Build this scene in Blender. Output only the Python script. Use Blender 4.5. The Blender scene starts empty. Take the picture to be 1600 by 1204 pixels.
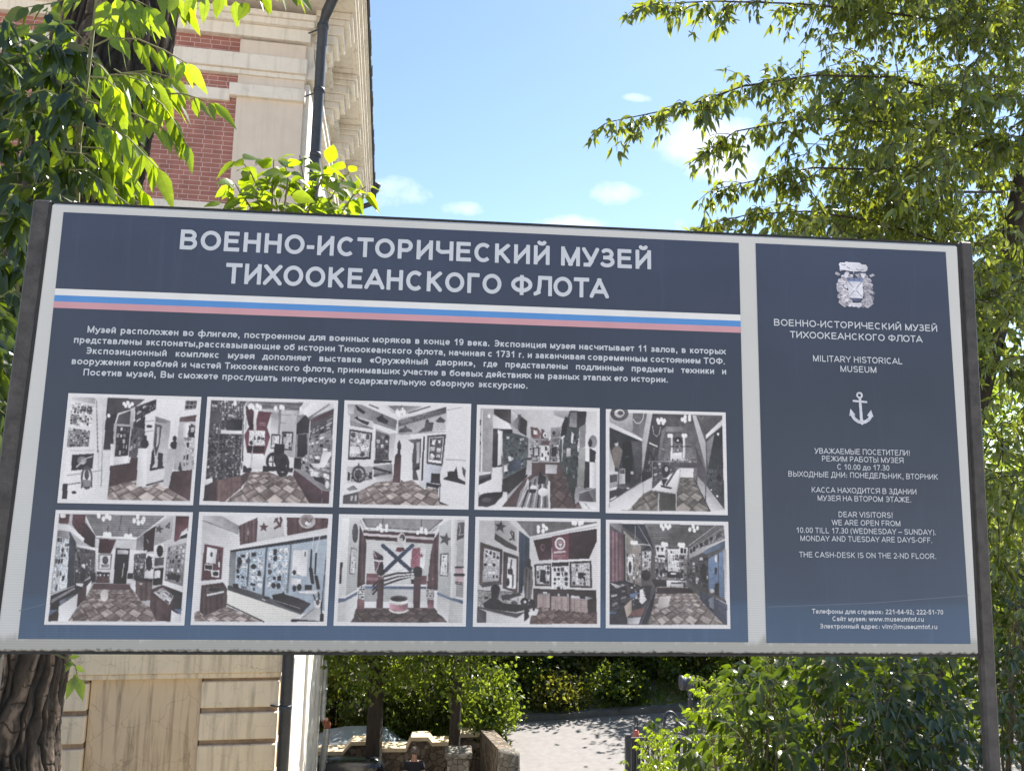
import bpy, bmesh, math, random
import numpy as np
from mathutils import Vector, Matrix

SC = bpy.context.scene
COL = SC.collection
R_ = math.radians

# ------------------------------------------------------------------ camera
CAM = np.array([1.27263, -2.49928, 1.60])
YAW, PITCH, ROLL, F = R_(-4.478), R_(8.2134), R_(-1.0965), 1202.0
def rot(ax, t):
    c, s = math.cos(t), math.sin(t)
    return {'x': np.array([[1, 0, 0], [0, c, -s], [0, s, c]]),
            'y': np.array([[c, 0, s], [0, 1, 0], [-s, 0, c]]),
            'z': np.array([[c, -s, 0], [s, c, 0], [0, 0, 1]])}[ax]
MC = rot('z', YAW) @ rot('x', PITCH) @ rot('y', ROLL)
def at(px, py, Y):
    """survey helper: world point on the plane y = Y seen at a photo pixel"""
    d = MC @ np.array([(px - 800) / F, 1, -(py - 602) / F])
    return CAM + d * (Y - CAM[1]) / d[1]
cd = bpy.data.cameras.new('camera')
cam = bpy.data.objects.new('camera', cd); COL.objects.link(cam)
r3, u3, b3 = MC[:, 0], MC[:, 2], -MC[:, 1]
cam.matrix_world = Matrix(((r3[0], u3[0], b3[0], CAM[0]), (r3[1], u3[1], b3[1], CAM[1]),
                           (r3[2], u3[2], b3[2], CAM[2]), (0, 0, 0, 1)))
cd.sensor_width = 36; cd.lens = F / 1600 * 36; cd.clip_start = 0.05; cd.clip_end = 3000
SC.camera = cam

# ------------------------------------------------------------------ light
SUN_AZ, SUN_EL = R_(38), R_(50)
SUN = Vector((math.sin(SUN_AZ) * math.cos(SUN_EL), math.cos(SUN_AZ) * math.cos(SUN_EL), math.sin(SUN_EL)))
sl = bpy.data.lights.new('sun', 'SUN'); sl.energy = 5.0; sl.angle = R_(0.53); sl.color = (1, .95, .86)
so = bpy.data.objects.new('sun', sl); COL.objects.link(so)
so.rotation_mode = 'QUATERNION'; so.rotation_quaternion = (-SUN).to_track_quat('-Z', 'Y'); so.location = SUN * 60
SC.view_settings.view_transform = 'Standard'; SC.view_settings.look = 'None'
SC.view_settings.exposure = 1.75; SC.view_settings.gamma = 1
W = bpy.data.worlds.new('World'); SC.world = W; W.use_nodes = True
nt = W.node_tree; N = nt.nodes; N.clear()
def nd(t, **k):
    n = N.new(t)
    for a, b in k.items(): setattr(n, a, b)
    return n
out = nd('ShaderNodeOutputWorld'); bg = nd('ShaderNodeBackground'); bg.inputs[1].default_value = 0.07
sky = nd('ShaderNodeTexSky', sky_type='NISHITA', sun_disc=False, sun_elevation=SUN_EL, sun_rotation=SUN_AZ,
         air_density=1.0, dust_density=0.15, ozone_density=1.0, altitude=50)
tc = nd('ShaderNodeTexCoord'); sx = nd('ShaderNodeSeparateXYZ'); nt.links.new(tc.outputs['Generated'], sx.inputs[0])
def mth(op, a, b=None, clamp=False):
    n = nd('ShaderNodeMath', operation=op, use_clamp=clamp)
    for i, v in enumerate((a, b)):
        if v is None: continue
        if isinstance(v, (int, float)): n.inputs[i].default_value = v
        else: nt.links.new(v, n.inputs[i])
    return n.outputs[0]
ysafe = mth('MAXIMUM', sx.outputs[1], 0.05)
U, V = mth('DIVIDE', sx.outputs[0], ysafe), mth('DIVIDE', sx.outputs[2], ysafe)
cb = nd('ShaderNodeCombineXYZ'); nt.links.new(U, cb.inputs[0]); nt.links.new(V, cb.inputs[1])
nz = nd('ShaderNodeTexNoise'); nz.inputs['Scale'].default_value = 9; nz.inputs['Detail'].default_value = 7; nz.inputs['Roughness'].default_value = .58
nt.links.new(cb.outputs[0], nz.inputs['Vector'])
mask = None
for (px, py, a, b, w) in [(1115, 235, .088, .052, 1.0), (985, 305, .052, .020, .85), (618, 303, .040, .022, .75), (728, 326, .030, .011, .7),
                          (905, 354, .06, .014, .8), (1040, 352, .03, .02, .6), (995, 153, .02, .006, .55)]:
    d = MC @ np.array([(px - 800) / F, 1, -(py - 602) / F]); u0, v0 = d[0] / d[1], d[2] / d[1]
    e = mth('ADD', mth('POWER', mth('DIVIDE', mth('SUBTRACT', U, float(u0)), a), 2), mth('POWER', mth('DIVIDE', mth('SUBTRACT', V, float(v0)), b), 2))
    g = mth('MULTIPLY', mth('SUBTRACT', 1.0, e), w)
    mask = g if mask is None else mth('MAXIMUM', mask, g)
mk = mth('MULTIPLY', mth('ADD', mask, mth('MULTIPLY', mth('SUBTRACT', nz.outputs[0], 0.5), 5.2)), 0.36, True)
mk = mth('MULTIPLY', mk, mth('GREATER_THAN', sx.outputs[1], 0.06))
mx = nd('ShaderNodeMix', data_type='RGBA'); nt.links.new(mk, mx.inputs[0]); nt.links.new(sky.outputs[0], mx.inputs[6])
mx.inputs[7].default_value = (7.5, 7.6, 7.8, 1)
nt.links.new(mx.outputs[2], bg.inputs[0]); nt.links.new(bg.outputs[0], out.inputs[0])

# ------------------------------------------------------------------ helpers
def lin(c): 
    c = np.asarray(c, float) / 255.0
    return np.where(c <= .04045, c / 12.92, ((c + .055) / 1.055) ** 2.4)
def tag(o, label=None, cat=None, group=None, kind=None):
    if label: o['label'] = label
    if cat: o['category'] = cat
    if group: o['group'] = group
    if kind: o['kind'] = kind
    return o
def empty(name, loc=(0, 0, 0), label=None, cat=None, group=None, rz=0):
    o = bpy.data.objects.new(name, None); COL.objects.link(o); o.location = [float(v) for v in loc]
    o.rotation_euler = (0, 0, rz); o.empty_display_size = .2
    return tag(o, label, cat, group)
def link(name, me, mat=None, parent=None, smooth=False):
    if mat is not None: me.materials.append(mat)
    o = bpy.data.objects.new(name, me); COL.objects.link(o)
    if parent is not None:
        o.parent = parent
        o.matrix_parent_inverse = Matrix.Translation(-parent.location) if parent.rotation_euler.z == 0 else Matrix.Identity(4)
    if smooth: me.polygons.foreach_set('use_smooth', [True] * len(me.polygons))
    return o
# parts of an unrotated thing are given in world coordinates (their origin is shifted to the thing's base)
class MB:
    def __init__(s): s.v = []; s.f = []
    def box(s, x0, x1, y0, y1, z0, z1):
        n = len(s.v)
        s.v += [(x0, y0, z0), (x1, y0, z0), (x1, y1, z0), (x0, y1, z0), (x0, y0, z1), (x1, y0, z1), (x1, y1, z1), (x0, y1, z1)]
        s.f += [tuple(n + i for i in q) for q in ((0, 3, 2, 1), (4, 5, 6, 7), (0, 1, 5, 4), (1, 2, 6, 5), (2, 3, 7, 6), (3, 0, 4, 7))]
        return s
    def prism(s, poly, y0, y1, ax='y'):
        """extrude a 2-D outline (a,b) along an axis"""
        n = len(s.v); k = len(poly)
        for t in (y0, y1):
            for a, b in poly: s.v.append((a, t, b) if ax == 'y' else (t, a, b) if ax == 'x' else (a, b, t))
        s.f += [tuple(n + i for i in range(k)), tuple(n + k + i for i in reversed(range(k)))]
        s.f += [(n + i, n + k + i, n + k + (i + 1) % k, n + (i + 1) % k) for i in range(k)]
        return s
    def tube(s, pts, rad, n=10, cap=True, jit=0, rng=None):
        pts = [Vector([float(c) for c in p]) for p in pts]
        if not hasattr(rad, '__len__'): rad = [rad] * len(pts)
        b = len(s.v); up = Vector((.31, .17, .93))
        for i, p in enumerate(pts):
            t = (pts[min(i + 1, len(pts) - 1)] - pts[max(i - 1, 0)]).normalized()
            a = t.cross(up); a = a.normalized() if a.length > 1e-3 else Vector((1, 0, 0)); c = t.cross(a)
            for k in range(n):
                q = 2 * math.pi * k / n; r = rad[i] * (1 + (rng.uniform(-jit, jit) if jit else 0))
                s.v.append(tuple(p + a * (math.cos(q) * r) + c * (math.sin(q) * r)))
        for i in range(len(pts) - 1):
            for k in range(n):
                s.f.append((b + i * n + k, b + i * n + (k + 1) % n, b + (i + 1) * n + (k + 1) % n, b + (i + 1) * n + k))
        if cap:
            s.f.append(tuple(b + k for k in reversed(range(n)))); s.f.append(tuple(b + (len(pts) - 1) * n + k for k in range(n)))
        return s
    def lathe(s, prof, c, n=24, axis='z'):
        b = len(s.v)
        for r, h in prof:
            for k in range(n):
                q = 2 * math.pi * k / n; x, y = r * math.cos(q), r * math.sin(q)
                s.v.append((c[0] + x, c[1] + y, c[2] + h) if axis == 'z' else (c[0] + h, c[1] + x, c[2] + y))
        for i in range(len(prof) - 1):
            for k in range(n):
                s.f.append((b + i * n + k, b + i * n + (k + 1) % n, b + (i + 1) * n + (k + 1) % n, b + (i + 1) * n + k))
        s.f.append(tuple(b + k for k in reversed(range(n)))); s.f.append(tuple(b + (len(prof) - 1) * n + k for k in range(n)))
        return s
    def mesh(s, name, bevel=0, recalc=True):
        me = bpy.data.meshes.new(name); me.from_pydata([tuple(float(c) for c in v) for v in s.v], [], s.f)
        bm = bmesh.new(); bm.from_mesh(me)
        if recalc: bmesh.ops.recalc_face_normals(bm, faces=bm.faces)
        if bevel: bmesh.ops.bevel(bm, geom=list(bm.edges), offset=bevel, segments=1, affect='EDGES', clamp_overlap=True)
        bm.to_mesh(me); bm.free(); return me
    def build(s, name, mat, parent=None, bevel=0, smooth=False):
        return link(name, s.mesh(name, bevel), mat, parent, smooth)

def material(name, rough=.8, spec=.3):
    m = bpy.data.materials.new(name); m.use_nodes = True
    return m, m.node_tree, m.node_tree.nodes['Principled BSDF']
def simple(name, col, rough=.8, metal=0, var=.15, scale=6, bump=.0, bscale=40, coord='Object', streak=None, col2=None):
    """colour varied by noise; optional vertical streak stretch"""
    m, t, p = material(name); n = t.nodes; l = t.links
    p.inputs['Roughness'].default_value = rough; p.inputs['Metallic'].default_value = metal
    tcn = n.new('ShaderNodeTexCoord'); mp = n.new('ShaderNodeMapping'); l.new(tcn.outputs[coord], mp.inputs[0])
    if streak: mp.inputs['Scale'].default_value = streak
    no = n.new('ShaderNodeTexNoise'); no.inputs['Scale'].default_value = scale; no.inputs['Detail'].default_value = 8; no.inputs['Roughness'].default_value = .65
    l.new(mp.outputs[0], no.inputs['Vector'])
    cr = n.new('ShaderNodeValToRGB'); l.new(no.outputs[0], cr.inputs[0])
    c1 = np.array(col) * (1 - var); c2 = np.array(col2 if col2 else np.clip(np.array(col) * (1 + var), 0, .95))
    cr.color_ramp.elements[0].position = .34; cr.color_ramp.elements[1].position = .68
    cr.color_ramp.elements[0].color = (*c1, 1); cr.color_ramp.elements[1].color = (*c2, 1)
    l.new(cr.outputs[0], p.inputs['Base Color'])
    if bump:
        n2 = n.new('ShaderNodeTexNoise'); n2.inputs['Scale'].default_value = bscale; n2.inputs['Detail'].default_value = 6
        l.new(tcn.outputs[coord], n2.inputs['Vector'])
        bp = n.new('ShaderNodeBump'); bp.inputs['Strength'].default_value = bump; bp.inputs['Distance'].default_value = .02
        l.new(n2.outputs[0], bp.inputs['Height']); l.new(bp.outputs[0], p.inputs['Normal'])
    return m
def leaf_mat(name, dark, light, trans, tmix=.5, gloss=.1):
    m, t, p = material(name); n = t.nodes; l = t.links; n.remove(p)
    o = n['Material Output']; a = n.new('ShaderNodeAttribute'); a.attribute_name = 'vary'
    mixc = n.new('ShaderNodeMix'); mixc.data_type = 'RGBA'; l.new(a.outputs['Fac'], mixc.inputs[0])
    mixc.inputs[6].default_value = (*dark, 1); mixc.inputs[7].default_value = (*light, 1)
    mt = n.new('ShaderNodeMix'); mt.data_type = 'RGBA'; l.new(a.outputs['Fac'], mt.inputs[0])
    mt.inputs[6].default_value = (*[c * .6 for c in trans], 1); mt.inputs[7].default_value = (*trans, 1)
    al = n.new('ShaderNodeAttribute'); al.attribute_name = 'along'; ac = n.new('ShaderNodeAttribute'); ac.attribute_name = 'across'
    def mth_(op, a_, b_, c_=False):
        k_ = n.new('ShaderNodeMath'); k_.operation = op; k_.use_clamp = c_
        for i_, v_ in enumerate((a_, b_)):
            if isinstance(v_, (int, float)): k_.inputs[i_].default_value = v_
            else: l.new(v_, k_.inputs[i_])
        return k_.outputs[0]
    # midrib and side veins, paler in reflected light and a little darker against the sun
    rib = mth_('SUBTRACT', 1.0, mth_('DIVIDE', ac.outputs['Fac'], .09), True); rib = mth_('MULTIPLY', rib, mth_('GREATER_THAN', al.outputs['Fac'], .001))
    sv = mth_('SINE', mth_('ADD', mth_('MULTIPLY', al.outputs['Fac'], 58.0), mth_('MULTIPLY', ac.outputs['Fac'], -7.0)), 0.0)
    sv = mth_('MULTIPLY', mth_('SUBTRACT', sv, .72), 1.6, True); vein = mth_('MAXIMUM', rib, sv)
    no = n.new('ShaderNodeTexNoise'); no.inputs['Scale'].default_value = 38; no.inputs['Detail'].default_value = 4; tcl = n.new('ShaderNodeTexCoord'); l.new(tcl.outputs['Object'], no.inputs[0])
    blot = mth_('ADD', mth_('MULTIPLY', no.outputs[0], .7), .65)
    sc1 = n.new('ShaderNodeVectorMath'); sc1.operation = 'SCALE'; l.new(mixc.outputs[2], sc1.inputs[0]); l.new(mth_('MULTIPLY', blot, mth_('ADD', 1.0, mth_('MULTIPLY', vein, .7))), sc1.inputs['Scale'])
    sc2 = n.new('ShaderNodeVectorMath'); sc2.operation = 'SCALE'; l.new(mt.outputs[2], sc2.inputs[0]); l.new(mth_('MULTIPLY', blot, mth_('SUBTRACT', 1.0, mth_('MULTIPLY', vein, .38))), sc2.inputs['Scale'])
    d = n.new('ShaderNodeBsdfDiffuse'); l.new(sc1.outputs[0], d.inputs[0])
    tr = n.new('ShaderNodeBsdfTranslucent'); l.new(sc2.outputs[0], tr.inputs[0])
    ms = n.new('ShaderNodeMixShader'); ms.inputs[0].default_value = tmix; l.new(d.outputs[0], ms.inputs[1]); l.new(tr.outputs[0], ms.inputs[2])
    g = n.new('ShaderNodeBsdfGlossy'); g.inputs['Roughness'].default_value = .32; g.inputs[0].default_value = (1, 1, 1, 1)
    lw = n.new('ShaderNodeLayerWeight'); lw.inputs[0].default_value = .35
    mm = n.new('ShaderNodeMath'); mm.operation = 'MULTIPLY_ADD'; l.new(lw.outputs['Facing'], mm.inputs[0]); mm.inputs[1].default_value = gloss; mm.inputs[2].default_value = gloss * .35
    m2 = n.new('ShaderNodeMixShader'); l.new(mm.outputs[0], m2.inputs[0]); l.new(ms.outputs[0], m2.inputs[1]); l.new(g.outputs[0], m2.inputs[2])
    l.new(m2.outputs[0], o.inputs[0]); return m

# ---- leaves: one mesh of many folded, drooping blades
class Leaves:
    def __init__(s): s.P = []; s.D = []; s.N = []; s.L = []; s.W = []; s.V = []
    def add(s, p, d, n, L, Wd, v): s.P.append(p); s.D.append(d); s.N.append(n); s.L.append(L); s.W.append(Wd); s.V.append(v)
    def build(s, name, mat, parent, droop=.25, fold=.25, simple_=False):
        P, D, Nn = (np.array(a, float).reshape(-1, 3) for a in (s.P, s.D, s.N)); L = np.array(s.L)[:, None]; Wd = np.array(s.W)[:, None]
        D = D / (np.linalg.norm(D, axis=1, keepdims=True) + 1e-9)
        S = np.cross(D, Nn); S = S / (np.linalg.norm(S, axis=1, keepdims=True) + 1e-9); Nn = np.cross(S, D)
        g = np.array([0, 0, -1.])
        k = len(P)
        if simple_:
            vs = np.stack([P, P + D * L * .45 + S * Wd * .5 + Nn * Wd * fold, P + D * L + g * L * droop, P + D * L * .45 - S * Wd * .5 + Nn * Wd * fold], 1)
            base = np.arange(k)[:, None] * 4
            tri = np.concatenate([base + [0, 1, 2], base + [0, 2, 3]], 1).reshape(-1, 3); nv = 4
            loops = tri.ravel(); lt = np.full(len(tri), 3)
        else:
            dr = (droop * np.random.RandomState(k % 9973).uniform(.3, 1.9, (k, 1)))
            def mid(t): return P + D * L * t + g * L * dr * t * t
            def side(t, w, sg): return mid(t) + S * Wd * (w * sg) + Nn * Wd * (fold * w)
            vs = np.stack([P, mid(.3), mid(.65), mid(1.0), side(.2, .38, 1), side(.42, .5, 1), side(.72, .3, 1), side(.2, .38, -1), side(.42, .5, -1), side(.72, .3, -1)], 1)
            nv = 10; base = np.arange(k)[:, None] * nv
            pat = [(0, 4, 1), (1, 4, 5), (1, 5, 2), (2, 5, 6), (2, 6, 3), (0, 1, 7), (1, 8, 7), (1, 2, 8), (2, 9, 8), (2, 3, 9)]
            tri = np.concatenate([base + list(q) for q in pat], 1).reshape(-1, 3); loops = tri.ravel(); lt = np.full(len(tri), 3)
        vs = vs.reshape(-1, 3)
        me = bpy.data.meshes.new(name); me.vertices.add(len(vs)); me.vertices.foreach_set('co', vs.ravel().astype(np.float32))
        me.loops.add(len(loops)); me.loops.foreach_set('vertex_index', loops.astype(np.int32))
        me.polygons.add(len(lt)); me.polygons.foreach_set('loop_start', (np.arange(len(lt)) * 3).astype(np.int32))
        me.update(calc_edges=True)
        at_ = me.attributes.new('vary', 'FLOAT', 'POINT'); at_.data.foreach_set('value', np.repeat(np.array(s.V, np.float32), nv))
        if not simple_:
            for an_, va_ in (('along', [0, .3, .65, 1, .2, .42, .72, .2, .42, .72]), ('across', [0, 0, 0, 0, .8, 1, .7, .8, 1, .7])):
                q_ = me.attributes.new(an_, 'FLOAT', 'POINT'); q_.data.foreach_set('value', np.tile(np.array(va_, np.float32), k))
        if not simple_: me.polygons.foreach_set('use_smooth', [True] * len(me.polygons))
        return link(name, me, mat, parent)
def rv(rng, s=1.0): return np.array([rng.gauss(0, s), rng.gauss(0, s), rng.gauss(0, s)])
def unit(v): return v / (np.linalg.norm(v) + 1e-9)

# ------------------------------------------------------------------ materials
M = {}
M['cream'] = simple('stucco_cream', (.52, .45, .39), .9, var=.08, scale=3, bump=.15, bscale=60)
M['cream_lit'] = simple('stucco_trim', (.60, .54, .48), .9, var=.08, scale=4, bump=.1, bscale=60)
M['soffit'] = simple('soffit_plaster', (.56, .51, .46), .9, var=.06, scale=3)
M['stain'] = simple('stucco_stained', (.36, .27, .19), .9, var=.3, scale=7, streak=(1.6, 1.6, .10), bump=.2, bscale=30, col2=(.50, .39, .28))
M['iron'] = simple('dark_paint_metal', (.035, .04, .055), .45, var=.25, scale=10)
M['zinc'] = simple('galvanised_steel', (.42, .43, .44), .45, .6, var=.2, scale=8)
M['rust'] = simple('rusty_steel', (.30, .11, .06), .85, var=.4, scale=12)
M['post'] = simple('post_steel', (.044, .038, .036), .6, var=.45, scale=22, bump=.15, bscale=80)
M['rim'] = simple('rim_steel', (.014, .013, .013), .7, var=.4, scale=25)
M['bark_far'] = simple('bark_dark', (.035, .026, .02), .95, var=.4, scale=9, streak=(1, 1, .25), bump=.4, bscale=25)
M['twig'] = simple('twig_bark', (.13, .10, .06), .8, var=.3, scale=30)
M['greenstem'] = simple('green_stem', (.14, .14, .05), .7, var=.25, scale=30)
M['stone'] = simple('rubble_stone', (.13, .10, .08), .95, var=.4, scale=8, bump=.5, bscale=14)
M['coping'] = simple('sandstone_coping', (.52, .42, .29), .9, var=.1, scale=6)
M['asphalt'] = simple('road_asphalt', (.17, .16, .16), .95, var=.12, scale=5, bump=.2, bscale=80)
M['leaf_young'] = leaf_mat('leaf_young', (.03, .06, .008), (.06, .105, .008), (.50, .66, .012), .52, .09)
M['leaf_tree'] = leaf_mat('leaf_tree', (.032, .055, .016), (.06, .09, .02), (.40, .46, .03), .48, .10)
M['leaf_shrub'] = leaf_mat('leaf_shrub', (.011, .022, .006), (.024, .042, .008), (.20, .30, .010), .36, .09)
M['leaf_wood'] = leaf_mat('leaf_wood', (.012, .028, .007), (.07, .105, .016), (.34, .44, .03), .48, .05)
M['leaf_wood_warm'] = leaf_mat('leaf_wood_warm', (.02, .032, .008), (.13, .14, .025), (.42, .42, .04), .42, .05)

# ------------------------------------------------------------------ ground, road
def sstep(a, b, x):
    t = np.clip((x - a) / (b - a), 0, 1); return t * t * (3 - 2 * t)
def road_z(x): return np.where(x > 2.5, -5 + .06 * (x - 4.5), np.where(x > .4, -6.4 + 1.28 * (x - .4) / 2.1, -6.4))
YK = 21.55     # far kerb
def near_edge(x): return np.where(x > 2.9, -50, 19.55)
def ground_z(x, y):
    yard = -5.9 * sstep(.9, 10.5, y) - .0 * x
    rz = road_z(x)
    g = np.where((y > 19.4) | ((x > 2.95) & (y > 14.5)), rz - .06, yard)
    right = (x > 2.95) & (y > 9) & (y <= 14.5)
    g = np.where(right, np.minimum(yard + 0 * x, 9) + (rz - .06 - yard) * sstep(9, 14.5, y), g)
    bank = rz + .1 + .26 * np.clip(y - YK - .35, 0, 12)
    return np.where(y > YK + .3, bank, g)
def sheet(name, xs, ys, fz, mat, kind='structure'):
    X, Y = np.meshgrid(xs, ys); Z = fz(X, Y)
    v = np.stack([X, Y, Z], -1).reshape(-1, 3); nx, ny = len(xs), len(ys)
    i = (np.arange(ny - 1)[:, None] * nx + np.arange(nx - 1)[None]).ravel()
    f = np.stack([i, i + 1, i + nx + 1, i + nx], 1)
    me = bpy.data.meshes.new(name); me.from_pydata(v.tolist(), [], f.tolist()); me.update()
    o = link(name, me, mat, smooth=False); o['kind'] = kind; return o
m_ground = simple('soil_and_grass', (.16, .14, .09), 1, var=.4, scale=2, bump=.4, bscale=20, col2=(.24, .22, .16))
xs = np.concatenate([np.linspace(-400, -14, 12), np.arange(-12, 20, .5), np.linspace(22, 400, 14)])
xs = np.sort(np.concatenate([xs, [2.94, 2.96]]))
ys = np.concatenate([np.linspace(-120, -8, 10), np.arange(-6, 36, .5), np.linspace(38, 600, 16)])
ys = np.sort(np.concatenate([ys, [19.39, 19.41, YK + .29, YK + .31]]))
sheet('ground', xs, ys, ground_z, m_ground)
m_pave = simple('paving', (.44, .40, .36), .95, var=.15, scale=3)
sheet('pavement', np.linspace(-25, 25, 14), np.linspace(-45, .55, 10), lambda x, y: 0 * x + .012, m_pave)  # unseen ground, widened and kept pale to bounce sunlight onto the board
sheet('road', np.linspace(-9, 2.9, 25), np.linspace(19.62, YK, 4), lambda x, y: road_z(x), M['asphalt'])
sheet('road', np.linspace(2.96, 30, 40), np.linspace(14.6, YK, 8), lambda x, y: road_z(x), M['asphalt'])
m_yard = simple('yard_bounce_paving', (.46, .42, .37), .95, var=.2, scale=3)
sheet('yard', np.linspace(-12, 2.2, 12), np.linspace(10.6, 18.9, 6), lambda x, y: 0 * x - 5.885, m_yard)  # unseen pale sheet added to bounce light onto the museum wall
kb = MB(); kx = np.linspace(-9, 30, 60)
for a, b in zip(kx[:-1], kx[1:]):
    za, zb = float(road_z(a)), float(road_z(b)); n = len(kb.v)
    kb.v += [(a, YK, za - .1), (b, YK, zb - .1), (b, YK, zb + .16), (a, YK, za + .16), (a, YK + .28, za + .16), (b, YK + .28, zb + .16)]
    kb.f += [(n, n + 1, n + 2, n + 3), (n + 3, n + 2, n + 5, n + 4)]
k_o = kb.build('kerb', simple('kerb_stone', (.10, .10, .10), .9, var=.2)); k_o['kind'] = 'structure'

# ------------------------------------------------------------------ information sign
SX0, SX1, SZ0, SZ1 = -.040, 3.048, 1.114, 2.514
TL_, TR_ = -.024, -.020     # the board and its posts lean a little: sideways shift from top to hem
sign = empty('information_sign', (1.5, 0, 0), 'large navy blue museum information board with ten monochrome photographs held between two steel posts', 'sign')
def banner_mat():
    m, t, p = material('banner_vinyl'); n = t.nodes; l = t.links
    p.inputs['Roughness'].default_value = .55
    tcn = n.new('ShaderNodeTexCoord'); s = n.new('ShaderNodeSeparateXYZ'); l.new(tcn.outputs['Object'], s.inputs[0])
    def mt(op, a, b, c=False):
        k = n.new('ShaderNodeMath'); k.operation = op; k.use_clamp = c
        for i, v in enumerate((a, b)):
            if isinstance(v, (int, float)): k.inputs[i].default_value = v
            else: l.new(v, k.inputs[i])
        return k.outputs[0]
    mp = n.new('ShaderNodeMapping'); mp.inputs['Scale'].default_value = (1, 1, .12); l.new(tcn.outputs['Object'], mp.inputs[0])
    n1 = n.new('ShaderNodeTexNoise'); n1.inputs['Scale'].default_value = 38; n1.inputs['Detail'].default_value = 5; l.new(mp.outputs[0], n1.inputs[0])
    n2 = n.new('ShaderNodeTexNoise'); n2.inputs['Scale'].default_value = 60; n2.inputs['Detail'].default_value = 6; l.new(tcn.outputs['Object'], n2.inputs[0])
    # mould and rain streaks creeping up from the lower hem
    hgt = mt('SUBTRACT', s.outputs[2], SZ0)
    g1 = mt('MULTIPLY', mt('SUBTRACT', mt('ADD', .052, mt('MULTIPLY', mt('SUBTRACT', n1.outputs[0], .45), .09)), hgt), 45, True)
    g2 = mt('MULTIPLY', mt('SUBTRACT', mt('ADD', .009, mt('MULTIPLY', mt('SUBTRACT', n2.outputs[0], .5), .03)), hgt), 120, True)
    big = n.new('ShaderNodeTexNoise'); big.inputs['Scale'].default_value = 3; big.inputs['Detail'].default_value = 6; l.new(tcn.outputs['Object'], big.inputs[0])
    cr = n.new('ShaderNodeMix'); cr.data_type = 'RGBA'; l.new(big.outputs[0], cr.inputs[0]); cr.inputs[6].default_value = (.48, .475, .46, 1); cr.inputs[7].default_value = (.57, .56, .54, 1)
    m1 = n.new('ShaderNodeMix'); m1.data_type = 'RGBA'; l.new(mt('MULTIPLY', g1, .75), m1.inputs[0]); l.new(cr.outputs[2], m1.inputs[6]); m1.inputs[7].default_value = (.30, .29, .25, 1)
    m2 = n.new('ShaderNodeMix'); m2.data_type = 'RGBA'; l.new(g2, m2.inputs[0]); l.new(m1.outputs[2], m2.inputs[6]); m2.inputs[7].default_value = (.035, .033, .028, 1)
    wv = n.new('ShaderNodeTexWave'); wv.bands_direction = 'Z'; wv.inputs['Scale'].default_value = 42; wv.inputs['Distortion'].default_value = .4; l.new(tcn.outputs['Object'], wv.inputs[0])
    m3 = n.new('ShaderNodeMix'); m3.data_type = 'RGBA'; m3.blend_type = 'MULTIPLY'; m3.inputs[0].default_value = .10; l.new(m2.outputs[2], m3.inputs[6]); l.new(wv.outputs[0], m3.inputs[7])
    l.new(m3.outputs[2], p.inputs['Base Color']); return m
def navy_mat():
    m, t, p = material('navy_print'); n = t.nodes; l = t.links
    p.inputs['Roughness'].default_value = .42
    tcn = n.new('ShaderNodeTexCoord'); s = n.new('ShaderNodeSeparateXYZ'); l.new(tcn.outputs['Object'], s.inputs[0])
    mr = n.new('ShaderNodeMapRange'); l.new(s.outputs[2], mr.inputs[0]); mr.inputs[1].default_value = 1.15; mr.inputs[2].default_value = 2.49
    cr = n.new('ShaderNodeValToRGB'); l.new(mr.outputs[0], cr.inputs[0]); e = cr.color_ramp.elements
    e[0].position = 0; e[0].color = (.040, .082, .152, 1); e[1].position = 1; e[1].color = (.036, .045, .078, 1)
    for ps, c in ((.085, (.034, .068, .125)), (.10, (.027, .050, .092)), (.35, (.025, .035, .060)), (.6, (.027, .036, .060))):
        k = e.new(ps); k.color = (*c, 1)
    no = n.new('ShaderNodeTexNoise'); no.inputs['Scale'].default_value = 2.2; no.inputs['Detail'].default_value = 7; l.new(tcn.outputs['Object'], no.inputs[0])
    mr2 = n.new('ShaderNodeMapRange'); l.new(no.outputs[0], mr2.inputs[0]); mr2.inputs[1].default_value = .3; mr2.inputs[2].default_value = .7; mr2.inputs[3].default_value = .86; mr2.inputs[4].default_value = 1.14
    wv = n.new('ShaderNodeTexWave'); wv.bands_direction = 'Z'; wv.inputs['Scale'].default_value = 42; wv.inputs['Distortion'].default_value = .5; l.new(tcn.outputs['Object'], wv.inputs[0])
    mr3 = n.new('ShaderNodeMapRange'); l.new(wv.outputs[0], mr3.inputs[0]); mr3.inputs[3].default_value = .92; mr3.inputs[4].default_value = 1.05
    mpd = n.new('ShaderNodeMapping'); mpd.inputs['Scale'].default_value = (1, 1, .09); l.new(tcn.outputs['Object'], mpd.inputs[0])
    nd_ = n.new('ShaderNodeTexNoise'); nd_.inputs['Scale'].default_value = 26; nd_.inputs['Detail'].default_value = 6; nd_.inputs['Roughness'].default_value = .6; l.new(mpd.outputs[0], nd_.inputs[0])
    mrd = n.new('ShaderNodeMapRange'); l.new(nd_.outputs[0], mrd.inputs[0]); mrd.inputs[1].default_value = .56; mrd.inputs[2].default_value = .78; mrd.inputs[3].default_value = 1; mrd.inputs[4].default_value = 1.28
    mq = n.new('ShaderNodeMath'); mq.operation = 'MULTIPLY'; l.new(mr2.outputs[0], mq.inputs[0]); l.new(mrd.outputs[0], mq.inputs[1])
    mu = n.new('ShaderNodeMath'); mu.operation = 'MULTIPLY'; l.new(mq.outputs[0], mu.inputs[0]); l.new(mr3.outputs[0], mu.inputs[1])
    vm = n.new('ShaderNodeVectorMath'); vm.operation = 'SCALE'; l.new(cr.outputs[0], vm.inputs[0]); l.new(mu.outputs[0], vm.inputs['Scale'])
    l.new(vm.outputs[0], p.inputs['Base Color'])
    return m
M['banner'] = banner_mat(); M['navy'] = navy_mat()
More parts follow.
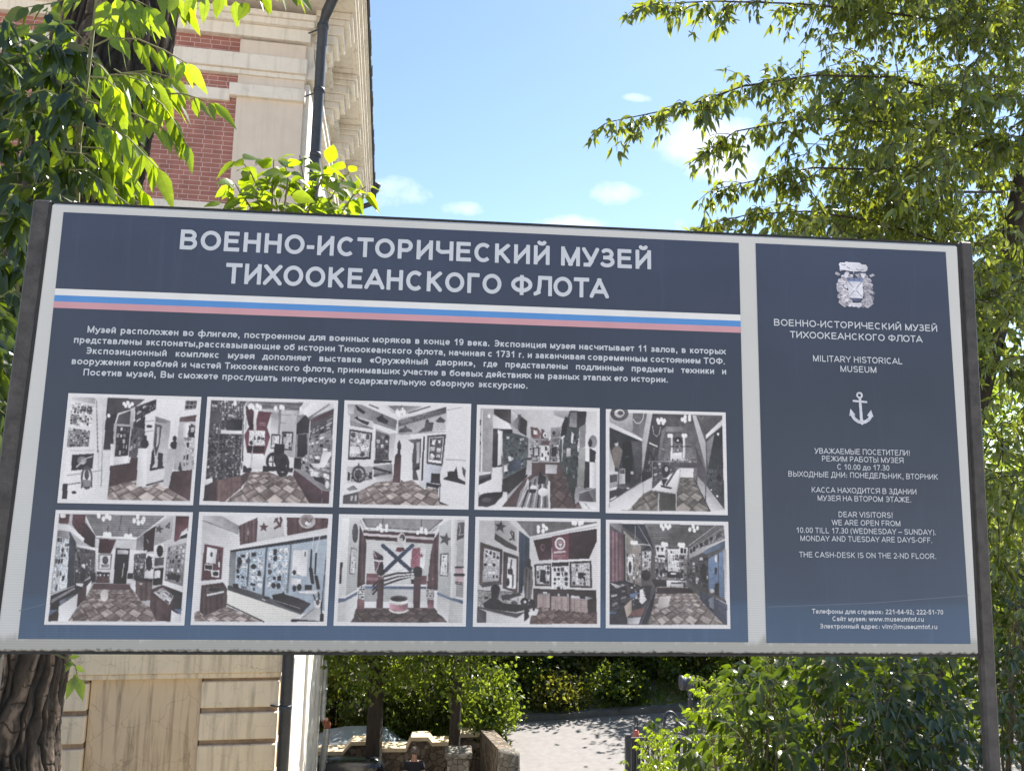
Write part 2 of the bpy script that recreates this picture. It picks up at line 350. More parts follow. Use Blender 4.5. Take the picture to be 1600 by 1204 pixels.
def ink(name, c): return simple(name, c, .5, var=.05, scale=8)
M['white_ink'] = ink('white_ink', (.48, .50, .54)); M['stripe_white'] = ink('stripe_white', (.64, .63, .62))
M['stripe_blue'] = ink('stripe_blue', (.07, .22, .50)); M['stripe_pink'] = ink('stripe_pink', (.50, .26, .29))

b = MB().prism([(SX0 + TL_, SZ0), (SX1 + TR_, SZ0), (SX1, SZ1), (SX0, SZ1)], 0, .05)
b.build('banner', M['banner'], sign, bevel=.006)
f_ = MB().box(SX0 + TL_ - .004, SX1 + TR_ + .004, .006, .065, SZ0 - .008, SZ0 - .001).box(SX0 - .004, SX1 + .004, .004, .06, SZ1 + .001, SZ1 + .008)
f_.prism([(SX0 + TL_ - .010, SZ0 - .001), (SX0 + TL_ - .001, SZ0 - .001), (SX0 - .001, SZ1 + .001), (SX0 - .010, SZ1 + .001)], .006, .06)
f_.prism([(SX1 + TR_ + .001, SZ0 - .001), (SX1 + TR_ + .010, SZ0 - .001), (SX1 + .010, SZ1 + .001), (SX1 + .001, SZ1 + .001)], .006, .06)
f_.build('frame', M['rim'], sign)
for x0, x1, zt, sl_ in ((-.108, -.046, 2.530, TL_), (3.066, 3.116, 2.535, TR_)):
    k_ = (zt + .3) / (SZ1 - SZ0); pm = MB().prism([(x0 + sl_ * k_, -.3), (x1 + sl_ * k_, -.3), (x1, zt), (x0, zt)], .012, .078 if x0 < 0 else .044)
    pm.build('post', M['post'], sign, bevel=.008)
def sheet_poly(name, pts, y, mat, parent):
    me = bpy.data.meshes.new(name); me.from_pydata([(float(x), y, float(z)) for x, z in pts], [], [tuple(range(len(pts)))]); return link(name, me, mat, parent)
def rect(name, x0, x1, z0, z1, y, mat, parent): return sheet_poly(name, [(x0, z0), (x1, z0), (x1, z1), (x0, z1)], y, mat, parent)
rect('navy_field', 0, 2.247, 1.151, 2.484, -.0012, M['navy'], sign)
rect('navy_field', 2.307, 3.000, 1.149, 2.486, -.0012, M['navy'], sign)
def S(px, py): p = at(px, py, 0); return p[0], p[2]
zs = [(S(90, a)[1] + S(1159, c)[1]) / 2 for a, c in ((451.7, 491.2), (462, 500.6), (472, 509.7), (482, 519.3))]
for k, nm in enumerate(('stripe_white', 'stripe_blue', 'stripe_pink')): rect('stripe', 0.0005, 2.2465, zs[k + 1], zs[k], -.0022, M[nm], sign)

# ---- lettering: grotesque glyphs drawn as strokes, turned into clean flat outlines
def L(*p): return ('l', p)
def A(cx, cy, rx, ry, a0=0, a1=360): return ('a', (cx, cy, rx, ry, a0, a1))
_E = [L(0, 0, 0, 1), L(0, 1, .95, 1), L(0, .53, .88, .53), L(0, 0, 1, 0)]; _B = [L(0, 0, 0, 1), L(0, 1, .55, 1), L(0, .53, .58, .53), L(0, 0, .6, 0), A(.55, .765, .37, .235, -90, 90), A(.6, .265, .4, .265, -90, 90)]
_O = [A(.5, .5, .5, .5)]; _P = [L(0, 0, 0, 1), L(0, 1, .55, 1), L(0, .43, .55, .43), A(.55, .715, .45, .285, -90, 90)]; _C = [A(.52, .5, .52, .5, 46, 314)]
_T = [L(.5, 0, .5, 1), L(0, 1, 1, 1)]; _H = [L(0, 0, 0, 1), L(1, 0, 1, 1), L(0, .53, 1, .53)]; _K = [L(0, 0, 0, 1), L(.02, .40, .95, 1), L(.3, .58, 1, 0)]
_M = [L(0, 0, 0, 1), L(1, 0, 1, 1), L(0, 1, .5, 0), L(.5, 0, 1, 1)]; _X = [L(0, 0, .97, 1), L(.03, 1, 1, 0)]; _A = [L(0, 0, .5, 1), L(.5, 1, 1, 0), L(.2, .28, .8, .28)]
_I = [L(0, 0, 0, 1), L(1, 0, 1, 1), L(0, .06, 1, .94)]; _P2 = [L(0, 0, 0, 1), L(1, 0, 1, 1), L(0, 1, 1, 1)]; _Z = [A(.45, .755, .44, .245, -90, 150), L(.28, .51, .5, .51), A(.45, .262, .53, .262, -155, 90)]
_ZH = [L(.5, 0, .5, 1), L(.5, .52, .06, 1), L(.5, .52, 0, 0), L(.5, .52, .94, 1), L(.5, .52, 1, 0)]; _LL = [L(1, 0, 1, 1), L(.3, 1, 1, 1), L(.3, 1, .27, .5, .2, .12), L(.2, .1, 0, 0)]
_D = [L(0, -.25, 0, 0), L(0, 0, 1, 0), L(1, -.25, 1, 0), L(.16, 0, .3, .6), L(.3, .6, .32, 1), L(.32, 1, .84, 1), L(.84, 0, .84, 1)]
_CH = [L(1, 0, 1, 1), L(0, 1, 0, .62), A(.36, .64, .36, .22, 180, 275), L(.36, .42, 1, .46)]; _Y = [L(0, 0, 0, 1), L(0, .58, .42, .58), L(0, 0, .42, 0), A(.42, .29, .26, .29, -90, 90), L(1, 0, 1, 1)]
_SF = [L(0, 0, 0, 1), L(0, .58, .6, .58), L(0, 0, .6, 0), A(.6, .29, .4, .29, -90, 90)]; _EE = [A(.46, .5, .54, .5, -130, 130), L(.3, .5, 1, .5)]; _YA = [L(1, 0, 1, 1), L(.45, 1, 1, 1), L(.45, .43, 1, .43), A(.45, .715, .45, .285, 90, 270), L(.52, .43, 0, 0)]
_S = [A(.5, .755, .45, .245, 22, 270), A(.5, .255, .5, .255, -158, 90)]; _V = [L(0, 1, .5, 0), L(.5, 0, 1, 1)]; _W = [L(0, 1, .26, 0), L(.26, 0, .5, 1), L(.5, 1, .74, 0), L(.74, 0, 1, 1)]
_G = [L(0, 0, 0, 1), L(0, 1, 1, 1)]; _BR = [A(.5, 1.36, .24, .13, 190, 350)]; _SH = [L(0, 0, 0, 1), L(.5, 0, .5, 1), L(1, 0, 1, 1), L(0, 0, 1, 0)]
GL = {}   # char: (advance, side bearing, height, strokes, ymin, ymax)
def g_(chars, adv, sb, st, h=716, y0=0.0, y1=1.0):
    for c in chars: GL[c] = (adv, sb, h, st, y0 * h, y1 * h)
for c, adv, sb, st in (('АA', 722, 4, _A), ('Б', 719, 70, [L(0, 0, 0, 1), L(0, 1, .88, 1)] + _SF[1:]), ('ВB', 722, 70, _B), ('Г', 581, 72, _G), ('ЕE', 667, 68, _E), ('Ж', 990, 8, _ZH), ('З', 610, 34, _Z), ('И', 719, 70, _I), ('КK', 690, 70, _K), ('Л', 702, 12, _LL),
                       ('МM', 833, 70, _M), ('НH', 722, 70, _H), ('ОO', 778, 42, _O), ('П', 719, 72, _P2), ('РP', 667, 70, _P), ('СC', 722, 46, _C), ('ТT', 611, 20, _T), ('ХX', 667, 6, _X), ('Ч', 703, 40, _CH), ('Ы', 890, 70, _Y), ('Ь', 692, 70, _SF), ('Э', 718, 44, _EE), ('Я', 722, 24, _YA),
                       ('У', 640, 6, [L(0, 1, .54, .24), L(1, 1, .5, .12), L(.5, .13, .38, .0), L(.38, 0, .12, 0)]), ('D', 722, 70, [L(0, 0, 0, 1), L(0, 1, .45, 1), L(0, 0, .45, 0), A(.45, .5, .55, .5, -90, 90)]), ('F', 611, 70, [L(0, 0, 0, 1), L(0, 1, 1, 1), L(0, .5, .86, .5)]),
                       ('I', 278, 66, [L(.5, 0, .5, 1)]), ('L', 611, 72, [L(0, 0, 0, 1), L(0, 0, 1, 0)]), ('N', 722, 70, [L(0, 0, 0, 1), L(1, 0, 1, 1), L(0, .96, 1, .04)]), ('R', 722, 70, _P + [L(.5, .43, 1, 0)]), ('S', 667, 40, _S), ('U', 722, 70, [L(0, .38, 0, 1), L(1, .38, 1, 1), A(.5, .38, .5, .38, 180, 360)]), ('V', 667, 4, _V), ('W', 944, 4, _W), ('Y', 667, 4, [L(0, 1, .5, .44), L(1, 1, .5, .44), L(.5, 0, .5, .44)]),
                       ('0', 556, 38, _O), ('1', 556, 90, [L(.75, 0, .75, 1), L(.75, 1, .05, .72)]), ('2', 556, 36, [A(.48, .715, .48, .285, -25, 165), L(.9, .58, .06, .04), L(0, 0, 1, 0)]), ('3', 556, 36, _Z), ('4', 556, 22, [L(.74, 0, .74, 1), L(.74, 1, .02, .28), L(0, .24, 1, .24)]), ('5', 556, 36, [L(.18, 1, .95, 1), L(.18, 1, .08, .5), A(.46, .32, .54, .32, -155, 130)]),
                       ('6', 556, 36, [A(.5, .31, .5, .31), A(.54, .5, .54, .5, 50, 190)]), ('7', 556, 36, [L(0, 1, 1, 1), L(1, 1, .36, 0)]), ('9', 556, 36, [A(.5, .69, .5, .31), A(.46, .5, .54, .5, 230, 370)]), ('!', 333, 94, [L(.5, .36, .5, 1), L(.5, 0, .5, .04)])): g_(c, adv, sb, st)
g_('Й', 719, 70, _I + _BR, 716, 0, 1.36); g_('Д', 740, 4, _D, 716, -.21, 1); g_('Ф', 854, 36, [L(.5, -.1, .5, 1.1), A(.5, .53, .5, .37)], 716, 0, 1)
for c, adv, sb, st, y0, y1 in (('а', 556, 34, [A(.46, .70, .44, .30, 0, 158), L(.9, 0, .9, .7), A(.4, .27, .4, .27, 70, 310), L(.4, .54, .9, .6)], 0, 1), ('б', 605, 34, [A(.5, .47, .5, .47), L(.0, .5, .05, .95), L(.05, .95, .3, 1.25), L(.3, 1.25, .95, 1.36)], 0, 1.42), ('в', 575, 62, _B, 0, 1), ('г', 420, 62, _G, 0, 1), ('д', 620, 2, _D, -.26, 1), ('еe', 556, 30, [A(.5, .5, .5, .5, 0, 318), L(.05, .48, 1, .48)], 0, 1),
                               ('ж', 785, 4, _ZH, 0, 1), ('з', 490, 22, _Z, 0, 1), ('и', 582, 62, _I, 0, 1), ('й', 582, 62, _I + [A(.5, 1.46, .26, .16, 190, 350)], 0, 1.46), ('к', 530, 62, _K, 0, 1), ('л', 575, 6, _LL, 0, 1), ('м', 687, 62, _M, 0, 1), ('н', 582, 62, _H, 0, 1), ('оo', 611, 34, _O, 0, 1), ('п', 582, 62, _P2, 0, 1), ('р', 611, 60, [L(0, -.5, 0, 1), A(.5, .5, .5, .5)], -.4, 1), ('сc', 556, 34, _C, 0, 1), ('т', 470, 12, _T, 0, 1),
                               ('у', 556, 4, [L(0, 1, .52, .02), L(1, 1, .5, -.12), L(.5, -.12, .34, -.36), L(.34, -.36, .1, -.36)], -.41, 1), ('ф', 889, 34, [L(.5, -.6, .5, 1.5), A(.27, .5, .27, .5), A(.73, .5, .27, .5)], -.4, 1.38), ('х', 556, 4, _X, 0, 1), ('ц', 620, 60, [L(0, 0, 0, 1), L(.82, 0, .82, 1), L(0, 0, 1, 0), L(1, -.25, 1, 0)], -.26, 1), ('ч', 566, 36, _CH, 0, 1), ('ш', 843, 60, _SH, 0, 1), ('щ', 880, 60, [L(0, 0, 0, 1), L(.45, 0, .45, 1), L(.9, 0, .9, 1), L(0, 0, 1, 0), L(1, -.25, 1, 0)], -.26, 1),
                               ('ы', 780, 62, _Y, 0, 1), ('ь', 566, 62, _SF, 0, 1), ('э', 546, 28, _EE, 0, 1), ('ю', 824, 62, [L(0, 0, 0, 1), L(0, .5, .35, .5), A(.68, .5, .32, .5)], 0, 1), ('я', 563, 16, _YA, 0, 1), ('i', 278, 66, [L(.5, 0, .5, 1), L(.5, 1.3, .5, 1.4)], 0, 1.38), ('m', 889, 60, [L(0, 0, 0, 1), L(.5, 0, .5, .65), L(1, 0, 1, .65), A(.25, .65, .25, .35, 0, 180), A(.75, .65, .25, .35, 0, 180)], 0, 1),
                               ('s', 556, 34, _S, 0, 1), ('t', 333, 14, [L(.42, .18, .42, 1.35), L(0, .98, 1, .98), A(.8, .2, .38, .2, 180, 290)], 0, 1.32), ('u', 611, 60, [L(0, .36, 0, 1), L(1, 0, 1, 1), A(.5, .36, .5, .36, 180, 360)], 0, 1), ('v', 556, 4, _V, 0, 1), ('w', 778, 4, _W, 0, 1), ('f', 333, 14, [L(.42, 0, .42, 1.1), L(0, .98, .95, .98), A(.9, 1.1, .48, .28, 85, 180)], 0, 1.42), ('r', 389, 60, [L(0, 0, 0, 1), A(.85, .42, .85, .58, 85, 175)], 0, 1)): g_(c, adv, sb, st, 519, y0, y1)
g_('.', 278, 68, [L(.5, 0, .5, .04)], 716, 0, .21); g_(',', 278, 68, [L(.5, 0, .5, .04), L(.52, -.02, .3, -.2)], 716, -.18, .21); g_(':', 333, 94, [L(.5, 0, .5, .04), L(.5, .62, .5, .7)], 519, 0, 1); g_(';', 333, 94, [L(.5, 0, .5, .04), L(.5, .62, .5, .7), L(.52, -.02, .3, -.24)], 519, -.22, 1)
g_('-', 333, 34, [L(0, .36, 1, .36)]); g_('–', 556, 0, [L(0, .36, 1, .36)]); g_('(', 333, 44, [A(1.6, .4, 1.6, .75, 128, 232)], 716, -.25, 1.02); g_(')', 333, 44, [A(-.6, .4, 1.6, .75, -52, 52)], 716, -.25, 1.02)
g_('«', 556, 40, [L(.42, .1, .02, .5), L(.02, .5, .42, .9), L(1, .1, .6, .5), L(.6, .5, 1, .9)], 519, .05, .95); g_('»', 556, 40, [L(0, .1, .4, .5), L(.4, .5, 0, .9), L(.58, .1, .98, .5), L(.98, .5, .58, .9)], 519, .05, .95)
g_('@', 975, 40, [A(.5, .38, .5, .6, -60, 265), A(.5, .38, .2, .26), L(.72, .1, .76, .66)], 716, -.25, 1.0)
_gc = {}
def glyph(c, t, step):
    key = (c, t, step)
    if key in _gc: return _gc[key]
    adv, sb, h, st, y0, y1 = GL[c]; w = max(adv - 2 * sb, t)
    if c in '@': t = t * .55
    mx_ = lambda u: t / 2 + u * (w - t)
    my_ = lambda v: t / 2 + v * (h - t)
    nx, ny = int(math.ceil((w + 2 * step) / step)) + 1, int(math.ceil((y1 - y0 + 2 * step) / step)) + 1
    X, Y = np.meshgrid(-step + np.arange(nx) * step, y0 - step + np.arange(ny) * step); sd = np.full(X.shape, 1e6)
    def seg(ax, ay, bx, by, ext, rnd):
        dx, dy = bx - ax, by - ay; ln = math.hypot(dx, dy) + 1e-6; dx /= ln; dy /= ln
        al = (X - ax) * dx + (Y - ay) * dy; pe = np.abs(-(X - ax) * dy + (Y - ay) * dx)
        if rnd: return np.hypot(al - np.clip(al, 0, ln), pe) - t / 2
        return np.maximum(np.abs(al - ln / 2) - ln / 2 - ext, pe - t / 2)
    for k, p in st:
        if k == 'l':
            for i in range(0, len(p) - 2, 2):
                dv = abs(p[i + 2] - p[i]) < 1e-6 or abs(p[i + 3] - p[i + 1]) < 1e-6
                sd = np.minimum(sd, seg(mx_(p[i]), my_(p[i + 1]), mx_(p[i + 2]), my_(p[i + 3]), t / 2 if dv else t * .55, False))
        else:
            cx, cy, rx, ry, a0, a1 = p; n = max(6, int(abs(a1 - a0) / 14)); q = np.radians(np.linspace(a0, a1, n + 1))
            px_, py_ = mx_(cx) + rx * (w - t) * np.cos(q), my_(cy) + ry * (h - t) * np.sin(q)
            for i in range(n):
                sd = np.minimum(sd, np.maximum(seg(px_[i], py_[i], px_[i + 1], py_[i + 1], 0, True), -1e6) if 0 < i < n - 1 or a1 - a0 >= 359 else seg(px_[i], py_[i], px_[i + 1], py_[i + 1], 4, False))
    sd = np.maximum(sd, np.maximum(np.maximum(y0 - Y, Y - y1), np.maximum(-X, X - w)))
    V, Fc = [], []; ins = sd < 0
    for j in range(ny - 1):
        i = 0
        while i < nx - 1:
            c4 = [(i, j), (i + 1, j), (i + 1, j + 1), (i, j + 1)]; m = [ins[b, a] for a, b in c4]
            if all(m):
                i2 = i
                while i2 + 1 < nx - 1 and ins[j, i2 + 2] and ins[j + 1, i2 + 2]: i2 += 1
                n = len(V); xa, xb, ya, yb = X[0, i], X[0, i2 + 1], Y[j, 0], Y[j + 1, 0]; V += [(xa, ya), (xb, ya), (xb, yb), (xa, yb)]; Fc.append((n, n + 1, n + 2, n + 3)); i = i2 + 1; continue
            if any(m):
                pol = []
                for k in range(4):
                    a, b = c4[k]; a2, b2 = c4[(k + 1) % 4]
                    if m[k]: pol.append((X[b, a], Y[b, a]))
                    if m[k] != m[(k + 1) % 4]:
                        s0, s1 = sd[b, a], sd[b2, a2]; f = s0 / (s0 - s1); pol.append((X[b, a] + f * (X[b2, a2] - X[b, a]), Y[b, a] + f * (Y[b2, a2] - Y[b, a])))
                if len(pol) >= 3: n = len(V); V += pol; Fc.append(tuple(range(n, n + len(pol))))
            i += 1
    _gc[key] = (np.array(V).reshape(-1, 2), Fc); return _gc[key]
M['crease'] = ink('crease_line', (.10, .13, .18))
for c_ in (((1199.5, 947), (1360, 941), (1513, 929)), ((30, 953), (50, 948), (72, 942))):
    q_ = [S(*p) for p in c_]; sheet_poly('crease', [(x, z) for x, z in q_] + [(x, z - .0022) for x, z in reversed(q_)], -.0018, M['crease'], sign)
def text(body, p0, p1, cap, weight=138, justify=False, mat='white_ink', step=30):
    """one line of lettering fitted between two baseline points of the board"""
    (x0, z0), (x1, z1) = S(*p0), S(*p1); H = S(p0[0], p0[1] - cap)[1] - z0; zb = (z0 + z1) / 2; sy = H / 716
    nat = sum(278 if c == ' ' else GL[c][0] for c in body) - GL[body[0]][1] - GL[body[-1]][1]
    sp = 278.0; sx_ = (x1 - x0) / nat
    if justify:
        sx_ = sy * .985; ns = body.count(' '); sp = 278 + ((x1 - x0) / sx_ - nat) / ns
        if sp < 150: sp = 150.0; sx_ = (x1 - x0) / (nat + (sp - 278) * ns)
    V, Fc, x = [], [], -GL[body[0]][1]; n = 0
    for c in body:
        if c == ' ': x += sp; continue
        v, f = glyph(c, weight, step); V.append(np.stack([x0 + (x + GL[c][1] + v[:, 0]) * sx_, np.full(len(v), -.0034), zb + v[:, 1] * sy], 1))
        Fc += [tuple(i + n for i in q) for q in f]; n += len(v); x += GL[c][0]
    me = bpy.data.meshes.new('lettering'); me.from_pydata(np.concatenate(V).tolist(), [], Fc); me.update()
    return link('lettering', me, M[mat], sign)
text('ВОЕННО-ИСТОРИЧЕСКИЙ МУЗЕЙ', (281, 390.5), (1017, 420.5), 31, 140, step=15)
text('ТИХООКЕАНСКОГО ФЛОТА', (352, 442.5), (951, 467), 32, 140, step=15)
text('Музей расположен во флигеле, построенном для военных моряков в конце 19 века. Экспозиция музея насчитывает 11 залов, в которых', (137, 520.6), (1133.6, 553), 10.6, 132, True)
text('представлены экспонаты,рассказывающие об истории Тихоокеанского флота, начиная с 1731 г. и заканчивая современным состоянием ТОФ.', (116, 537), (1132, 568.4), 10.6, 132, True)
text('Экспозиционный комплекс музея дополняет выставка «Оружейный дворик», где представлены подлинные предметы техники и', (134, 554), (1134, 583.9), 10.6, 132, True)
text('вооружения кораблей и частей Тихоокеанского флота, принимавших участие в боевых действиях на разных этапах его истории.', (112.5, 570), (1043, 596.9), 10.6, 132, True)
text('Посетив музей, Вы сможете прослушать интересную и содержательную обзорную экскурсию.', (130.7, 587.2), (824, 606.5), 10.6, 132, True)
text('ВОЕННО-ИСТОРИЧЕСКИЙ МУЗЕЙ', (1208.7, 507.6), (1463.6, 519.6), 10.6, 112)
text('ТИХООКЕАНСКОГО ФЛОТА', (1233.6, 526.5), (1441, 536.5), 10.6, 112)
text('MILITARY HISTORICAL', (1269.7, 564.4), (1409, 569.4), 9.8, 104)
text('MUSEUM', (1312.6, 580.9), (1368.6, 582.6), 9.6, 104)
for s_, a, c in (('УВАЖАЕМЫЕ ПОСЕТИТЕЛИ!', (1272, 708.5), (1420.9, 711.4)), ('РЕЖИМ РАБОТЫ МУЗЕЯ', (1283.7, 720), (1411, 723.6)),
                 ('С 10.00 до 17.30', (1307.5, 733), (1389, 735)), ('ВЫХОДНЫЕ ДНИ: ПОНЕДЕЛЬНИК, ВТОРНИК', (1231, 743.4), (1464.5, 749.7)),
                 ('КАССА НАХОДИТСЯ В ЗДАНИИ', (1267.7, 768.6), (1431, 772.4)), ('МУЗЕЯ НА ВТОРОМ ЭТАЖЕ.', (1277, 781.7), (1423, 784.6)),
                 ('DEAR VISITORS!', (1309.6, 807.3), (1394, 808.7)), ('WE ARE OPEN FROM', (1298.8, 820), (1406, 821.5)),
                 ('10.00 TILL 17.30 (WEDNESDAY – SUNDAY).', (1244, 831.5), (1461.5, 835.5)), ('MONDAY AND TUESDAY ARE DAYS-OFF.', (1250, 844.5), (1455.7, 847.7)),
                 ('THE CASH-DESK IS ON THE 2-ND FLOOR.', (1248, 869.5), (1462, 873))):
    text(s_, a, c, 8.7, 100)
for s_, a, c in (('Телефоны для справок: 221-64-92; 222-51-70', (1268, 957.5), (1473, 959.5)), ('Сайт музея: www.museumtof.ru', (1300, 969), (1442.6, 970.6)),
                 ('Электронный адрес: vim@museumtof.ru', (1280, 980.8), (1463.6, 982))):
    text(s_, a, c, 7.6, 132)

# ---- printed pictures: small raster painted shape by shape (a flat print on the board)
def homog(src, dst):
    A = []
    for (x, y), (u, v) in zip(src, dst):
        A += [[x, y, 1, 0, 0, 0, -u * x, -u * y, -u], [0, 0, 0, x, y, 1, -v * x, -v * y, -v]]
    return np.linalg.svd(np.array(A, float))[2][-1].reshape(3, 3)
def hap(H, x, y): w = H[2, 0] * x + H[2, 1] * y + H[2, 2]; return (H[0, 0] * x + H[0, 1] * y + H[0, 2]) / w, (H[1, 0] * x + H[1, 1] * y + H[1, 2]) / w
PAL = dict(W=(224, 221, 225), L=(188, 184, 190), G=(138, 134, 140), D=(88, 82, 90), K=(55, 50, 58), M=(92, 56, 66), R=(128, 64, 80), P=(180, 128, 142), B=(92, 110, 148), T=(84, 94, 100), O=(102, 76, 80))
def cc(c): return np.array(PAL[c] if isinstance(c, str) else c, float)
class Print:
    def __init__(s, corners, w, h, seed=0, bg='W'):
        u, v = np.meshgrid((np.arange(w)) / (w - 1), (np.arange(h)) / (h - 1)); s.w, s.h = w, h
        s.X, s.Y = hap(homog([(0, 0), (1, 0), (1, 1), (0, 1)], corners), u, v)
        s.img = np.zeros((h, w, 3)) + cc(bg); s.a = np.zeros((h, w)); s.r = np.random.RandomState(seed)
    def m_poly(s, pts):
        m = np.zeros(s.X.shape, bool); n = len(pts)
        for i in range(n):
            (x0, y0), (x1, y1) = pts[i], pts[(i + 1) % n]
            if y0 == y1: continue
            c = ((y0 > s.Y) != (y1 > s.Y)) & (s.X < (x1 - x0) * (s.Y - y0) / (y1 - y0) + x0); m ^= c
        return m
    def put(s, m, c):
        c = cc(c)
        if m.sum() > 60:      # light falls off across every surface of the printed picture
            q = s.r.uniform(0, 6.28); t = (s.X * math.cos(q) + s.Y * math.sin(q)); t = t[m]; t = (t - t.mean()) / (np.ptp(t) + 1e-6); s.img[m] = c * (1 + t[:, None] * s.r.uniform(.12, .42) * (.5 if c.mean() > 200 else 1))
        else: s.img[m] = c
        s.a[m] = 1; return s
    def poly(s, c, *xy): return s.put(s.m_poly(list(zip(xy[::2], xy[1::2]))), c)
    def ell(s, c, *ps):
        for k in range(0, len(ps), 4):
            x, y, a, b = ps[k:k + 4]; s.put(((s.X - x) / a) ** 2 + ((s.Y - y) / b) ** 2 < 1, c)
        return s
    def ring(s, c, x, y, a, b, w):
        q = np.sqrt(((s.X - x) / a) ** 2 + ((s.Y - y) / b) ** 2); return s.put(np.abs(q - 1) < w / a, c)
    def line(s, c, w, *xy):
        pts = list(zip(xy[::2], xy[1::2]))
        for (x0, y0), (x1, y1) in zip(pts[:-1], pts[1:]):
            dx, dy = x1 - x0, y1 - y0; t = np.clip(((s.X - x0) * dx + (s.Y - y0) * dy) / (dx * dx + dy * dy + 1e-6), 0, 1)
            s.put((s.X - x0 - t * dx) ** 2 + (s.Y - y0 - t * dy) ** 2 < (w / 2) ** 2, c)
        return s
    def star(s, c, x, y, r, turn=0):
        p = []
        for k in range(10):
            q = -math.pi / 2 + k * math.pi / 5 + turn; rr = r if k % 2 == 0 else r * .42; p += [x + rr * math.cos(q), y + rr * math.sin(q)]
        return s.poly(c, *p)
    def clut(s, nx, ny, cols, prob, *q):
        """a quad of pinned photographs, papers and small exhibits"""
        P = list(zip(q[::2], q[1::2])); m = s.m_poly(P); u, v = hap(homog(P, [(0, 0), (1, 0), (1, 1), (0, 1)]), s.X, s.Y)
        i = np.clip((u * nx).astype(int), 0, nx - 1); j = np.clip((v * ny).astype(int), 0, ny - 1); fu, fv = u * nx - i, v * ny - j
        k = (nx, ny); a, b, c, d = s.r.uniform(.02, .35, k), s.r.uniform(.6, .98, k), s.r.uniform(.02, .35, k), s.r.uniform(.6, .98, k)
        on = s.r.rand(*k) < prob; ci = s.r.randint(0, len(cols), k); el = s.r.rand(*k) < .3
        ins = (fu > a[i, j]) & (fu < b[i, j]) & (fv > c[i, j]) & (fv < d[i, j])
        ie = ((fu - .5) / .42) ** 2 + ((fv - .5) / .42) ** 2 < 1
        ok = m & on[i, j] & np.where(el[i, j], ie, ins)
        C = np.array([cc(x) for x in cols]); s.img[ok] = C[ci[i, j]][ok]
        # small print inside each item
        no = s.r.rand(nx * 5, ny * 5); n2 = no[np.clip((u * nx * 5).astype(int), 0, nx * 5 - 1), np.clip((v * ny * 5).astype(int), 0, ny * 5 - 1)]
        s.img[m] *= (1 + (n2[m] - .5)[:, None] * .5); s.a[m] = 1; return s
    def parq(s, c1, c2, vx, vy, k, *xy):
        m = s.m_poly(list(zip(xy[::2], xy[1::2]))); h = np.maximum(s.Y - vy, 20); k = k * .74; u = k * (s.X - vx) / h; v = k * 620 / h
        a, b = u + v, u - v; i, j = np.floor(a).astype(int), np.floor(b).astype(int); par = (i + j) % 2
        st = np.floor(np.where(par, a, b) * 4).astype(int)
        hs = np.abs(np.sin(i * 12.99 + j * 78.2 + st * 37.7) * 43758.5) % 1; hc = np.abs(np.sin(i * 45.1 + j * 11.7) * 9631.3) % 1
        t = np.clip(.22 + .45 * hc * (par * .6 + .4) + .35 * hs + .15 * par, 0, 1)[..., None]
        fa, fb = a - i, b - j; edge = (np.minimum(fa, 1 - fa) < .05) | (np.minimum(fb, 1 - fb) < .05)
        col = cc(c1) * (1 - t) + cc(c2) * t; col[edge] *= .72; s.img[m] = col[m]; s.a[m] = 1; return s
    def wood(s, c1, c2, period, *xy):
        m = s.m_poly(list(zip(xy[::2], xy[1::2]))); q = np.floor(s.X / period + 100).astype(int)
        t = (np.abs(np.sin(q * 91.7) * 4375.5) % 1)[..., None]; s.img[m] = (cc(c1) * (1 - t) + cc(c2) * t)[m]; s.a[m] = 1; return s
    def lamps(s, *xy, a=20, b=26):
        for x, y in zip(xy[::2], xy[1::2]): s.ell((238, 236, 236), x, y, a, b)
        return s
    def finish(s, name, x0, x1, z0, z1, y, parent, label=None, alpha=False, grain=.03, contrast=1.0, soft=True):
        im = s.img
        if soft:
            p = np.pad(im, ((1, 1), (1, 1), (0, 0)), 'edge')
            im = (p[1:-1, 1:-1] * 3 + p[:-2, 1:-1] + p[2:, 1:-1] + p[1:-1, :-2] + p[1:-1, 2:]) / 7
        h_, w_ = im.shape[:2]
        if not alpha:
            yy, xx = np.mgrid[0:h_, 0:w_]; fb = np.zeros((h_, w_))
            for sc_, am in ((34, .10), (15, .12), (7, .13), (3.2, .12)):
                gr = s.r.rand(int(h_ / sc_) + 3, int(w_ / sc_) + 3) - .5; gy, gx = yy / sc_, xx / sc_; iy, ix = gy.astype(int), gx.astype(int); fy, fx = gy - iy, gx - ix
                fb += am * 1.3 * ((gr[iy, ix] * (1 - fx) + gr[iy, ix + 1] * fx) * (1 - fy) + (gr[iy + 1, ix] * (1 - fx) + gr[iy + 1, ix + 1] * fx) * fy)
            lum = im.mean(2); wgt = .10 + .90 * np.clip((222 - lum) / 110, 0, 1)
            gyv, gxv = np.gradient(lum); ed = np.clip(np.hypot(gxv, gyv) / 60, 0, 1)     # thin dark contours, as in a sharpened print
            bd = (xx > 7) & (xx < w_ - 8) & (yy > 7) & (yy < h_ - 8); im = im * (1 + np.where(bd, fb * wgt - .10 * ed, 0))[..., None]
            gray = im.mean(2, keepdims=True); im = gray + (im - gray) * .62; im = np.where(bd[..., None], np.clip((im - 128) * 1.04 + 122, 22, 236), im)
        im = np.clip(im * (1 + s.r.normal(0, grain, im.shape[:2])[..., None]), 0, 255)
        alb = np.clip(lin(im) / lin(222) * np.array([.68, .665, .645]), .012, .85)
        w, h = s.w, s.h; u, v = np.meshgrid(np.linspace(x0, x1, w), np.linspace(z1, z0, h))
        vs = np.stack([u, np.full_like(u, y), v], -1).reshape(-1, 3)
        i = (np.arange(h - 1)[:, None] * w + np.arange(w - 1)[None])
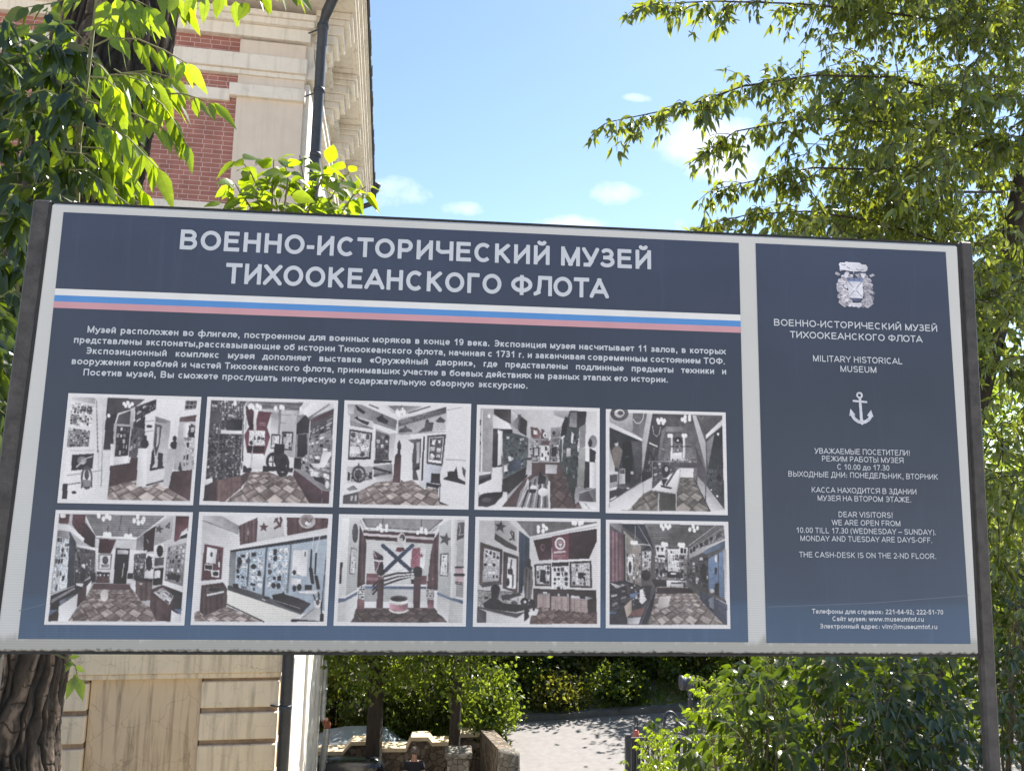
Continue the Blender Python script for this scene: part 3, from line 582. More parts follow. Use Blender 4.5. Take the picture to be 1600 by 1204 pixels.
        if alpha: i = i[s.a[:-1, :-1] * s.a[1:, 1:] * s.a[1:, :-1] * s.a[:-1, 1:] > 0]
        i = i.ravel(); fs = np.stack([i, i + w, i + w + 1, i + 1], 1)
        me = bpy.data.meshes.new(name); me.vertices.add(len(vs)); me.vertices.foreach_set('co', vs.ravel().astype(np.float32))
        me.loops.add(fs.size); me.loops.foreach_set('vertex_index', fs.ravel().astype(np.int32)); me.polygons.add(len(fs))
        me.polygons.foreach_set('loop_start', (np.arange(len(fs)) * 4).astype(np.int32)); me.update(calc_edges=True)
        ca = me.color_attributes.new('ink', 'FLOAT_COLOR', 'POINT')
        ca.data.foreach_set('color', np.concatenate([alb.reshape(-1, 3), np.ones((w * h, 1))], 1).ravel().astype(np.float32))
        o = link(name, me, M['ink'], parent)
        if label: o['label'] = label
        return o
m_, t_, p_ = material('printed_ink'); a_ = t_.nodes.new('ShaderNodeAttribute'); a_.attribute_name = 'ink'
tc_ = t_.nodes.new('ShaderNodeTexCoord'); wv_ = t_.nodes.new('ShaderNodeTexWave'); wv_.bands_direction = 'Z'; wv_.inputs['Scale'].default_value = 46; t_.links.new(tc_.outputs['Object'], wv_.inputs[0])
mi_ = t_.nodes.new('ShaderNodeMix'); mi_.data_type = 'RGBA'; mi_.blend_type = 'MULTIPLY'; mi_.inputs[0].default_value = .12
t_.links.new(a_.outputs['Color'], mi_.inputs[6]); t_.links.new(wv_.outputs[0], mi_.inputs[7]); t_.links.new(mi_.outputs[2], p_.inputs['Base Color']); p_.inputs['Roughness'].default_value = .5
M['ink'] = m_
PW, PH = 250, 206
FL, FD = (216, 196, 190), (70, 50, 52)
p1 = Print([(168, 90), (1418, 115), (1335, 1135), (58, 1118)], PW, PH, 1)
p1.poly('K', 535, 130, 885, 140, 780, 215, 630, 270, 600, 370, 590, 560, 560, 615, 495, 615, 500, 480, 520, 320)
p1.poly((82, 74, 82), 535, 130, 885, 140, 780, 230, 540, 300).poly((84, 58, 64), 556, 770, 740, 740, 750, 690, 820, 690, 800, 960, 900, 970, 1110, 975, 1130, 830, 1330, 800, 1305, 1095, 530, 1085)
p1.poly('D', 740, 380, 890, 280, 880, 600, 820, 640, 800, 700, 730, 680).clut(4, 6, ['K', 'G', 'K', 'L'], .7, 740, 400, 890, 300, 880, 600, 735, 680)
p1.poly('L', 590, 370, 765, 380, 720, 745, 580, 765).poly('K', 620, 395, 745, 400, 720, 670, 600, 680).clut(4, 5, ['L', 'G', 'W', 'D'], .75, 620, 400, 740, 405, 718, 665, 600, 675)
p1.poly('W', 600, 690, 725, 670, 720, 745, 580, 765).poly('D', 640, 290, 760, 245, 745, 380, 615, 372).poly('L', 750, 230, 795, 210, 780, 300, 770, 420, 740, 400)
p1.poly('K', 795, 215, 995, 140, 985, 235, 885, 290, 880, 420, 790, 400).clut(6, 4, ['G', 'D', 'L'], .5, 800, 220, 985, 160, 980, 235, 795, 380)
p1.poly('W', 560, 560, 605, 565, 590, 760, 555, 770).lamps(690, 185, 725, 175, 765, 188, 705, 205, 740, 208, 545, 298, a=17, b=20)
p1.poly('W', 885, 290, 995, 240, 1000, 140, 1390, 145, 1370, 300, 1210, 330, 1180, 620, 1100, 975, 800, 960, 820, 600, 880, 600)
p1.poly('G', 1268, 150, 1380, 150, 1365, 225, 1262, 240).clut(3, 2, ['D', 'K'], .8, 1268, 150, 1380, 150, 1365, 220, 1262, 235)
p1.poly('L', 985, 300, 1125, 345, 1080, 800, 935, 790).poly('G', 990, 310, 1120, 345, 1080, 365, 990, 350).poly('D', 980, 370, 1045, 390, 1020, 560, 985, 680, 965, 560).poly('L', 1000, 400, 1025, 400, 1010, 560, 990, 600).poly('K', 1010, 640, 1055, 650, 1045, 785, 1000, 790).poly('K', 945, 650, 965, 600, 975, 740, 930, 810)
p1.poly('K', 935, 790, 1060, 770, 1060, 785, 935, 812).line('G', 5, 890, 350, 970, 340).line('G', 5, 885, 445, 960, 435).ell('K', 925, 395, 28, 14)
p1.ell('K', 885, 505, 17, 25, 882, 560, 36, 42).ell('K', 1164, 510, 18, 28, 1160, 570, 37, 36).poly('K', 1140, 590, 1185, 590, 1180, 605, 1140, 605)
p1.poly('W', 822, 600, 905, 600, 895, 960, 798, 962).poly('L', 1100, 605, 1178, 608, 1140, 800, 1108, 975, 1050, 945)
p1.poly('O', 1215, 310, 1370, 285, 1362, 345, 1210, 352).poly('L', 1210, 352, 1362, 345, 1345, 800, 1150, 800).clut(4, 7, ['K', 'G', 'L', 'D'], .55, 1260, 370, 1362, 360, 1345, 760, 1240, 780).poly('W', 1245, 365, 1300, 360, 1285, 500, 1240, 500).poly('K', 1300, 390, 1360, 385, 1352, 495, 1295, 495).poly('L', 1315, 400, 1352, 398, 1345, 450, 1312, 452)
p1.poly('K', 1215, 720, 1235, 820, 1195, 800).poly('W', 1170, 800, 1260, 830, 1250, 845, 1165, 815).poly((84, 58, 64), 1140, 820, 1325, 800, 1305, 1095, 1105, 975)
p1.parq(FD, FL, 900, 640, 3.2, 545, 960, 800, 900, 800, 962, 900, 975, 1000, 930, 1100, 980, 1230, 1050, 1305, 1095, 530, 1088)
p1.poly('D', 890, 945, 1055, 895, 1055, 915, 900, 955)
p1.poly('W', 205, 125, 530, 130, 495, 620, 560, 620, 528, 1085, 98, 1085).poly('L', 205, 125, 420, 135, 415, 190, 200, 150).line('G', 8, 430, 150, 440, 640).line('L', 10, 500, 160, 470, 960).line('L', 5, 450, 620, 440, 960)
p1.clut(3, 2, ['G', 'L', 'D', 'G'], .95, 200, 170, 400, 205, 382, 400, 172, 390).clut(8, 8, ['K', 'G', 'L', 'D'], .6, 200, 170, 395, 205, 380, 395, 175, 388).poly('G', 165, 415, 365, 440, 355, 585, 150, 595).clut(10, 7, ['K', 'L', 'W', 'D'], .7, 165, 415, 365, 440, 355, 585, 150, 595)
p1.line('L', 4, 150, 630, 400, 625).poly('K', 200, 668, 400, 655, 390, 795, 190, 815).ell('G', 290, 720, 45, 40).ell('L', 300, 730, 20, 28).line('L', 12, 240, 780, 330, 700, 390, 680).line('G', 5, 150, 860, 300, 840, 480, 810)
p1.ring('D', 335, 880, 46, 95, 7).ell('D', 335, 850, 20, 50).poly('G', 290, 900, 385, 905, 380, 960, 285, 970).line('K', 10, 285, 975, 290, 930).line('K', 10, 380, 965, 378, 920).line('D', 6, 160, 945, 290, 925).poly('K', 110, 940, 155, 940, 150, 1080, 102, 1080).ell('K', 215, 1020, 22, 13)
p1.line('L', 6, 495, 620, 560, 622)

p2 = Print([(92, 60), (1385, 98), (1330, 1152), (10, 1130)], PW, PH, 2)
p2.poly('W', 130, 92, 1345, 125, 1295, 1118, 50, 1093).poly('G', 480, 105, 1040, 118, 1000, 195, 800, 190, 600, 180, 490, 165).poly('L', 600, 180, 1000, 195, 1000, 235, 600, 215)
for k in range(6): p2.line('D', 4, 520 + k * 12, 115 + k * 12, 1030 - k * 4, 125 + k * 12)
p2.poly('D', 130, 92, 480, 105, 455, 160, 445, 700, 420, 840, 65, 930, 75, 860).clut(13, 24, ['G', 'K', 'K', 'L', 'D', 'K'], .8, 135, 100, 455, 140, 425, 835, 70, 925)
p2.clut(9, 6, ['L', 'W', 'D', 'G'], .85, 235, 97, 440, 105, 440, 260, 230, 255).poly('K', 280, 290, 440, 280, 440, 390, 280, 385).poly('W', 222, 387, 445, 397, 445, 432, 222, 427).clut(12, 16, ['K', 'G', 'D', 'K'], .75, 110, 440, 440, 450, 425, 800, 75, 880)
p2.line('L', 8, 452, 140, 420, 830).line('G', 5, 235, 100, 170, 860).line('G', 4, 480, 130, 470, 420).poly('D', 130, 200, 235, 210, 230, 320, 120, 315)
p2.clut(12, 1, ['W', 'D', 'K', 'L'], .9, 70, 880, 420, 800, 430, 835, 70, 925).poly('W', 65, 880, 140, 860, 145, 905, 65, 935)
p2.poly('O', 185, 890, 430, 838, 520, 775, 520, 850, 400, 980, 260, 1098, 180, 1095).wood((110, 80, 82), (130, 98, 96), 20, 185, 890, 430, 842, 428, 960, 260, 1096, 180, 1095).poly((72, 52, 60), 65, 940, 190, 890, 182, 1095, 50, 1093)
p2.poly('M', 470, 150, 550, 190, 545, 330, 500, 350, 480, 260).poly('R', 590, 205, 727, 215, 680, 362, 712, 458, 655, 640, 485, 615, 458, 440, 500, 365, 580, 390, 575, 300).poly((80, 48, 58), 500, 200, 550, 195, 545, 390, 505, 390)
p2.poly('W', 550, 190, 600, 195, 575, 300, 572, 390, 545, 390).line((190, 150, 160), 10, 612, 320, 662, 325).line((190, 150, 160), 8, 610, 340, 664, 345).poly('W', 505, 393, 663, 397, 660, 548, 500, 542).clut(4, 3, ['K', 'D', 'W'], .55, 510, 400, 660, 400, 658, 545, 505, 540)
p2.poly((62, 40, 48), 487, 548, 657, 552, 650, 615, 487, 610).line('L', 9, 560, 390, 520, 770).poly('W', 540, 620, 648, 622, 640, 775, 530, 770).poly('K', 450, 740, 530, 770, 525, 800, 440, 810).line('W', 16, 430, 700, 490, 760)
p2.poly('L', 725, 215, 800, 220, 795, 430, 720, 425).poly('G', 800, 190, 830, 190, 810, 440, 790, 440).poly('L', 820, 200, 980, 200, 945, 660, 820, 640).line('G', 4, 830, 240, 970, 240).line('G', 4, 825, 320, 965, 322)
p2.poly('D', 724, 430, 815, 435, 808, 580, 715, 575).poly('W', 735, 445, 805, 448, 798, 570, 725, 565).clut(2, 2, ['D', 'L', 'W'], .6, 735, 445, 805, 448, 798, 570, 725, 565).poly('K', 834, 406, 942, 410, 926, 592, 830, 586).poly('L', 846, 420, 932, 424, 918, 580, 842, 576).clut(3, 4, ['K', 'D', 'L'], .6, 846, 420, 932, 424, 918, 580, 842, 576)
p2.poly('K', 640, 745, 940, 765, 935, 805, 640, 800).poly('W', 685, 795, 905, 795, 820, 852).poly((38, 35, 44), 760, 525, 858, 530, 848, 640, 880, 660, 865, 800, 790, 800, 745, 690)
p2.ring('K', 738, 705, 54, 76, 12).ring('K', 835, 738, 54, 96, 14).line('K', 8, 738, 640, 738, 780).line('K', 8, 690, 705, 780, 705).line('K', 9, 790, 690, 880, 790).line('K', 9, 790, 790, 880, 690)
p2.poly('G', 980, 240, 1100, 240, 1340, 130, 1340, 180, 1310, 990, 1230, 985, 945, 775, 970, 330).poly('W', 1035, 200, 1110, 125, 1340, 128, 1340, 180, 1110, 270, 1060, 280).poly('G', 1085, 270, 1305, 125, 1300, 145, 1090, 285)
p2.poly('K', 975, 330, 1060, 240, 1110, 300, 1095, 330, 1095, 420, 970, 430).poly((92, 66, 74), 1110, 290, 1340, 182, 1340, 237, 1110, 335).poly('D', 1100, 330, 1340, 240, 1330, 420, 1095, 440).clut(5, 7, ['L', 'W', 'D', 'K', 'G'], .8, 1100, 400, 1335, 250, 1325, 560, 1085, 570)
p2.clut(6, 6, ['W', 'K', 'L', 'D'], .8, 1000, 600, 1325, 560, 1310, 960, 1010, 770).poly('K', 985, 430, 1075, 430, 1080, 620, 1040, 660, 980, 660).poly('K', 950, 670, 1020, 670, 1020, 780, 945, 770).poly('W', 1110, 720, 1200, 720, 1230, 610, 1320, 600, 1318, 640, 1250, 760, 1140, 760).poly('K', 1140, 850, 1250, 860, 1250, 930, 1150, 880).line('L', 8, 1110, 300, 1080, 700).ell('W', 1275, 930, 20, 40).poly('W', 1110, 800, 1190, 800, 1190, 850, 1110, 850)
p2.poly((84, 57, 66), 950, 780, 1225, 985, 1300, 990, 1295, 1118, 1100, 1112, 935, 860).line('G', 4, 1225, 985, 1222, 1115).line('L', 4, 1225, 985, 1300, 990)
p2.parq(FD, FL, 760, 560, 4.0, 520, 805, 680, 800, 820, 852, 935, 835, 1100, 1112, 260, 1098, 440, 970)
p2.lamps(525, 150, 545, 165, 510, 160, 585, 150, 615, 165, 767, 175, 820, 165, 840, 175, 1020, 180, 365, 128, a=18, b=28)

p3 = Print([(55, 65), (1307, 100), (1280, 1145), (0, 1122)], PW, PH, 3)
p3.poly('G', 85, 105, 210, 105, 572, 262, 560, 362, 90, 205).poly('L', 90, 110, 150, 110, 150, 200, 90, 200).poly('K', 160, 105, 265, 185, 245, 202, 180, 160).poly('K', 370, 240, 430, 205, 440, 235, 490, 270, 470, 300, 385, 270).line('L', 6, 340, 270, 560, 350)
p3.poly('L', 110, 200, 340, 272, 335, 347, 110, 312).poly('K', 150, 235, 180, 225, 200, 250, 300, 282, 280, 312, 205, 275).poly('G', 112, 265, 200, 290, 335, 340, 335, 350, 112, 315)
p3.poly('L', 430, 112, 822, 122, 680, 192, 590, 212, 540, 190).poly('G', 480, 118, 790, 122, 660, 170, 570, 180).line('D', 10, 300, 108, 390, 145).line('D', 10, 690, 190, 900, 125).lamps(575, 180, 595, 195, 625, 165, 645, 185, a=18, b=32).line('D', 4, 620, 110, 612, 160)
p3.poly((112, 108, 114), 585, 265, 1062, 130, 1055, 192, 585, 328).clut(14, 3, ['D', 'G', 'D'], .5, 585, 268, 1060, 135, 1055, 190, 585, 325).poly('L', 585, 328, 1060, 190, 1055, 372, 578, 402).poly('D', 588, 378, 600, 350, 640, 335, 655, 300, 672, 335, 728, 362, 722, 376, 600, 384).poly('D', 778, 384, 845, 330, 858, 260, 880, 248, 892, 285, 935, 282, 920, 366).poly('D', 955, 268, 1000, 228, 1050, 264, 1040, 286, 970, 282).line('G', 5, 578, 402, 1055, 372).line('G', 4, 600, 250, 1210, 135)
for k in range(3): p3.line('G', 4, 960, 310 + k * 22, 1050, 296 + k * 24)
p3.poly('K', 105, 350, 326, 386, 310, 646, 90, 652).poly('L', 115, 368, 310, 398, 298, 625, 98, 630).clut(4, 4, ['W', 'L', 'G', 'D', 'W'], .8, 115, 370, 310, 398, 298, 625, 98, 628).poly('W', 105, 520, 205, 520, 205, 590, 100, 590)
p3.poly('D', 360, 345, 497, 400, 492, 652, 345, 662).clut(3, 5, ['G', 'L', 'K', 'W'], .7, 362, 400, 497, 412, 490, 640, 350, 640).poly('L', 360, 345, 497, 400, 560, 390, 552, 640, 540, 660, 500, 640, 500, 410, 360, 365)
p3.poly('W', 340, 310, 365, 320, 350, 840, 340, 700).poly('K', 345, 655, 522, 660, 510, 690, 345, 690).poly('W', 345, 690, 510, 680, 510, 700, 345, 715).poly('G', 345, 715, 530, 690, 530, 790, 345, 825).line('K', 22, 345, 735, 505, 778).line('D', 16, 345, 810, 480, 775)
p3.poly('L', 80, 720, 330, 720, 325, 852, 80, 882).ring('D', 195, 795, 60, 72, 10).ell('D', 190, 800, 36, 50).line('D', 8, 195, 690, 195, 880).line('D', 8, 110, 795, 280, 795).line('D', 8, 140, 735, 250, 855).poly('K', 85, 775, 105, 775, 105, 855, 85, 855).poly('K', 298, 775, 325, 772, 325, 835, 298, 840).clut(9, 2, ['D', 'K', 'G'], .7, 80, 820, 330, 800, 325, 850, 80, 880).poly('W', 50, 905, 355, 852, 355, 915, 190, 962, 55, 1000).poly('G', 75, 940, 140, 905, 185, 945, 100, 960)
p3.poly('D', 40, 1005, 192, 968, 192, 1090, 38, 1088).poly('L', 115, 1010, 140, 1005, 130, 1060, 110, 1060).poly('L', 155, 1005, 175, 1000, 170, 1060, 150, 1060)
p3.poly('W', 525, 700, 560, 400, 700, 400, 720, 870, 530, 880).poly('L', 360, 820, 530, 790, 530, 850, 360, 880)
p3.poly('W', 620, 440, 690, 452, 742, 490, 722, 850, 645, 872, 610, 850).poly('D', 683, 455, 812, 444, 800, 740, 760, 760, 785, 850, 730, 852, 724, 620, 742, 495).poly('L', 765, 482, 800, 470, 795, 682, 765, 690).poly('K', 745, 730, 800, 715, 795, 745, 745, 760)
p3.poly((90, 60, 66), 556, 606, 583, 585, 612, 606, 612, 650, 603, 882, 530, 880, 550, 650).ell('K', 594, 520, 18, 48).ell('K', 596, 476, 7, 16).poly('K', 582, 560, 606, 560, 606, 600, 578, 590)
p3.poly('W', 815, 420, 862, 420, 842, 950, 788, 905).line('K', 15, 840, 428, 820, 850).poly((196, 200, 215), 862, 420, 880, 420, 866, 690, 1020, 712, 990, 820, 855, 950, 842, 900)
p3.poly('D', 876, 415, 1057, 400, 1022, 714, 863, 690).poly('W', 890, 432, 1038, 420, 1010, 690, 880, 672).poly('D', 900, 440, 1028, 432, 1006, 662, 890, 648).clut(2, 3, ['W', 'L', 'W'], .9, 900, 440, 1028, 432, 1006, 662, 890, 648)
p3.line('G', 5, 1055, 648, 1255, 658).line('L', 4, 1250, 658, 1245, 890).poly('K', 1072, 770, 1140, 765, 1160, 722, 1178, 835, 1250, 872, 1250, 898, 1025, 842, 1075, 815).poly('D', 1218, 720, 1255, 760, 1240, 830, 1222, 780)
p3.poly('K', 915, 785, 1000, 790, 998, 890, 905, 880).poly('K', 866, 878, 998, 902, 980, 936, 862, 912).line('K', 8, 868, 920, 850, 1040).line('K', 8, 972, 930, 968, 1062).line('K', 8, 885, 930, 890, 990).line('K', 7, 1000, 890, 990, 1060)
q3 = (360, 880, 530, 852, 530, 882, 603, 884, 612, 852, 645, 872, 724, 852, 788, 905, 850, 950, 866, 925, 968, 940, 990, 1062, 1085, 1105, 192, 1090, 192, 968)
p3.parq(FD, FL, 660, 640, 3.6, *q3).poly('K', 985, 1065, 1085, 1105, 1000, 1090)

p4 = Print([(68, 45), (1350, 85), (1348, 1168), (42, 1140)], PW, PH, 4)
p4.poly('L', 108, 88, 1315, 125, 1312, 1135, 82, 1108).poly((206, 203, 207), 420, 95, 1090, 110, 950, 275, 800, 330, 600, 280, 540, 150).poly((170, 166, 172), 860, 110, 1090, 112, 1000, 200, 880, 160)
p4.poly((168, 164, 168), 125, 95, 228, 97, 215, 750, 90, 765, 110, 95)
for k in range(26): p4.line((140, 136, 142), 3, 128, 195 + k * 21, 222, 197 + k * 21)
p4.line('W', 16, 122, 100, 116, 750).lamps(195, 165, a=16, b=24).poly('K', 98, 340, 108, 340, 108, 370, 98, 370).poly('K', 98, 430, 108, 430, 108, 460, 98, 460).poly('K', 98, 200, 108, 200, 106, 260, 98, 260).poly('D', 90, 790, 218, 765, 215, 820, 85, 880).poly('K', 88, 830, 218, 780, 216, 822, 85, 880).poly('W', 90, 745, 210, 745, 210, 765, 90, 785)
p4.poly('W', 228, 150, 330, 190, 400, 240, 435, 300, 335, 300, 235, 292).poly((72, 62, 66), 245, 92, 422, 97, 418, 245, 305, 185, 245, 140).poly('G', 418, 255, 492, 180, 500, 312).poly('L', 422, 100, 500, 160, 490, 180, 418, 250).poly((64, 56, 60), 515, 160, 592, 220, 582, 372, 512, 330).poly('D', 495, 150, 525, 150, 515, 330, 500, 320)
p4.poly((66, 55, 60), 235, 292, 336, 305, 332, 692, 228, 702).poly('W', 286, 308, 334, 320, 326, 672, 282, 684).poly('W', 228, 702, 330, 690, 330, 955, 180, 962, 90, 990, 85, 885, 220, 825)
p4.poly('T', 335, 305, 436, 303, 440, 340, 602, 392, 604, 560, 582, 720, 345, 822).poly('K', 335, 305, 436, 303, 434, 345, 345, 350).clut(6, 9, ['K', 'G', 'K', (72, 90, 96), 'L', 'T', 'D'], .75, 370, 370, 600, 400, 580, 700, 350, 790).poly((70, 80, 105), 410, 640, 530, 620, 520, 720, 400, 740).poly('W', 390, 590, 420, 580, 430, 630, 400, 640).poly('W', 350, 680, 385, 670, 390, 740, 350, 750).line('L', 6, 360, 810, 540, 740)
p4.poly((60, 53, 58), 335, 825, 592, 695, 592, 800, 480, 900, 388, 985, 380, 960, 330, 955).poly('W', 330, 955, 384, 958, 384, 1060, 330, 1112, 180, 1112, 240, 1080, 330, 1010).poly('K', 85, 1015, 130, 975, 240, 962, 338, 955, 335, 1000, 250, 1085, 180, 1112, 85, 1105).ell('D', 170, 1040, 55, 25)
p4.poly('G', 600, 395, 930, 395, 905, 640, 640, 640).clut(12, 10, ['L', 'D', 'K', 'W', 'T'], .7, 600, 420, 930, 410, 905, 640, 640, 640).poly((118, 82, 86), 628, 280, 702, 290, 738, 345, 722, 402, 635, 392).poly('W', 655, 310, 702, 322, 698, 362, 656, 356).poly('G', 838, 292, 945, 280, 932, 382, 845, 392).ell('K', 870, 345, 14, 22).poly('O', 740, 300, 770, 310, 770, 400, 735, 400).ell('W', 780, 365, 24, 30).ell('D', 780, 368, 8, 14).poly('O', 735, 425, 830, 425, 820, 470, 740, 470).poly('W', 820, 380, 840, 380, 838, 420, 818, 420)
p4.poly('W', 733, 475, 828, 475, 826, 632, 728, 632).clut(2, 3, ['K', 'D', 'L'], .6, 775, 480, 826, 480, 824, 630, 775, 630).ell('K', 750, 575, 10, 20).poly('K', 655, 490, 715, 490, 715, 590, 655, 590).poly('L', 665, 500, 708, 500, 708, 580, 665, 580).poly('K', 845, 490, 900, 490, 900, 590, 845, 590).poly('L', 600, 570, 635, 570, 635, 780, 575, 780).poly('K', 590, 600, 640, 600, 640, 625, 590, 625)
p4.poly((92, 70, 72), 640, 650, 930, 650, 1000, 800, 1165, 1135, 330, 1112, 560, 830, 640, 780).parq((74, 54, 58), (120, 96, 96), 800, 380, 6, 820, 780, 1000, 800, 1165, 1135, 825, 1130)
p4.poly((72, 80, 82), 955, 270, 1050, 110, 1212, 120, 1200, 250, 1142, 280, 1115, 450, 1130, 870, 1080, 1090, 1000, 800, 940, 700, 920, 520).poly((58, 56, 58), 1035, 115, 1212, 122, 1196, 255, 1110, 305, 1020, 290).poly('G', 1040, 130, 1110, 118, 1112, 290, 1030, 280).poly((52, 50, 54), 955, 270, 990, 170, 1025, 190, 1000, 360, 940, 380).clut(7, 9, ['K', 'T', 'G', 'K', 'D'], .7, 960, 400, 1140, 350, 1130, 860, 960, 740).poly('W', 1055, 330, 1082, 350, 1066, 462, 1048, 440).poly('W', 940, 390, 985, 360, 985, 385, 945, 410).line('L', 12, 965, 400, 955, 640).poly('L', 1005, 500, 1050, 500, 1045, 590, 1000, 590)
p4.poly('W', 1212, 120, 1316, 125, 1312, 650, 1200, 640, 1140, 505, 1145, 300, 1200, 255).poly('G', 1140, 290, 1205, 255, 1195, 490, 1140, 510).poly((150, 150, 148), 1135, 505, 1200, 500, 1190, 920, 1110, 900).poly('K', 1198, 640, 1248, 650, 1242, 912, 1185, 922).poly('W', 1245, 650, 1312, 650, 1310, 920, 1242, 915).ell('G', 1280, 435, 42, 66).ell('K', 1250, 450, 20, 45).poly('K', 1245, 500, 1310, 540, 1300, 650, 1245, 645)
p4.poly('G', 1100, 905, 1190, 920, 1312, 925, 1312, 1060, 1130, 1060, 1095, 1090, 1085, 1000).line('L', 10, 1140, 965, 1290, 925).poly('D', 1140, 980, 1230, 950, 1290, 1060, 1130, 1055).poly('W', 1128, 1055, 1312, 1065, 1312, 1135, 1180, 1132).line('G', 5, 1190, 1070, 1240, 1132)
p4.poly('G', 590, 860, 680, 790, 800, 780, 830, 850, 832, 1125, 480, 1112, 520, 950)
for k in range(9): p4.line(['L', 'K', 'W', 'D'][k % 4], 16, 600 + k * 26, 830 + (k % 3) * 30, 500 + k * 40, 1115)
p4.poly('K', 700, 880, 725, 730, 745, 780, 790, 800, 780, 870).ell('W', 660, 915, 35, 30).ell('W', 760, 960, 55, 45).poly('K', 610, 930, 690, 930, 680, 970, 615, 965).line('W', 12, 605, 840, 600, 930).line('W', 8, 500, 1110, 590, 930).line('W', 18, 822, 850, 825, 1120)
p4.poly('L', 785, 668, 906, 675, 902, 772, 780, 766)

p5 = Print([(72, 55), (1292, 95), (1312, 1138), (75, 1110)], PW, PH, 5)
p5.poly((112, 108, 114), 108, 88, 1255, 125, 1278, 1075, 1130, 1098, 110, 1085).poly((92, 87, 92), 545, 105, 950, 125, 905, 235, 690, 232).poly('G', 690, 232, 905, 240, 900, 290, 680, 290)
p5.poly((178, 174, 180), 108, 88, 350, 95, 345, 290, 440, 355, 108, 190).poly((120, 116, 122), 345, 95, 500, 103, 440, 360, 350, 290).ring('D', 210, 100, 72, 60, 20).ell('D', 220, 95, 30, 22).line('W', 9, 350, 160, 380, 200, 420, 200, 450, 160, 460, 100).poly('W', 108, 185, 442, 355, 440, 388, 108, 242)
p5.poly((58, 58, 66), 108, 242, 440, 386, 432, 790, 110, 1002).poly((84, 82, 90), 330, 380, 440, 388, 432, 700, 390, 780).poly((120, 108, 104), 190, 400, 245, 480, 205, 670, 165, 640, 130, 480).poly('L', 112, 440, 165, 640, 165, 690, 110, 700).ell('K', 288, 380, 34, 30).ell('L', 180, 405, 22, 26).ell('K', 160, 385, 35, 18).poly((34, 32, 38), 245, 400, 330, 395, 348, 620, 320, 800, 275, 800, 242, 600).ell((95, 120, 160), 300, 540, 5, 7).ell((95, 120, 160), 280, 545, 5, 7)
p5.poly('L', 110, 690, 202, 688, 198, 832, 110, 865).poly('D', 115, 725, 195, 720, 190, 790, 115, 805).poly('L', 210, 665, 270, 660, 272, 820, 205, 840).poly('D', 212, 670, 268, 668, 266, 715, 220, 712).poly('L', 325, 690, 358, 690, 355, 720, 325, 722).poly('W', 115, 970, 180, 935, 180, 955, 115, 990).ell('D', 250, 840, 70, 25).ell('W', 300, 862, 16, 9).poly('W', 110, 860, 190, 840, 188, 870, 110, 890)
p5.poly((74, 70, 76), 545, 110, 690, 205, 610, 575, 560, 700, 440, 790, 450, 660).poly('L', 490, 103, 548, 105, 500, 380, 448, 700, 440, 380).line('L', 8, 548, 230, 560, 310, 590, 338, 615, 310, 630, 240).poly('W', 512, 392, 600, 432, 600, 448, 512, 410).clut(5, 7, ['K', 'G', 'D', 'K'], .7, 510, 440, 610, 460, 560, 720, 450, 760).poly((130, 126, 132), 640, 280, 690, 220, 620, 560, 600, 580).poly('L', 640, 455, 670, 468, 668, 478, 640, 465)
p5.poly((118, 114, 120), 690, 290, 935, 310, 1000, 600, 760, 600, 660, 580).poly('W', 735, 340, 755, 340, 755, 580, 730, 580).poly('W', 855, 340, 880, 340, 880, 560, 855, 560).clut(7, 6, ['W', 'D', 'K', 'L', 'G'], .7, 755, 340, 855, 340, 858, 580, 755, 580).ell('K', 805, 375, 40, 30).ell('W', 805, 378, 12, 12).line('K', 8, 735, 440, 950, 440).poly('W', 760, 500, 850, 500, 850, 580, 740, 580).clut(12, 3, ['D', 'W', 'K', 'L'], .8, 690, 560, 990, 560, 990, 640, 690, 640).poly('D', 690, 600, 1000, 605, 1000, 655, 760, 650)
p5.poly((105, 100, 106), 895, 210, 950, 130, 1000, 440, 1005, 620, 960, 500).poly('D', 985, 440, 1090, 690, 1090, 840, 1000, 740, 1000, 600).poly((92, 88, 94), 990, 125, 1255, 130, 1255, 165, 1090, 320, 1030, 260).poly('L', 950, 122, 992, 125, 1095, 420, 1100, 695).line('G', 8, 1010, 130, 1040, 170, 1075, 130).poly('W', 1090, 322, 1256, 165, 1258, 228, 1090, 366)
p5.poly((60, 62, 70), 1090, 382, 1258, 235, 1278, 1078, 1095, 832).poly('G', 1095, 390, 1180, 310, 1105, 690).poly((80, 82, 92), 1095, 660, 1200, 680, 1210, 900, 1100, 820).clut(5, 6, ['K', (70, 72, 82), 'D'], .5, 1100, 700, 1270, 600, 1270, 1000, 1100, 820).lamps(1215, 315, a=13, b=16).ell('W', 1145, 880, 8, 10, 1205, 945, 12, 14)
p5.poly('L', 1000, 735, 1095, 840, 1278, 1078, 1130, 1098, 1000, 830).line('D', 8, 1000, 735, 1000, 830).line('D', 8, 1090, 830, 1085, 990).line('K', 8, 970, 770, 1135, 1098)
p5.poly('K', 440, 700, 620, 700, 540, 760, 440, 800).poly((214, 211, 215), 110, 1004, 455, 795, 620, 708, 622, 800, 320, 1078, 110, 1088).line('G', 5, 455, 795, 455, 920).poly('W', 828, 655, 968, 660, 962, 758, 830, 752)
p5.poly((84, 83, 92), 540, 590, 762, 590, 782, 650, 780, 740, 640, 790, 545, 870).clut(6, 6, ['G', 'D', (96, 96, 104), 'L'], .6, 545, 600, 760, 600, 740, 720, 560, 800).line('L', 6, 540, 590, 762, 592).line('L', 5, 545, 590, 545, 870).poly('W', 535, 880, 640, 775, 780, 690, 830, 655, 822, 720, 792, 920).poly('L', 790, 905, 825, 690, 835, 720, 800, 900)
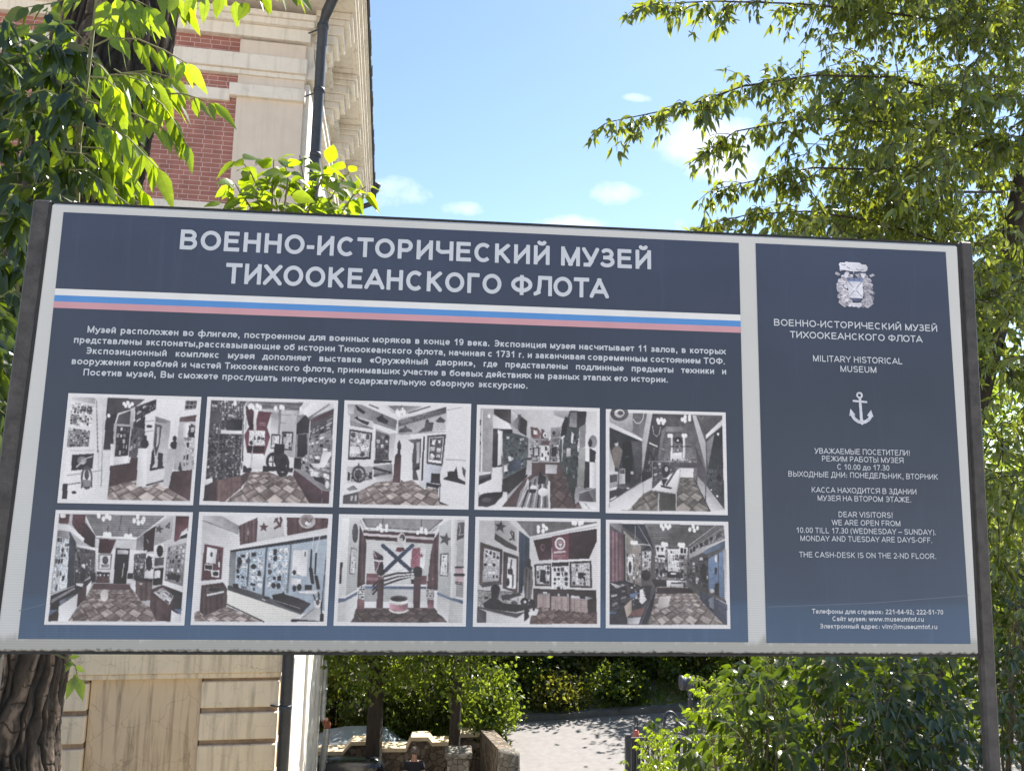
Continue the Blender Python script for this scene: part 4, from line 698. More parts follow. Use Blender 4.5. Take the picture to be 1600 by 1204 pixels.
p5.ell('K', 680, 690, 38, 68).ell('L', 690, 670, 18, 26).ell('L', 672, 800, 40, 40).poly('K', 640, 770, 700, 770, 660, 850).line('D', 18, 690, 830, 790, 670).poly('K', 630, 830, 745, 855, 740, 870, 640, 850)
p5.parq((62, 56, 54), (172, 162, 154), 800, 520, 4.2, 460, 915, 540, 880, 620, 912, 612, 1088, 310, 1082).parq((62, 56, 54), (172, 162, 154), 860, 520, 4.2, 835, 760, 968, 768, 1132, 1098, 790, 1092, 800, 900).poly((84, 82, 78), 600, 905, 785, 925, 780, 1092, 600, 1086).line('L', 16, 612, 920, 608, 1085).line('L', 12, 790, 920, 790, 1090)
p5.lamps(602, 170, 638, 165, 668, 178, 612, 195, 655, 198, 850, 165, 880, 140, 878, 180, 925, 140, 925, 165, 715, 330, 740, 332, 860, 328, 885, 330, a=18, b=24)

p6 = Print([(172, 40), (1490, 58), (1415, 1150), (58, 1145)], PW, PH, 6)
p6.poly('L', 205, 75, 1450, 92, 1375, 1110, 100, 1110).poly((136, 132, 138), 455, 80, 1240, 92, 1000, 295, 545, 292)
for k in range(9): p6.line((112, 107, 113), 5, 480 + k * 9, 100 + k * 22, 1200 - k * 24, 104 + k * 22)
p6.line('W', 14, 458, 110, 550, 290).line('W', 16, 1225, 100, 960, 310).poly('M', 205, 78, 308, 80, 292, 172, 202, 166).ell('W', 240, 95, 30, 24).poly('M', 336, 80, 460, 85, 442, 335, 330, 180).clut(5, 5, ['O', 'M'], .5, 340, 110, 450, 130, 440, 300, 340, 180).poly((68, 48, 56), 442, 145, 552, 285, 545, 412, 440, 345).poly('W', 186, 175, 312, 185, 447, 312, 440, 348, 302, 242, 186, 232)
p6.poly((192, 198, 208), 186, 232, 305, 242, 280, 780, 120, 855).clut(5, 9, ['K', 'D', 'W', (192, 198, 208), 'W', 'G'], .7, 188, 300, 300, 310, 275, 770, 130, 840).poly('G', 190, 235, 305, 245, 300, 320, 188, 290).poly((62, 66, 80), 305, 245, 365, 350, 372, 770, 280, 790).poly('D', 370, 390, 552, 420, 545, 640, 440, 720, 365, 770).clut(9, 9, ['K', 'G', (70, 74, 90), 'L', 'D'], .75, 340, 400, 545, 430, 540, 650, 370, 740).poly('W', 365, 368, 545, 398, 552, 428, 380, 398).ell('W', 440, 580, 16, 26).ell('K', 430, 660, 26, 70).line((80, 84, 96), 8, 355, 370, 350, 740)
p6.poly('K', 120, 862, 365, 762, 520, 690, 555, 640, 560, 730, 520, 740, 460, 890, 350, 1000, 192, 1112, 100, 1112, 115, 990).poly('G', 130, 900, 350, 780, 360, 800, 125, 940).line('L', 8, 125, 860, 355, 765).poly((86, 62, 68), 380, 840, 470, 760, 462, 880, 372, 975).poly('W', 200, 968, 388, 838, 376, 978, 288, 1112, 192, 1112).poly('W', 468, 772, 520, 712, 510, 825, 462, 868).poly('B', 102, 1062, 115, 1000, 192, 1000).poly((70, 52, 58), 102, 1062, 192, 1004, 190, 1112, 100, 1112).poly((98, 104, 124), 205, 912, 330, 858, 360, 850, 212, 962).poly('W', 365, 745, 440, 742, 430, 780, 370, 765)
p6.poly('W', 550, 285, 950, 300, 945, 430, 905, 740, 690, 742, 560, 622).poly((205, 202, 206), 555, 300, 945, 328, 940, 420, 550, 400).line('G', 5, 552, 308, 948, 328).poly((80, 42, 52), 590, 315, 752, 325, 700, 455, 582, 452).poly('G', 583, 458, 715, 462, 702, 612, 578, 612).poly('W', 596, 472, 704, 474, 692, 600, 590, 600).ell('D', 648, 520, 28, 40).poly('G', 610, 560, 685, 560, 680, 590, 610, 590).poly('K', 570, 632, 692, 640, 688, 742, 560, 742).wood((84, 58, 62), (104, 76, 78), 14, 570, 680, 690, 682, 686, 742, 562, 742).clut(6, 1, ['W', 'L', 'D'], .7, 572, 650, 690, 652, 688, 680, 568, 678).poly((46, 44, 50), 752, 405, 884, 410, 852, 745, 725, 745).poly('L', 765, 418, 870, 424, 866, 466, 760, 460).line('L', 10, 830, 550, 810, 680).poly('K', 862, 648, 918, 645, 912, 700, 860, 700).poly('K', 500, 640, 555, 640, 550, 720, 510, 710)
p6.poly('G', 950, 320, 1020, 260, 1015, 425, 940, 420).poly((62, 44, 52), 1020, 262, 1132, 190, 1112, 432, 1015, 442).line('L', 8, 1050, 320, 1060, 350).poly((172, 168, 172), 1136, 180, 1302, 94, 1282, 312, 1120, 376).star('D', 1165, 220, 44, .2).line('D', 12, 1230, 205, 1265, 160, 1260, 210, 1235, 190).poly((112, 62, 74), 1326, 94, 1452, 94, 1440, 272, 1312, 346).poly('W', 1380, 250, 1442, 200, 1440, 270, 1360, 300).poly('K', 1370, 290, 1435, 262, 1432, 300, 1370, 315).poly('W', 928, 430, 1052, 424, 1046, 452, 930, 464)
p6.poly('D', 928, 462, 1046, 452, 1022, 692, 918, 705).clut(6, 7, ['L', 'K', 'W', 'G', 'K'], .75, 940, 470, 1044, 458, 1020, 690, 930, 700).poly('W', 1040, 462, 1112, 450, 1112, 695, 1028, 682).ell('K', 1070, 550, 30, 72).line('K', 9, 1035, 500, 1105, 600).line('K', 9, 1100, 490, 1035, 620).poly('W', 1115, 380, 1215, 350, 1212, 490, 1112, 495).ell((44, 40, 46), 1175, 430, 30, 56).poly('D', 1126, 500, 1212, 490, 1206, 567, 1124, 572).poly((44, 40, 46), 1120, 602, 1212, 590, 1200, 755, 1105, 760).poly('W', 1122, 620, 1180, 612, 1176, 690, 1120, 695).poly('G', 1252, 392, 1428, 352, 1396, 768, 1222, 712).clut(6, 8, ['L', 'W', 'D', 'K', 'L', 'G'], .8, 1256, 400, 1424, 362, 1392, 750, 1228, 700).poly('K', 1240, 655, 1375, 660, 1360, 720, 1250, 700).line('W', 14, 1240, 350, 1205, 760)
p6.poly('W', 1210, 712, 1396, 770, 1392, 832, 1205, 765).poly('W', 896, 710, 946, 722, 940, 830, 890, 782).poly('K', 925, 690, 1110, 700, 1105, 730, 945, 720).wood((88, 66, 70), (118, 92, 94), 24, 945, 720, 1105, 730, 1090, 905, 992, 912, 940, 832).poly('L', 975, 735, 1010, 740, 1000, 760, 980, 755).poly((84, 60, 66), 1095, 802, 1200, 758, 1396, 830, 1388, 1000, 1280, 1112, 1140, 1108, 1080, 975).poly('L', 1108, 830, 1200, 782, 1312, 862, 1268, 952, 1200, 900).clut(5, 3, ['W', 'D', 'W', 'G'], .8, 1110, 832, 1200, 784, 1310, 862, 1266, 950).poly('K', 1205, 762, 1390, 832, 1385, 880, 1310, 860).poly('K', 1310, 870, 1388, 880, 1380, 1040, 1295, 990).wood((82, 58, 64), (100, 74, 78), 26, 1098, 860, 1265, 960, 1250, 1110, 1140, 1108, 1082, 975).poly('W', 1290, 1000, 1376, 1052, 1370, 1112, 1278, 1112).poly('B', 1310, 990, 1388, 990, 1380, 1045)
p6.parq(FD, (196, 176, 170), 800, 620, 4.0, 530, 750, 850, 748, 890, 785, 990, 915, 1080, 975, 1150, 1112, 288, 1112, 376, 990, 460, 892).ell((214, 202, 200), 640, 860, 40, 60).poly((96, 70, 74), 540, 745, 880, 752, 900, 800, 520, 800)
p6.lamps(585, 95, 630, 125, 660, 100, 690, 115, 925, 140, 958, 105, 965, 160, 1018, 125, 1005, 150, 640, 275, 665, 270, 690, 275, 845, 288, 868, 292, 892, 290, a=19, b=28).line('K', 5, 805, 90, 785, 230).line('K', 5, 675, 190, 672, 250).line('K', 5, 876, 205, 874, 270)

p7 = Print([(130, 28), (1452, 48), (1405, 1152), (58, 1145)], PW, PH, 7)
p7.poly((212, 209, 213), 165, 65, 520, 70, 530, 365, 440, 400, 420, 790, 150, 760).poly((172, 168, 174), 165, 65, 350, 68, 525, 165, 525, 240, 165, 115).line('D', 4, 165, 112, 520, 245).poly('W', 350, 68, 720, 75, 700, 90, 528, 165)
for k in range(7): p7.line((190, 187, 192), 4, 165, 140 + k * 14, 430, 215 + k * 12)
p7.wood((78, 54, 60), (122, 90, 92), 15, 525, 165, 712, 80, 698, 322, 540, 356).ell('O', 620, 215, 40, 55).ell((150, 116, 118), 615, 220, 14, 40).poly((206, 203, 204), 710, 80, 952, 80, 978, 268, 698, 322).star((104, 66, 72), 770, 178, 50, .05).line((104, 66, 72), 20, 880, 190, 930, 160, 945, 110, 935, 85).line((104, 66, 72), 18, 890, 100, 935, 170).line((104, 66, 72), 16, 878, 125, 905, 92)
p7.wood((84, 54, 60), (112, 78, 84), 18, 1000, 80, 1412, 90, 1402, 182, 1005, 262).ell((176, 166, 168), 1200, 120, 84, 70).ell((138, 118, 122), 1195, 118, 54, 50).ell('W', 1210, 140, 32, 24).line('K', 6, 1180, 90, 1220, 130, 1250, 95).poly('W', 530, 355, 1402, 182, 1400, 255, 440, 408)
p7.poly((106, 62, 72), 186, 345, 376, 380, 356, 692, 160, 706).poly('W', 212, 372, 312, 395, 302, 540, 205, 535).ell('D', 258, 448, 12, 24).clut(2, 3, ['K', 'W', 'D'], .95, 310, 392, 355, 400, 345, 590, 295, 560).poly('W', 190, 540, 275, 545, 270, 610, 188, 605).poly('K', 196, 552, 268, 556, 262, 600, 194, 592).poly('W', 250, 610, 342, 600, 335, 675, 258, 672).ell('K', 300, 640, 28, 22)
p7.poly((166, 182, 202), 440, 408, 1050, 310, 1400, 252, 1380, 1000, 1150, 1036, 430, 790).poly((128, 134, 142), 440, 408, 500, 400, 490, 780, 430, 790).poly((52, 54, 66), 440, 408, 1050, 312, 1400, 255, 1398, 290, 1048, 345, 445, 425).clut(5, 6, ['K', 'D', 'W', 'K', 'W'], .8, 505, 440, 770, 410, 760, 790, 500, 740).clut(4, 6, ['K', 'W', 'W', 'D', 'W'], .75, 825, 400, 1020, 370, 1000, 800, 805, 780).ell('K', 535, 515, 24, 42)
p7.poly((74, 84, 104), 795, 375, 812, 375, 782, 855, 762, 848).poly((84, 94, 112), 622, 430, 636, 428, 622, 760, 608, 758).poly((112, 118, 128), 1036, 340, 1052, 338, 1020, 832, 1000, 832)
p7.poly('W', 1062, 406, 1212, 398, 1202, 662, 1150, 660, 1100, 640, 1058, 560).poly('W', 1056, 570, 1102, 570, 1098, 658, 1052, 655).ell('K', 1078, 625, 18, 24).poly('W', 1048, 680, 1145, 690, 1140, 760, 1045, 745).poly('W', 1162, 410, 1198, 408, 1195, 482, 1162, 480).poly('K', 1180, 420, 1192, 420, 1188, 470, 1180, 470).line('K', 16, 1245, 400, 1238, 590).line('K', 34, 1240, 590, 1260, 725).line('K', 16, 1292, 440, 1285, 640).line('K', 32, 1295, 670, 1318, 780).line('W', 9, 1330, 260, 1290, 430).line('W', 7, 1265, 280, 1250, 400).line('D', 9, 1392, 470, 1350, 1010)
p7.ell('K', 1080, 785, 18, 30, 1128, 772, 22, 34).poly('K', 1185, 750, 1255, 750, 1250, 800, 1185, 800).poly('W', 1130, 810, 1310, 800, 1300, 840, 1130, 830).poly((84, 86, 96), 425, 752, 620, 800, 800, 862, 1000, 945, 1150, 1000, 1150, 1042, 420, 797).poly('K', 860, 850, 960, 830, 975, 815, 985, 840, 1120, 880, 1245, 935, 1155, 1032, 1000, 970, 875, 905).poly('K', 470, 740, 520, 735, 530, 790, 480, 780).line('L', 5, 880, 900, 1140, 980).poly('L', 760, 880, 800, 895, 790, 908, 755, 892).poly('K', 785, 865, 840, 870, 830, 890, 780, 890).clut(8, 1, ['L', 'D', 'K'], .6, 530, 745, 690, 775, 690, 810, 540, 780)
p7.poly((226, 222, 214), 412, 798, 1150, 1042, 1055, 1112, 775, 1112, 415, 932).line('K', 10, 415, 940, 780, 1112).wood((76, 54, 60), (98, 74, 78), 22, 160, 755, 375, 725, 416, 790, 410, 972, 190, 1056, 145, 1020).poly((92, 80, 86), 205, 775, 392, 765, 388, 826, 212, 860).poly('W', 212, 842, 388, 806, 388, 826, 218, 862).ell('K', 290, 795, 60, 18)
p7.parq(FD, FL, 420, 780, 3.0, 95, 1022, 148, 1005, 190, 1056, 412, 960, 775, 1112, 95, 1110).poly('L', 1140, 1082, 1275, 960, 1330, 900, 1345, 1112, 1055, 1112).ell('W', 1310, 930, 36, 50).ell('D', 1312, 920, 18, 26).line('G', 8, 1170, 1070, 1280, 980).poly('K', 1335, 1040, 1375, 1035, 1370, 1112, 1335, 1112).line('K', 14, 1350, 920, 1350, 1050).line('K', 10, 1270, 850, 1290, 900).line('K', 14, 1320, 830, 1325, 890).poly('K', 1055, 1085, 1200, 1095, 1330, 1105, 1330, 1112, 1050, 1112)

p8 = Print([(88, 48), (1340, 68), (1315, 1130), (43, 1122)], PW, PH, 8)
WG = (186, 186, 188)
p8.poly((216, 214, 215), 122, 85, 192, 85, 152, 1085, 80, 1085).poly(WG, 192, 85, 305, 90, 290, 160, 265, 785, 240, 1040, 210, 1085, 150, 1085).poly((150, 146, 150), 310, 85, 1112, 97, 1010, 205, 960, 232, 345, 190).poly((204, 202, 202), 340, 195, 1012, 232, 1000, 955, 335, 955)
p8.line('W', 14, 300, 92, 350, 182, 960, 226, 1108, 102).line('D', 4, 318, 90, 362, 165, 955, 208, 1085, 100).line('D', 4, 290, 100, 335, 200).poly((80, 58, 66), 322, 205, 1012, 242, 1008, 275, 322, 232).poly((206, 190, 196), 322, 230, 1010, 272, 1006, 302, 322, 258).poly((80, 54, 62), 322, 256, 1006, 300, 1004, 335, 322, 288)
p8.wood((68, 50, 56), (110, 80, 86), 13, 290, 160, 352, 310, 342, 720, 265, 755).wood((76, 54, 60), (116, 84, 92), 12, 1000, 300, 1058, 212, 1046, 785, 940, 765, 972, 450).poly('W', 85, 835, 160, 832, 268, 772, 268, 800, 158, 860, 85, 868).poly('B', 85, 862, 158, 858, 268, 795, 268, 825, 156, 886, 85, 902).poly('W', 1040, 772, 1168, 825, 1288, 848, 1288, 880, 1165, 852, 1040, 800).poly('B', 1040, 800, 1166, 850, 1288, 880, 1286, 914, 1164, 872, 1040, 826).poly('W', 342, 722, 932, 722, 932, 745, 342, 742).poly('B', 342, 742, 932, 745, 930, 770, 342, 767).poly(WG, 342, 768, 930, 771, 935, 900, 335, 890).poly('W', 335, 890, 950, 890, 945, 952, 332, 952)
p8.poly((122, 74, 84), 356, 620, 472, 620, 465, 728, 354, 728).poly((122, 74, 84), 862, 640, 938, 640, 932, 728, 862, 728).poly((160, 112, 122), 356, 660, 470, 660, 470, 690, 356, 690)
p8.poly((104, 66, 76), 420, 398, 512, 450, 522, 605, 440, 612).line('W', 16, 430, 495, 515, 500).line('W', 6, 425, 410, 512, 600).line('W', 6, 510, 460, 445, 605).poly('K', 450, 470, 515, 450, 515, 485, 440, 485).poly((170, 92, 114), 792, 380, 878, 370, 868, 558, 778, 566).line((130, 66, 84), 5, 800, 470, 870, 380).line((130, 66, 84), 5, 800, 520, 870, 420).poly('W', 876, 372, 930, 375, 914, 575, 866, 560).star((150, 60, 84), 884, 448, 24).poly((222, 221, 223), 510, 345, 800, 345, 776, 602, 520, 622)
p8.line((58, 70, 104), 36, 512, 352, 776, 585).line((58, 70, 104), 36, 796, 350, 522, 606).line((196, 196, 202), 5, 580, 380, 650, 430, 740, 380).line((196, 196, 202), 5, 570, 580, 655, 600, 740, 570).line('W', 4, 545, 400, 600, 470)
p8.ell((212, 204, 206), 693, 295, 42, 68).ell('D', 700, 275, 24, 34).ell('L', 692, 292, 15, 18).poly((124, 62, 72), 650, 370, 712, 370, 722, 398, 670, 412, 636, 402)
for k in range(3): p8.line('K', 16, 420, 742 + k * 38, 470, 690 + k * 36).line('K', 15, 528, 650 + k * 40, 650, 628 + k * 34 - 10, 812, 612 + k * 14)
p8.line('W', 13, 528, 672, 650, 640, 812, 622).line('W', 13, 528, 712, 650, 668, 812, 640).line('K', 12, 770, 575, 860, 570)
p8.poly((88, 64, 70), 470, 650, 527, 650, 514, 968, 454, 968).poly((88, 64, 70), 815, 655, 878, 652, 872, 968, 808, 968).poly((122, 96, 100), 470, 650, 527, 650, 526, 680, 470, 680).ell('K', 497, 560, 24, 45, 494, 610, 36, 32).ell('K', 850, 595, 42, 44).poly('K', 810, 610, 895, 615, 885, 650, 820, 650).poly('K', 785, 680, 815, 680, 812, 722, 790, 720)
p8.poly((84, 62, 66), 212, 1085, 262, 960, 1000, 952, 1040, 1000, 1142, 1092).parq((58, 46, 50), (120, 98, 98), 670, 720, 3.4, 205, 1086, 262, 955, 1010, 950, 1142, 1092).poly((188, 124, 140), 582, 895, 758, 895, 752, 985, 580, 980).ell((188, 124, 140), 666, 985, 86, 20).ell((226, 224, 222), 668, 895, 90, 28).poly((226, 224, 222), 580, 870, 760, 870, 758, 900, 580, 900).ell('D', 670, 862, 84, 28).ell('K', 670, 868, 66, 20).line((226, 224, 222), 18, 578, 970, 620, 992, 670, 998, 720, 992, 758, 972).line('K', 8, 600, 1000, 600, 1015).line('K', 8, 735, 1000, 735, 1012)
p8.ell('D', 245, 232, 28, 92).poly('G', 203, 368, 264, 385, 246, 630, 190, 626).poly('W', 212, 382, 256, 396, 240, 618, 200, 614).clut(2, 9, ['G', 'L'], .6, 216, 400, 250, 408, 236, 610, 208, 606).poly(WG, 1055, 165, 1170, 100, 1165, 855, 1042, 800).poly('D', 1068, 432, 1144, 424, 1144, 648, 1062, 642).poly('W', 1076, 440, 1138, 434, 1136, 640, 1070, 634).clut(2, 6, ['G', 'L'], .6, 1085, 450, 1132, 445, 1130, 630, 1080, 628).star('D', 1116, 290, 66, .25).poly((212, 210, 211), 1170, 98, 1225, 100, 1216, 862, 1166, 855).poly((170, 168, 170), 1226, 100, 1300, 98, 1288, 852, 1218, 840).poly('D', 1236, 130, 1300, 125, 1292, 272, 1226, 302).line('L', 7, 1250, 150, 1262, 200, 1245, 250, 1290, 240).poly((190, 160, 168), 1212, 560, 1292, 560, 1290, 728, 1212, 712).line('K', 14, 1212, 562, 1290, 558).line('K', 26, 1212, 632, 1292, 632).line('K', 8, 1212, 700, 1288, 712).line('K', 8, 1212, 716, 1288, 728)
p8.poly((200, 198, 199), 1040, 826, 1164, 872, 1160, 1090, 1040, 1000).poly((188, 186, 187), 1164, 872, 1286, 914, 1284, 1096, 1145, 1092).poly((214, 212, 212), 150, 888, 265, 825, 240, 1040, 208, 1086, 148, 1086).poly('K', 100, 515, 126, 515, 112, 718, 94, 716).poly((122, 80, 90), 104, 575, 120, 575, 114, 640, 100, 640)
p8.clut(5, 8, ['K', 'D', 'O'], .85, 280, 690, 342, 690, 336, 880, 275, 880).clut(6, 8, ['K', 'D', 'O', 'P'], .85, 935, 660, 1020, 660, 1005, 870, 935, 870).poly((132, 84, 94), 272, 868, 340, 872, 334, 972, 268, 972).poly((132, 84, 94), 946, 870, 1008, 872, 1004, 960, 946, 955)
p8.lamps(462, 185, 488, 160, 500, 205, 548, 165, 548, 200, 848, 225, 885, 190, 882, 215, 925, 205, 930, 225, a=17, b=25).line('K', 4, 512, 90, 508, 150).line('K', 5, 886, 95, 884, 175)

p9 = Print([(80, 40), (1320, 68), (1315, 1138), (57, 1130)], PW, PH, 9)
p9.poly((208, 204, 206), 118, 75, 1285, 98, 1282, 1105, 95, 1090).poly((110, 107, 110), 490, 85, 1285, 98, 1285, 115, 622, 238).poly('W', 620, 238, 1285, 105, 1285, 170, 660, 275, 622, 265).line((165, 160, 163), 5, 640, 258, 1285, 140)
p9.poly((172, 168, 170), 270, 80, 402, 80, 497, 165, 490, 380, 275, 262).star((74, 66, 70), 328, 140, 62, .15).line((74, 66, 70), 14, 425, 270, 462, 250, 460, 200, 440, 185).line((74, 66, 70), 12, 430, 195, 465, 275).poly((78, 72, 76), 275, 205, 380, 275, 490, 340, 490, 380, 380, 340, 272, 268).poly((56, 70, 92), 515, 180, 616, 258, 618, 520, 575, 560, 545, 800, 510, 800).line((40, 50, 70), 8, 545, 210, 540, 780).line((40, 50, 70), 8, 590, 250, 580, 560)
p9.poly((88, 72, 76), 130, 293, 352, 370, 340, 692, 122, 712).poly('L', 166, 350, 326, 392, 316, 676, 150, 692).clut(4, 7, ['D', 'W', 'L', 'K', 'W'], .75, 170, 360, 322, 398, 312, 650, 156, 660).poly((88, 72, 76), 360, 385, 512, 440, 500, 800, 355, 750).poly('W', 402, 438, 492, 460, 482, 760, 395, 745).poly('K', 400, 560, 450, 555, 450, 620, 405, 610).ell('K', 405, 690, 14, 40).line('D', 14, 440, 470, 430, 560).line('D', 14, 455, 620, 450, 740).poly('D', 122, 712, 340, 690, 345, 710, 150, 742)
p9.poly((108, 100, 102), 565, 555, 600, 530, 645, 560, 652, 700, 632, 862, 575, 862, 555, 700).line('K', 8, 590, 560, 575, 860).line('K', 6, 620, 560, 612, 860).ell('K', 612, 500, 20, 44).poly('K', 585, 530, 640, 530, 645, 570, 620, 560)
p9.poly((70, 46, 56), 658, 277, 842, 245, 836, 466, 712, 476).ring((120, 82, 90), 748, 345, 18, 26, 6).line((120, 82, 90), 6, 735, 385, 762, 385).poly((66, 46, 55), 1000, 208, 1285, 165, 1280, 290, 1205, 460, 1005, 466).poly((132, 68, 84), 838, 240, 1004, 210, 1006, 468, 846, 474).ring('W', 920, 310, 44, 52, 9).ell((176, 132, 142), 918, 305, 28, 30).poly('W', 905, 310, 945, 310, 922, 352).line((214, 196, 202), 20, 868, 398, 970, 390).line((170, 128, 138), 9, 865, 430, 975, 428).line((170, 128, 138), 6, 880, 448, 960, 446)
p9.poly('W', 700, 476, 1205, 460, 1200, 500, 672, 515).poly((72, 62, 64), 666, 515, 832, 505, 832, 732, 674, 725).poly('L', 682, 530, 820, 522, 820, 716, 686, 710).clut(4, 4, ['K', 'W', 'D', 'L'], .8, 684, 530, 820, 524, 820, 714, 688, 708).poly('K', 722, 572, 776, 572, 776, 692, 724, 692).poly('W', 836, 495, 1008, 490, 1008, 792, 836, 790).poly('K', 838, 500, 1004, 492, 1004, 530, 838, 538).clut(4, 5, ['K', 'D', 'W', 'K'], .7, 850, 542, 1000, 540, 1000, 780, 850, 776).poly((72, 62, 64), 1014, 490, 1228, 480, 1236, 750, 1018, 742).poly('L', 1030, 508, 1212, 500, 1218, 732, 1034, 724).clut(5, 5, ['D', 'W', 'K', 'L', 'W'], .75, 1034, 510, 1210, 504, 1216, 730, 1038, 722).poly('K', 1098, 598, 1152, 596, 1152, 656, 1098, 656)
p9.poly((70, 58, 62), 655, 755, 1275, 772, 1280, 992, 1190, 1002, 655, 935).wood((150, 124, 124), (184, 160, 158), 11, 695, 818, 822, 818, 818, 948, 695, 938).wood((150, 124, 124), (184, 160, 158), 11, 832, 830, 1010, 830, 1010, 976, 830, 956).wood((150, 124, 124), (184, 160, 158), 11, 1022, 845, 1192, 862, 1192, 998, 1020, 976).clut(6, 1, ['K', 'W', 'L', 'D'], .8, 840, 790, 1010, 792, 1010, 835, 838, 832).poly('W', 750, 785, 790, 785, 790, 810, 750, 810).poly('G', 700, 800, 820, 800, 822, 820, 698, 820).poly('L', 1030, 822, 1190, 835, 1250, 850, 1190, 865, 1022, 846).poly('K', 1110, 815, 1165, 815, 1165, 858, 1115, 850)
p9.parq((70, 50, 54), (150, 122, 118), 960, 640, 4.6, 655, 938, 1190, 1002, 1282, 985, 1282, 1105, 620, 1102).poly((160, 156, 158), 105, 770, 512, 790, 515, 900, 500, 1000, 105, 935).clut(6, 4, ['G', 'D', 'L', 'K'], .55, 105, 775, 510, 795, 500, 960, 105, 930).line('K', 5, 105, 770, 515, 795).ell('K', 280, 760, 46, 48).poly('K', 240, 770, 320, 770, 310, 850, 240, 860).poly((74, 70, 74), 340, 820, 520, 795, 540, 820, 350, 870).poly('K', 155, 902, 230, 850, 300, 855, 360, 900, 560, 915, 650, 905, 640, 950, 480, 985, 180, 950).poly('D', 105, 930, 490, 1000, 580, 980, 490, 1042, 105, 945)
p9.poly((214, 211, 212), 190, 985, 490, 1052, 568, 1000, 566, 1075, 622, 1040, 622, 1102, 190, 1092).poly('K', 566, 960, 620, 960, 612, 1040, 568, 1078).poly('D', 102, 942, 190, 985, 188, 1092, 95, 1088).ell('K', 570, 885, 40, 40, 640, 900, 30, 40).ell('W', 574, 885, 14, 14).poly('W', 608, 990, 660, 945, 712, 960, 690, 1018, 612, 1018).ell('K', 660, 935, 14, 40)
p9.lamps(705, 150, 705, 185, 755, 135, 752, 185, 785, 160, 1048, 105, 1072, 110, 1112, 112, 1138, 105, a=18, b=26)

p10 = Print([(72, 35), (1285, 65), (1302, 1122), (72, 1108)], PW, PH, 10)
p10.poly((92, 88, 92), 108, 72, 1240, 100, 1270, 1080, 108, 1075).poly((106, 103, 106), 450, 80, 1165, 98, 905, 275, 540, 262)
for k in range(8): p10.line((92, 88, 92), 5, 480 + k * 9, 95 + k * 21, 1130 - k * 30, 110 + k * 20)
p10.line('L', 9, 1165, 100, 895, 300).line('G', 7, 1205, 100, 900, 330)
p10.wood((96, 62, 74), (150, 112, 124), 17, 108, 130, 236, 178, 252, 640, 110, 655).poly('G', 108, 72, 232, 75, 228, 172, 110, 90).poly((152, 142, 136), 245, 140, 420, 300, 425, 700, 270, 830, 255, 640).clut(5, 8, ['K', 'D', 'L', 'W', 'G', 'O'], .75, 270, 370, 425, 360, 420, 700, 280, 730).poly((150, 140, 134), 262, 190, 340, 270, 330, 380, 262, 380).poly((56, 60, 74), 236, 76, 455, 84, 545, 325, 420, 350, 480, 300, 360, 190, 245, 110).line('G', 9, 385, 80, 530, 330).line('W', 10, 385, 280, 510, 290).poly('W', 290, 400, 340, 410, 340, 590, 290, 590).ell('K', 312, 510, 14, 60).line('L', 5, 270, 200, 275, 830).line('L', 5, 362, 100, 360, 320).line('K', 16, 255, 190, 262, 640)
p10.poly((60, 60, 70), 108, 655, 260, 640, 440, 700, 530, 690, 500, 830, 285, 1075, 108, 1075).clut(10, 9, ['K', 'L', 'D', 'W', 'G', 'O', 'K'], .8, 110, 660, 450, 690, 470, 800, 115, 1070).poly((92, 112, 160), 305, 775, 405, 755, 350, 815, 315, 810).poly('W', 410, 730, 440, 725, 460, 800, 480, 830, 430, 880, 405, 850).poly((182, 178, 182), 110, 660, 220, 690, 300, 670, 180, 720).poly((180, 160, 146), 255, 900, 330, 820, 330, 960, 280, 1010).poly((126, 84, 84), 300, 1000, 340, 930, 470, 910, 430, 990).poly('L', 285, 1010, 420, 1000, 400, 1072, 285, 1072).poly((86, 110, 150), 110, 945, 190, 940, 170, 970, 110, 968)
p10.poly((54, 56, 70), 395, 1078, 565, 690, 585, 700, 540, 900, 500, 1010, 470, 1078).line((120, 126, 144), 6, 415, 1075, 575, 690).poly((118, 114, 116), 545, 275, 885, 300, 875, 690, 580, 690, 560, 420).clut(10, 9, ['K', 'L', 'D', 'G', 'W'], .75, 550, 310, 885, 320, 870, 640, 560, 640).poly('W', 560, 290, 665, 300, 660, 440, 575, 420).poly('K', 570, 315, 600, 315, 590, 360).poly('K', 615, 318, 645, 318, 632, 362).poly('K', 590, 390, 660, 395, 655, 415, 590, 410).poly('W', 800, 310, 885, 318, 880, 395, 800, 385).poly('K', 812, 325, 835, 325, 835, 375, 812, 372).poly('K', 848, 328, 868, 328, 868, 375, 848, 375)
p10.poly('W', 682, 328, 800, 335, 790, 560, 690, 555).clut(5, 6, ['W', 'D', 'G', 'L'], .7, 690, 340, 798, 345, 788, 550, 695, 545).poly('L', 430, 350, 525, 350, 512, 545, 430, 540).clut(4, 6, ['W', 'D', 'G', 'K'], .7, 432, 355, 520, 355, 510, 540, 432, 535).poly('K', 680, 560, 720, 548, 830, 570, 835, 622, 680, 612).ell('W', 740, 575, 30, 12).ell('K', 470, 590, 45, 55).ell('K', 580, 550, 14, 28, 620, 570, 14, 30, 652, 542, 12, 20).poly('K', 520, 625, 670, 640, 665, 715, 570, 720).poly((70, 66, 72), 670, 640, 862, 640, 860, 715, 670, 715).poly('W', 675, 640, 862, 648, 862, 660, 718, 662, 712, 718, 675, 716).poly('L', 720, 672, 842, 672, 842, 712, 720, 712)
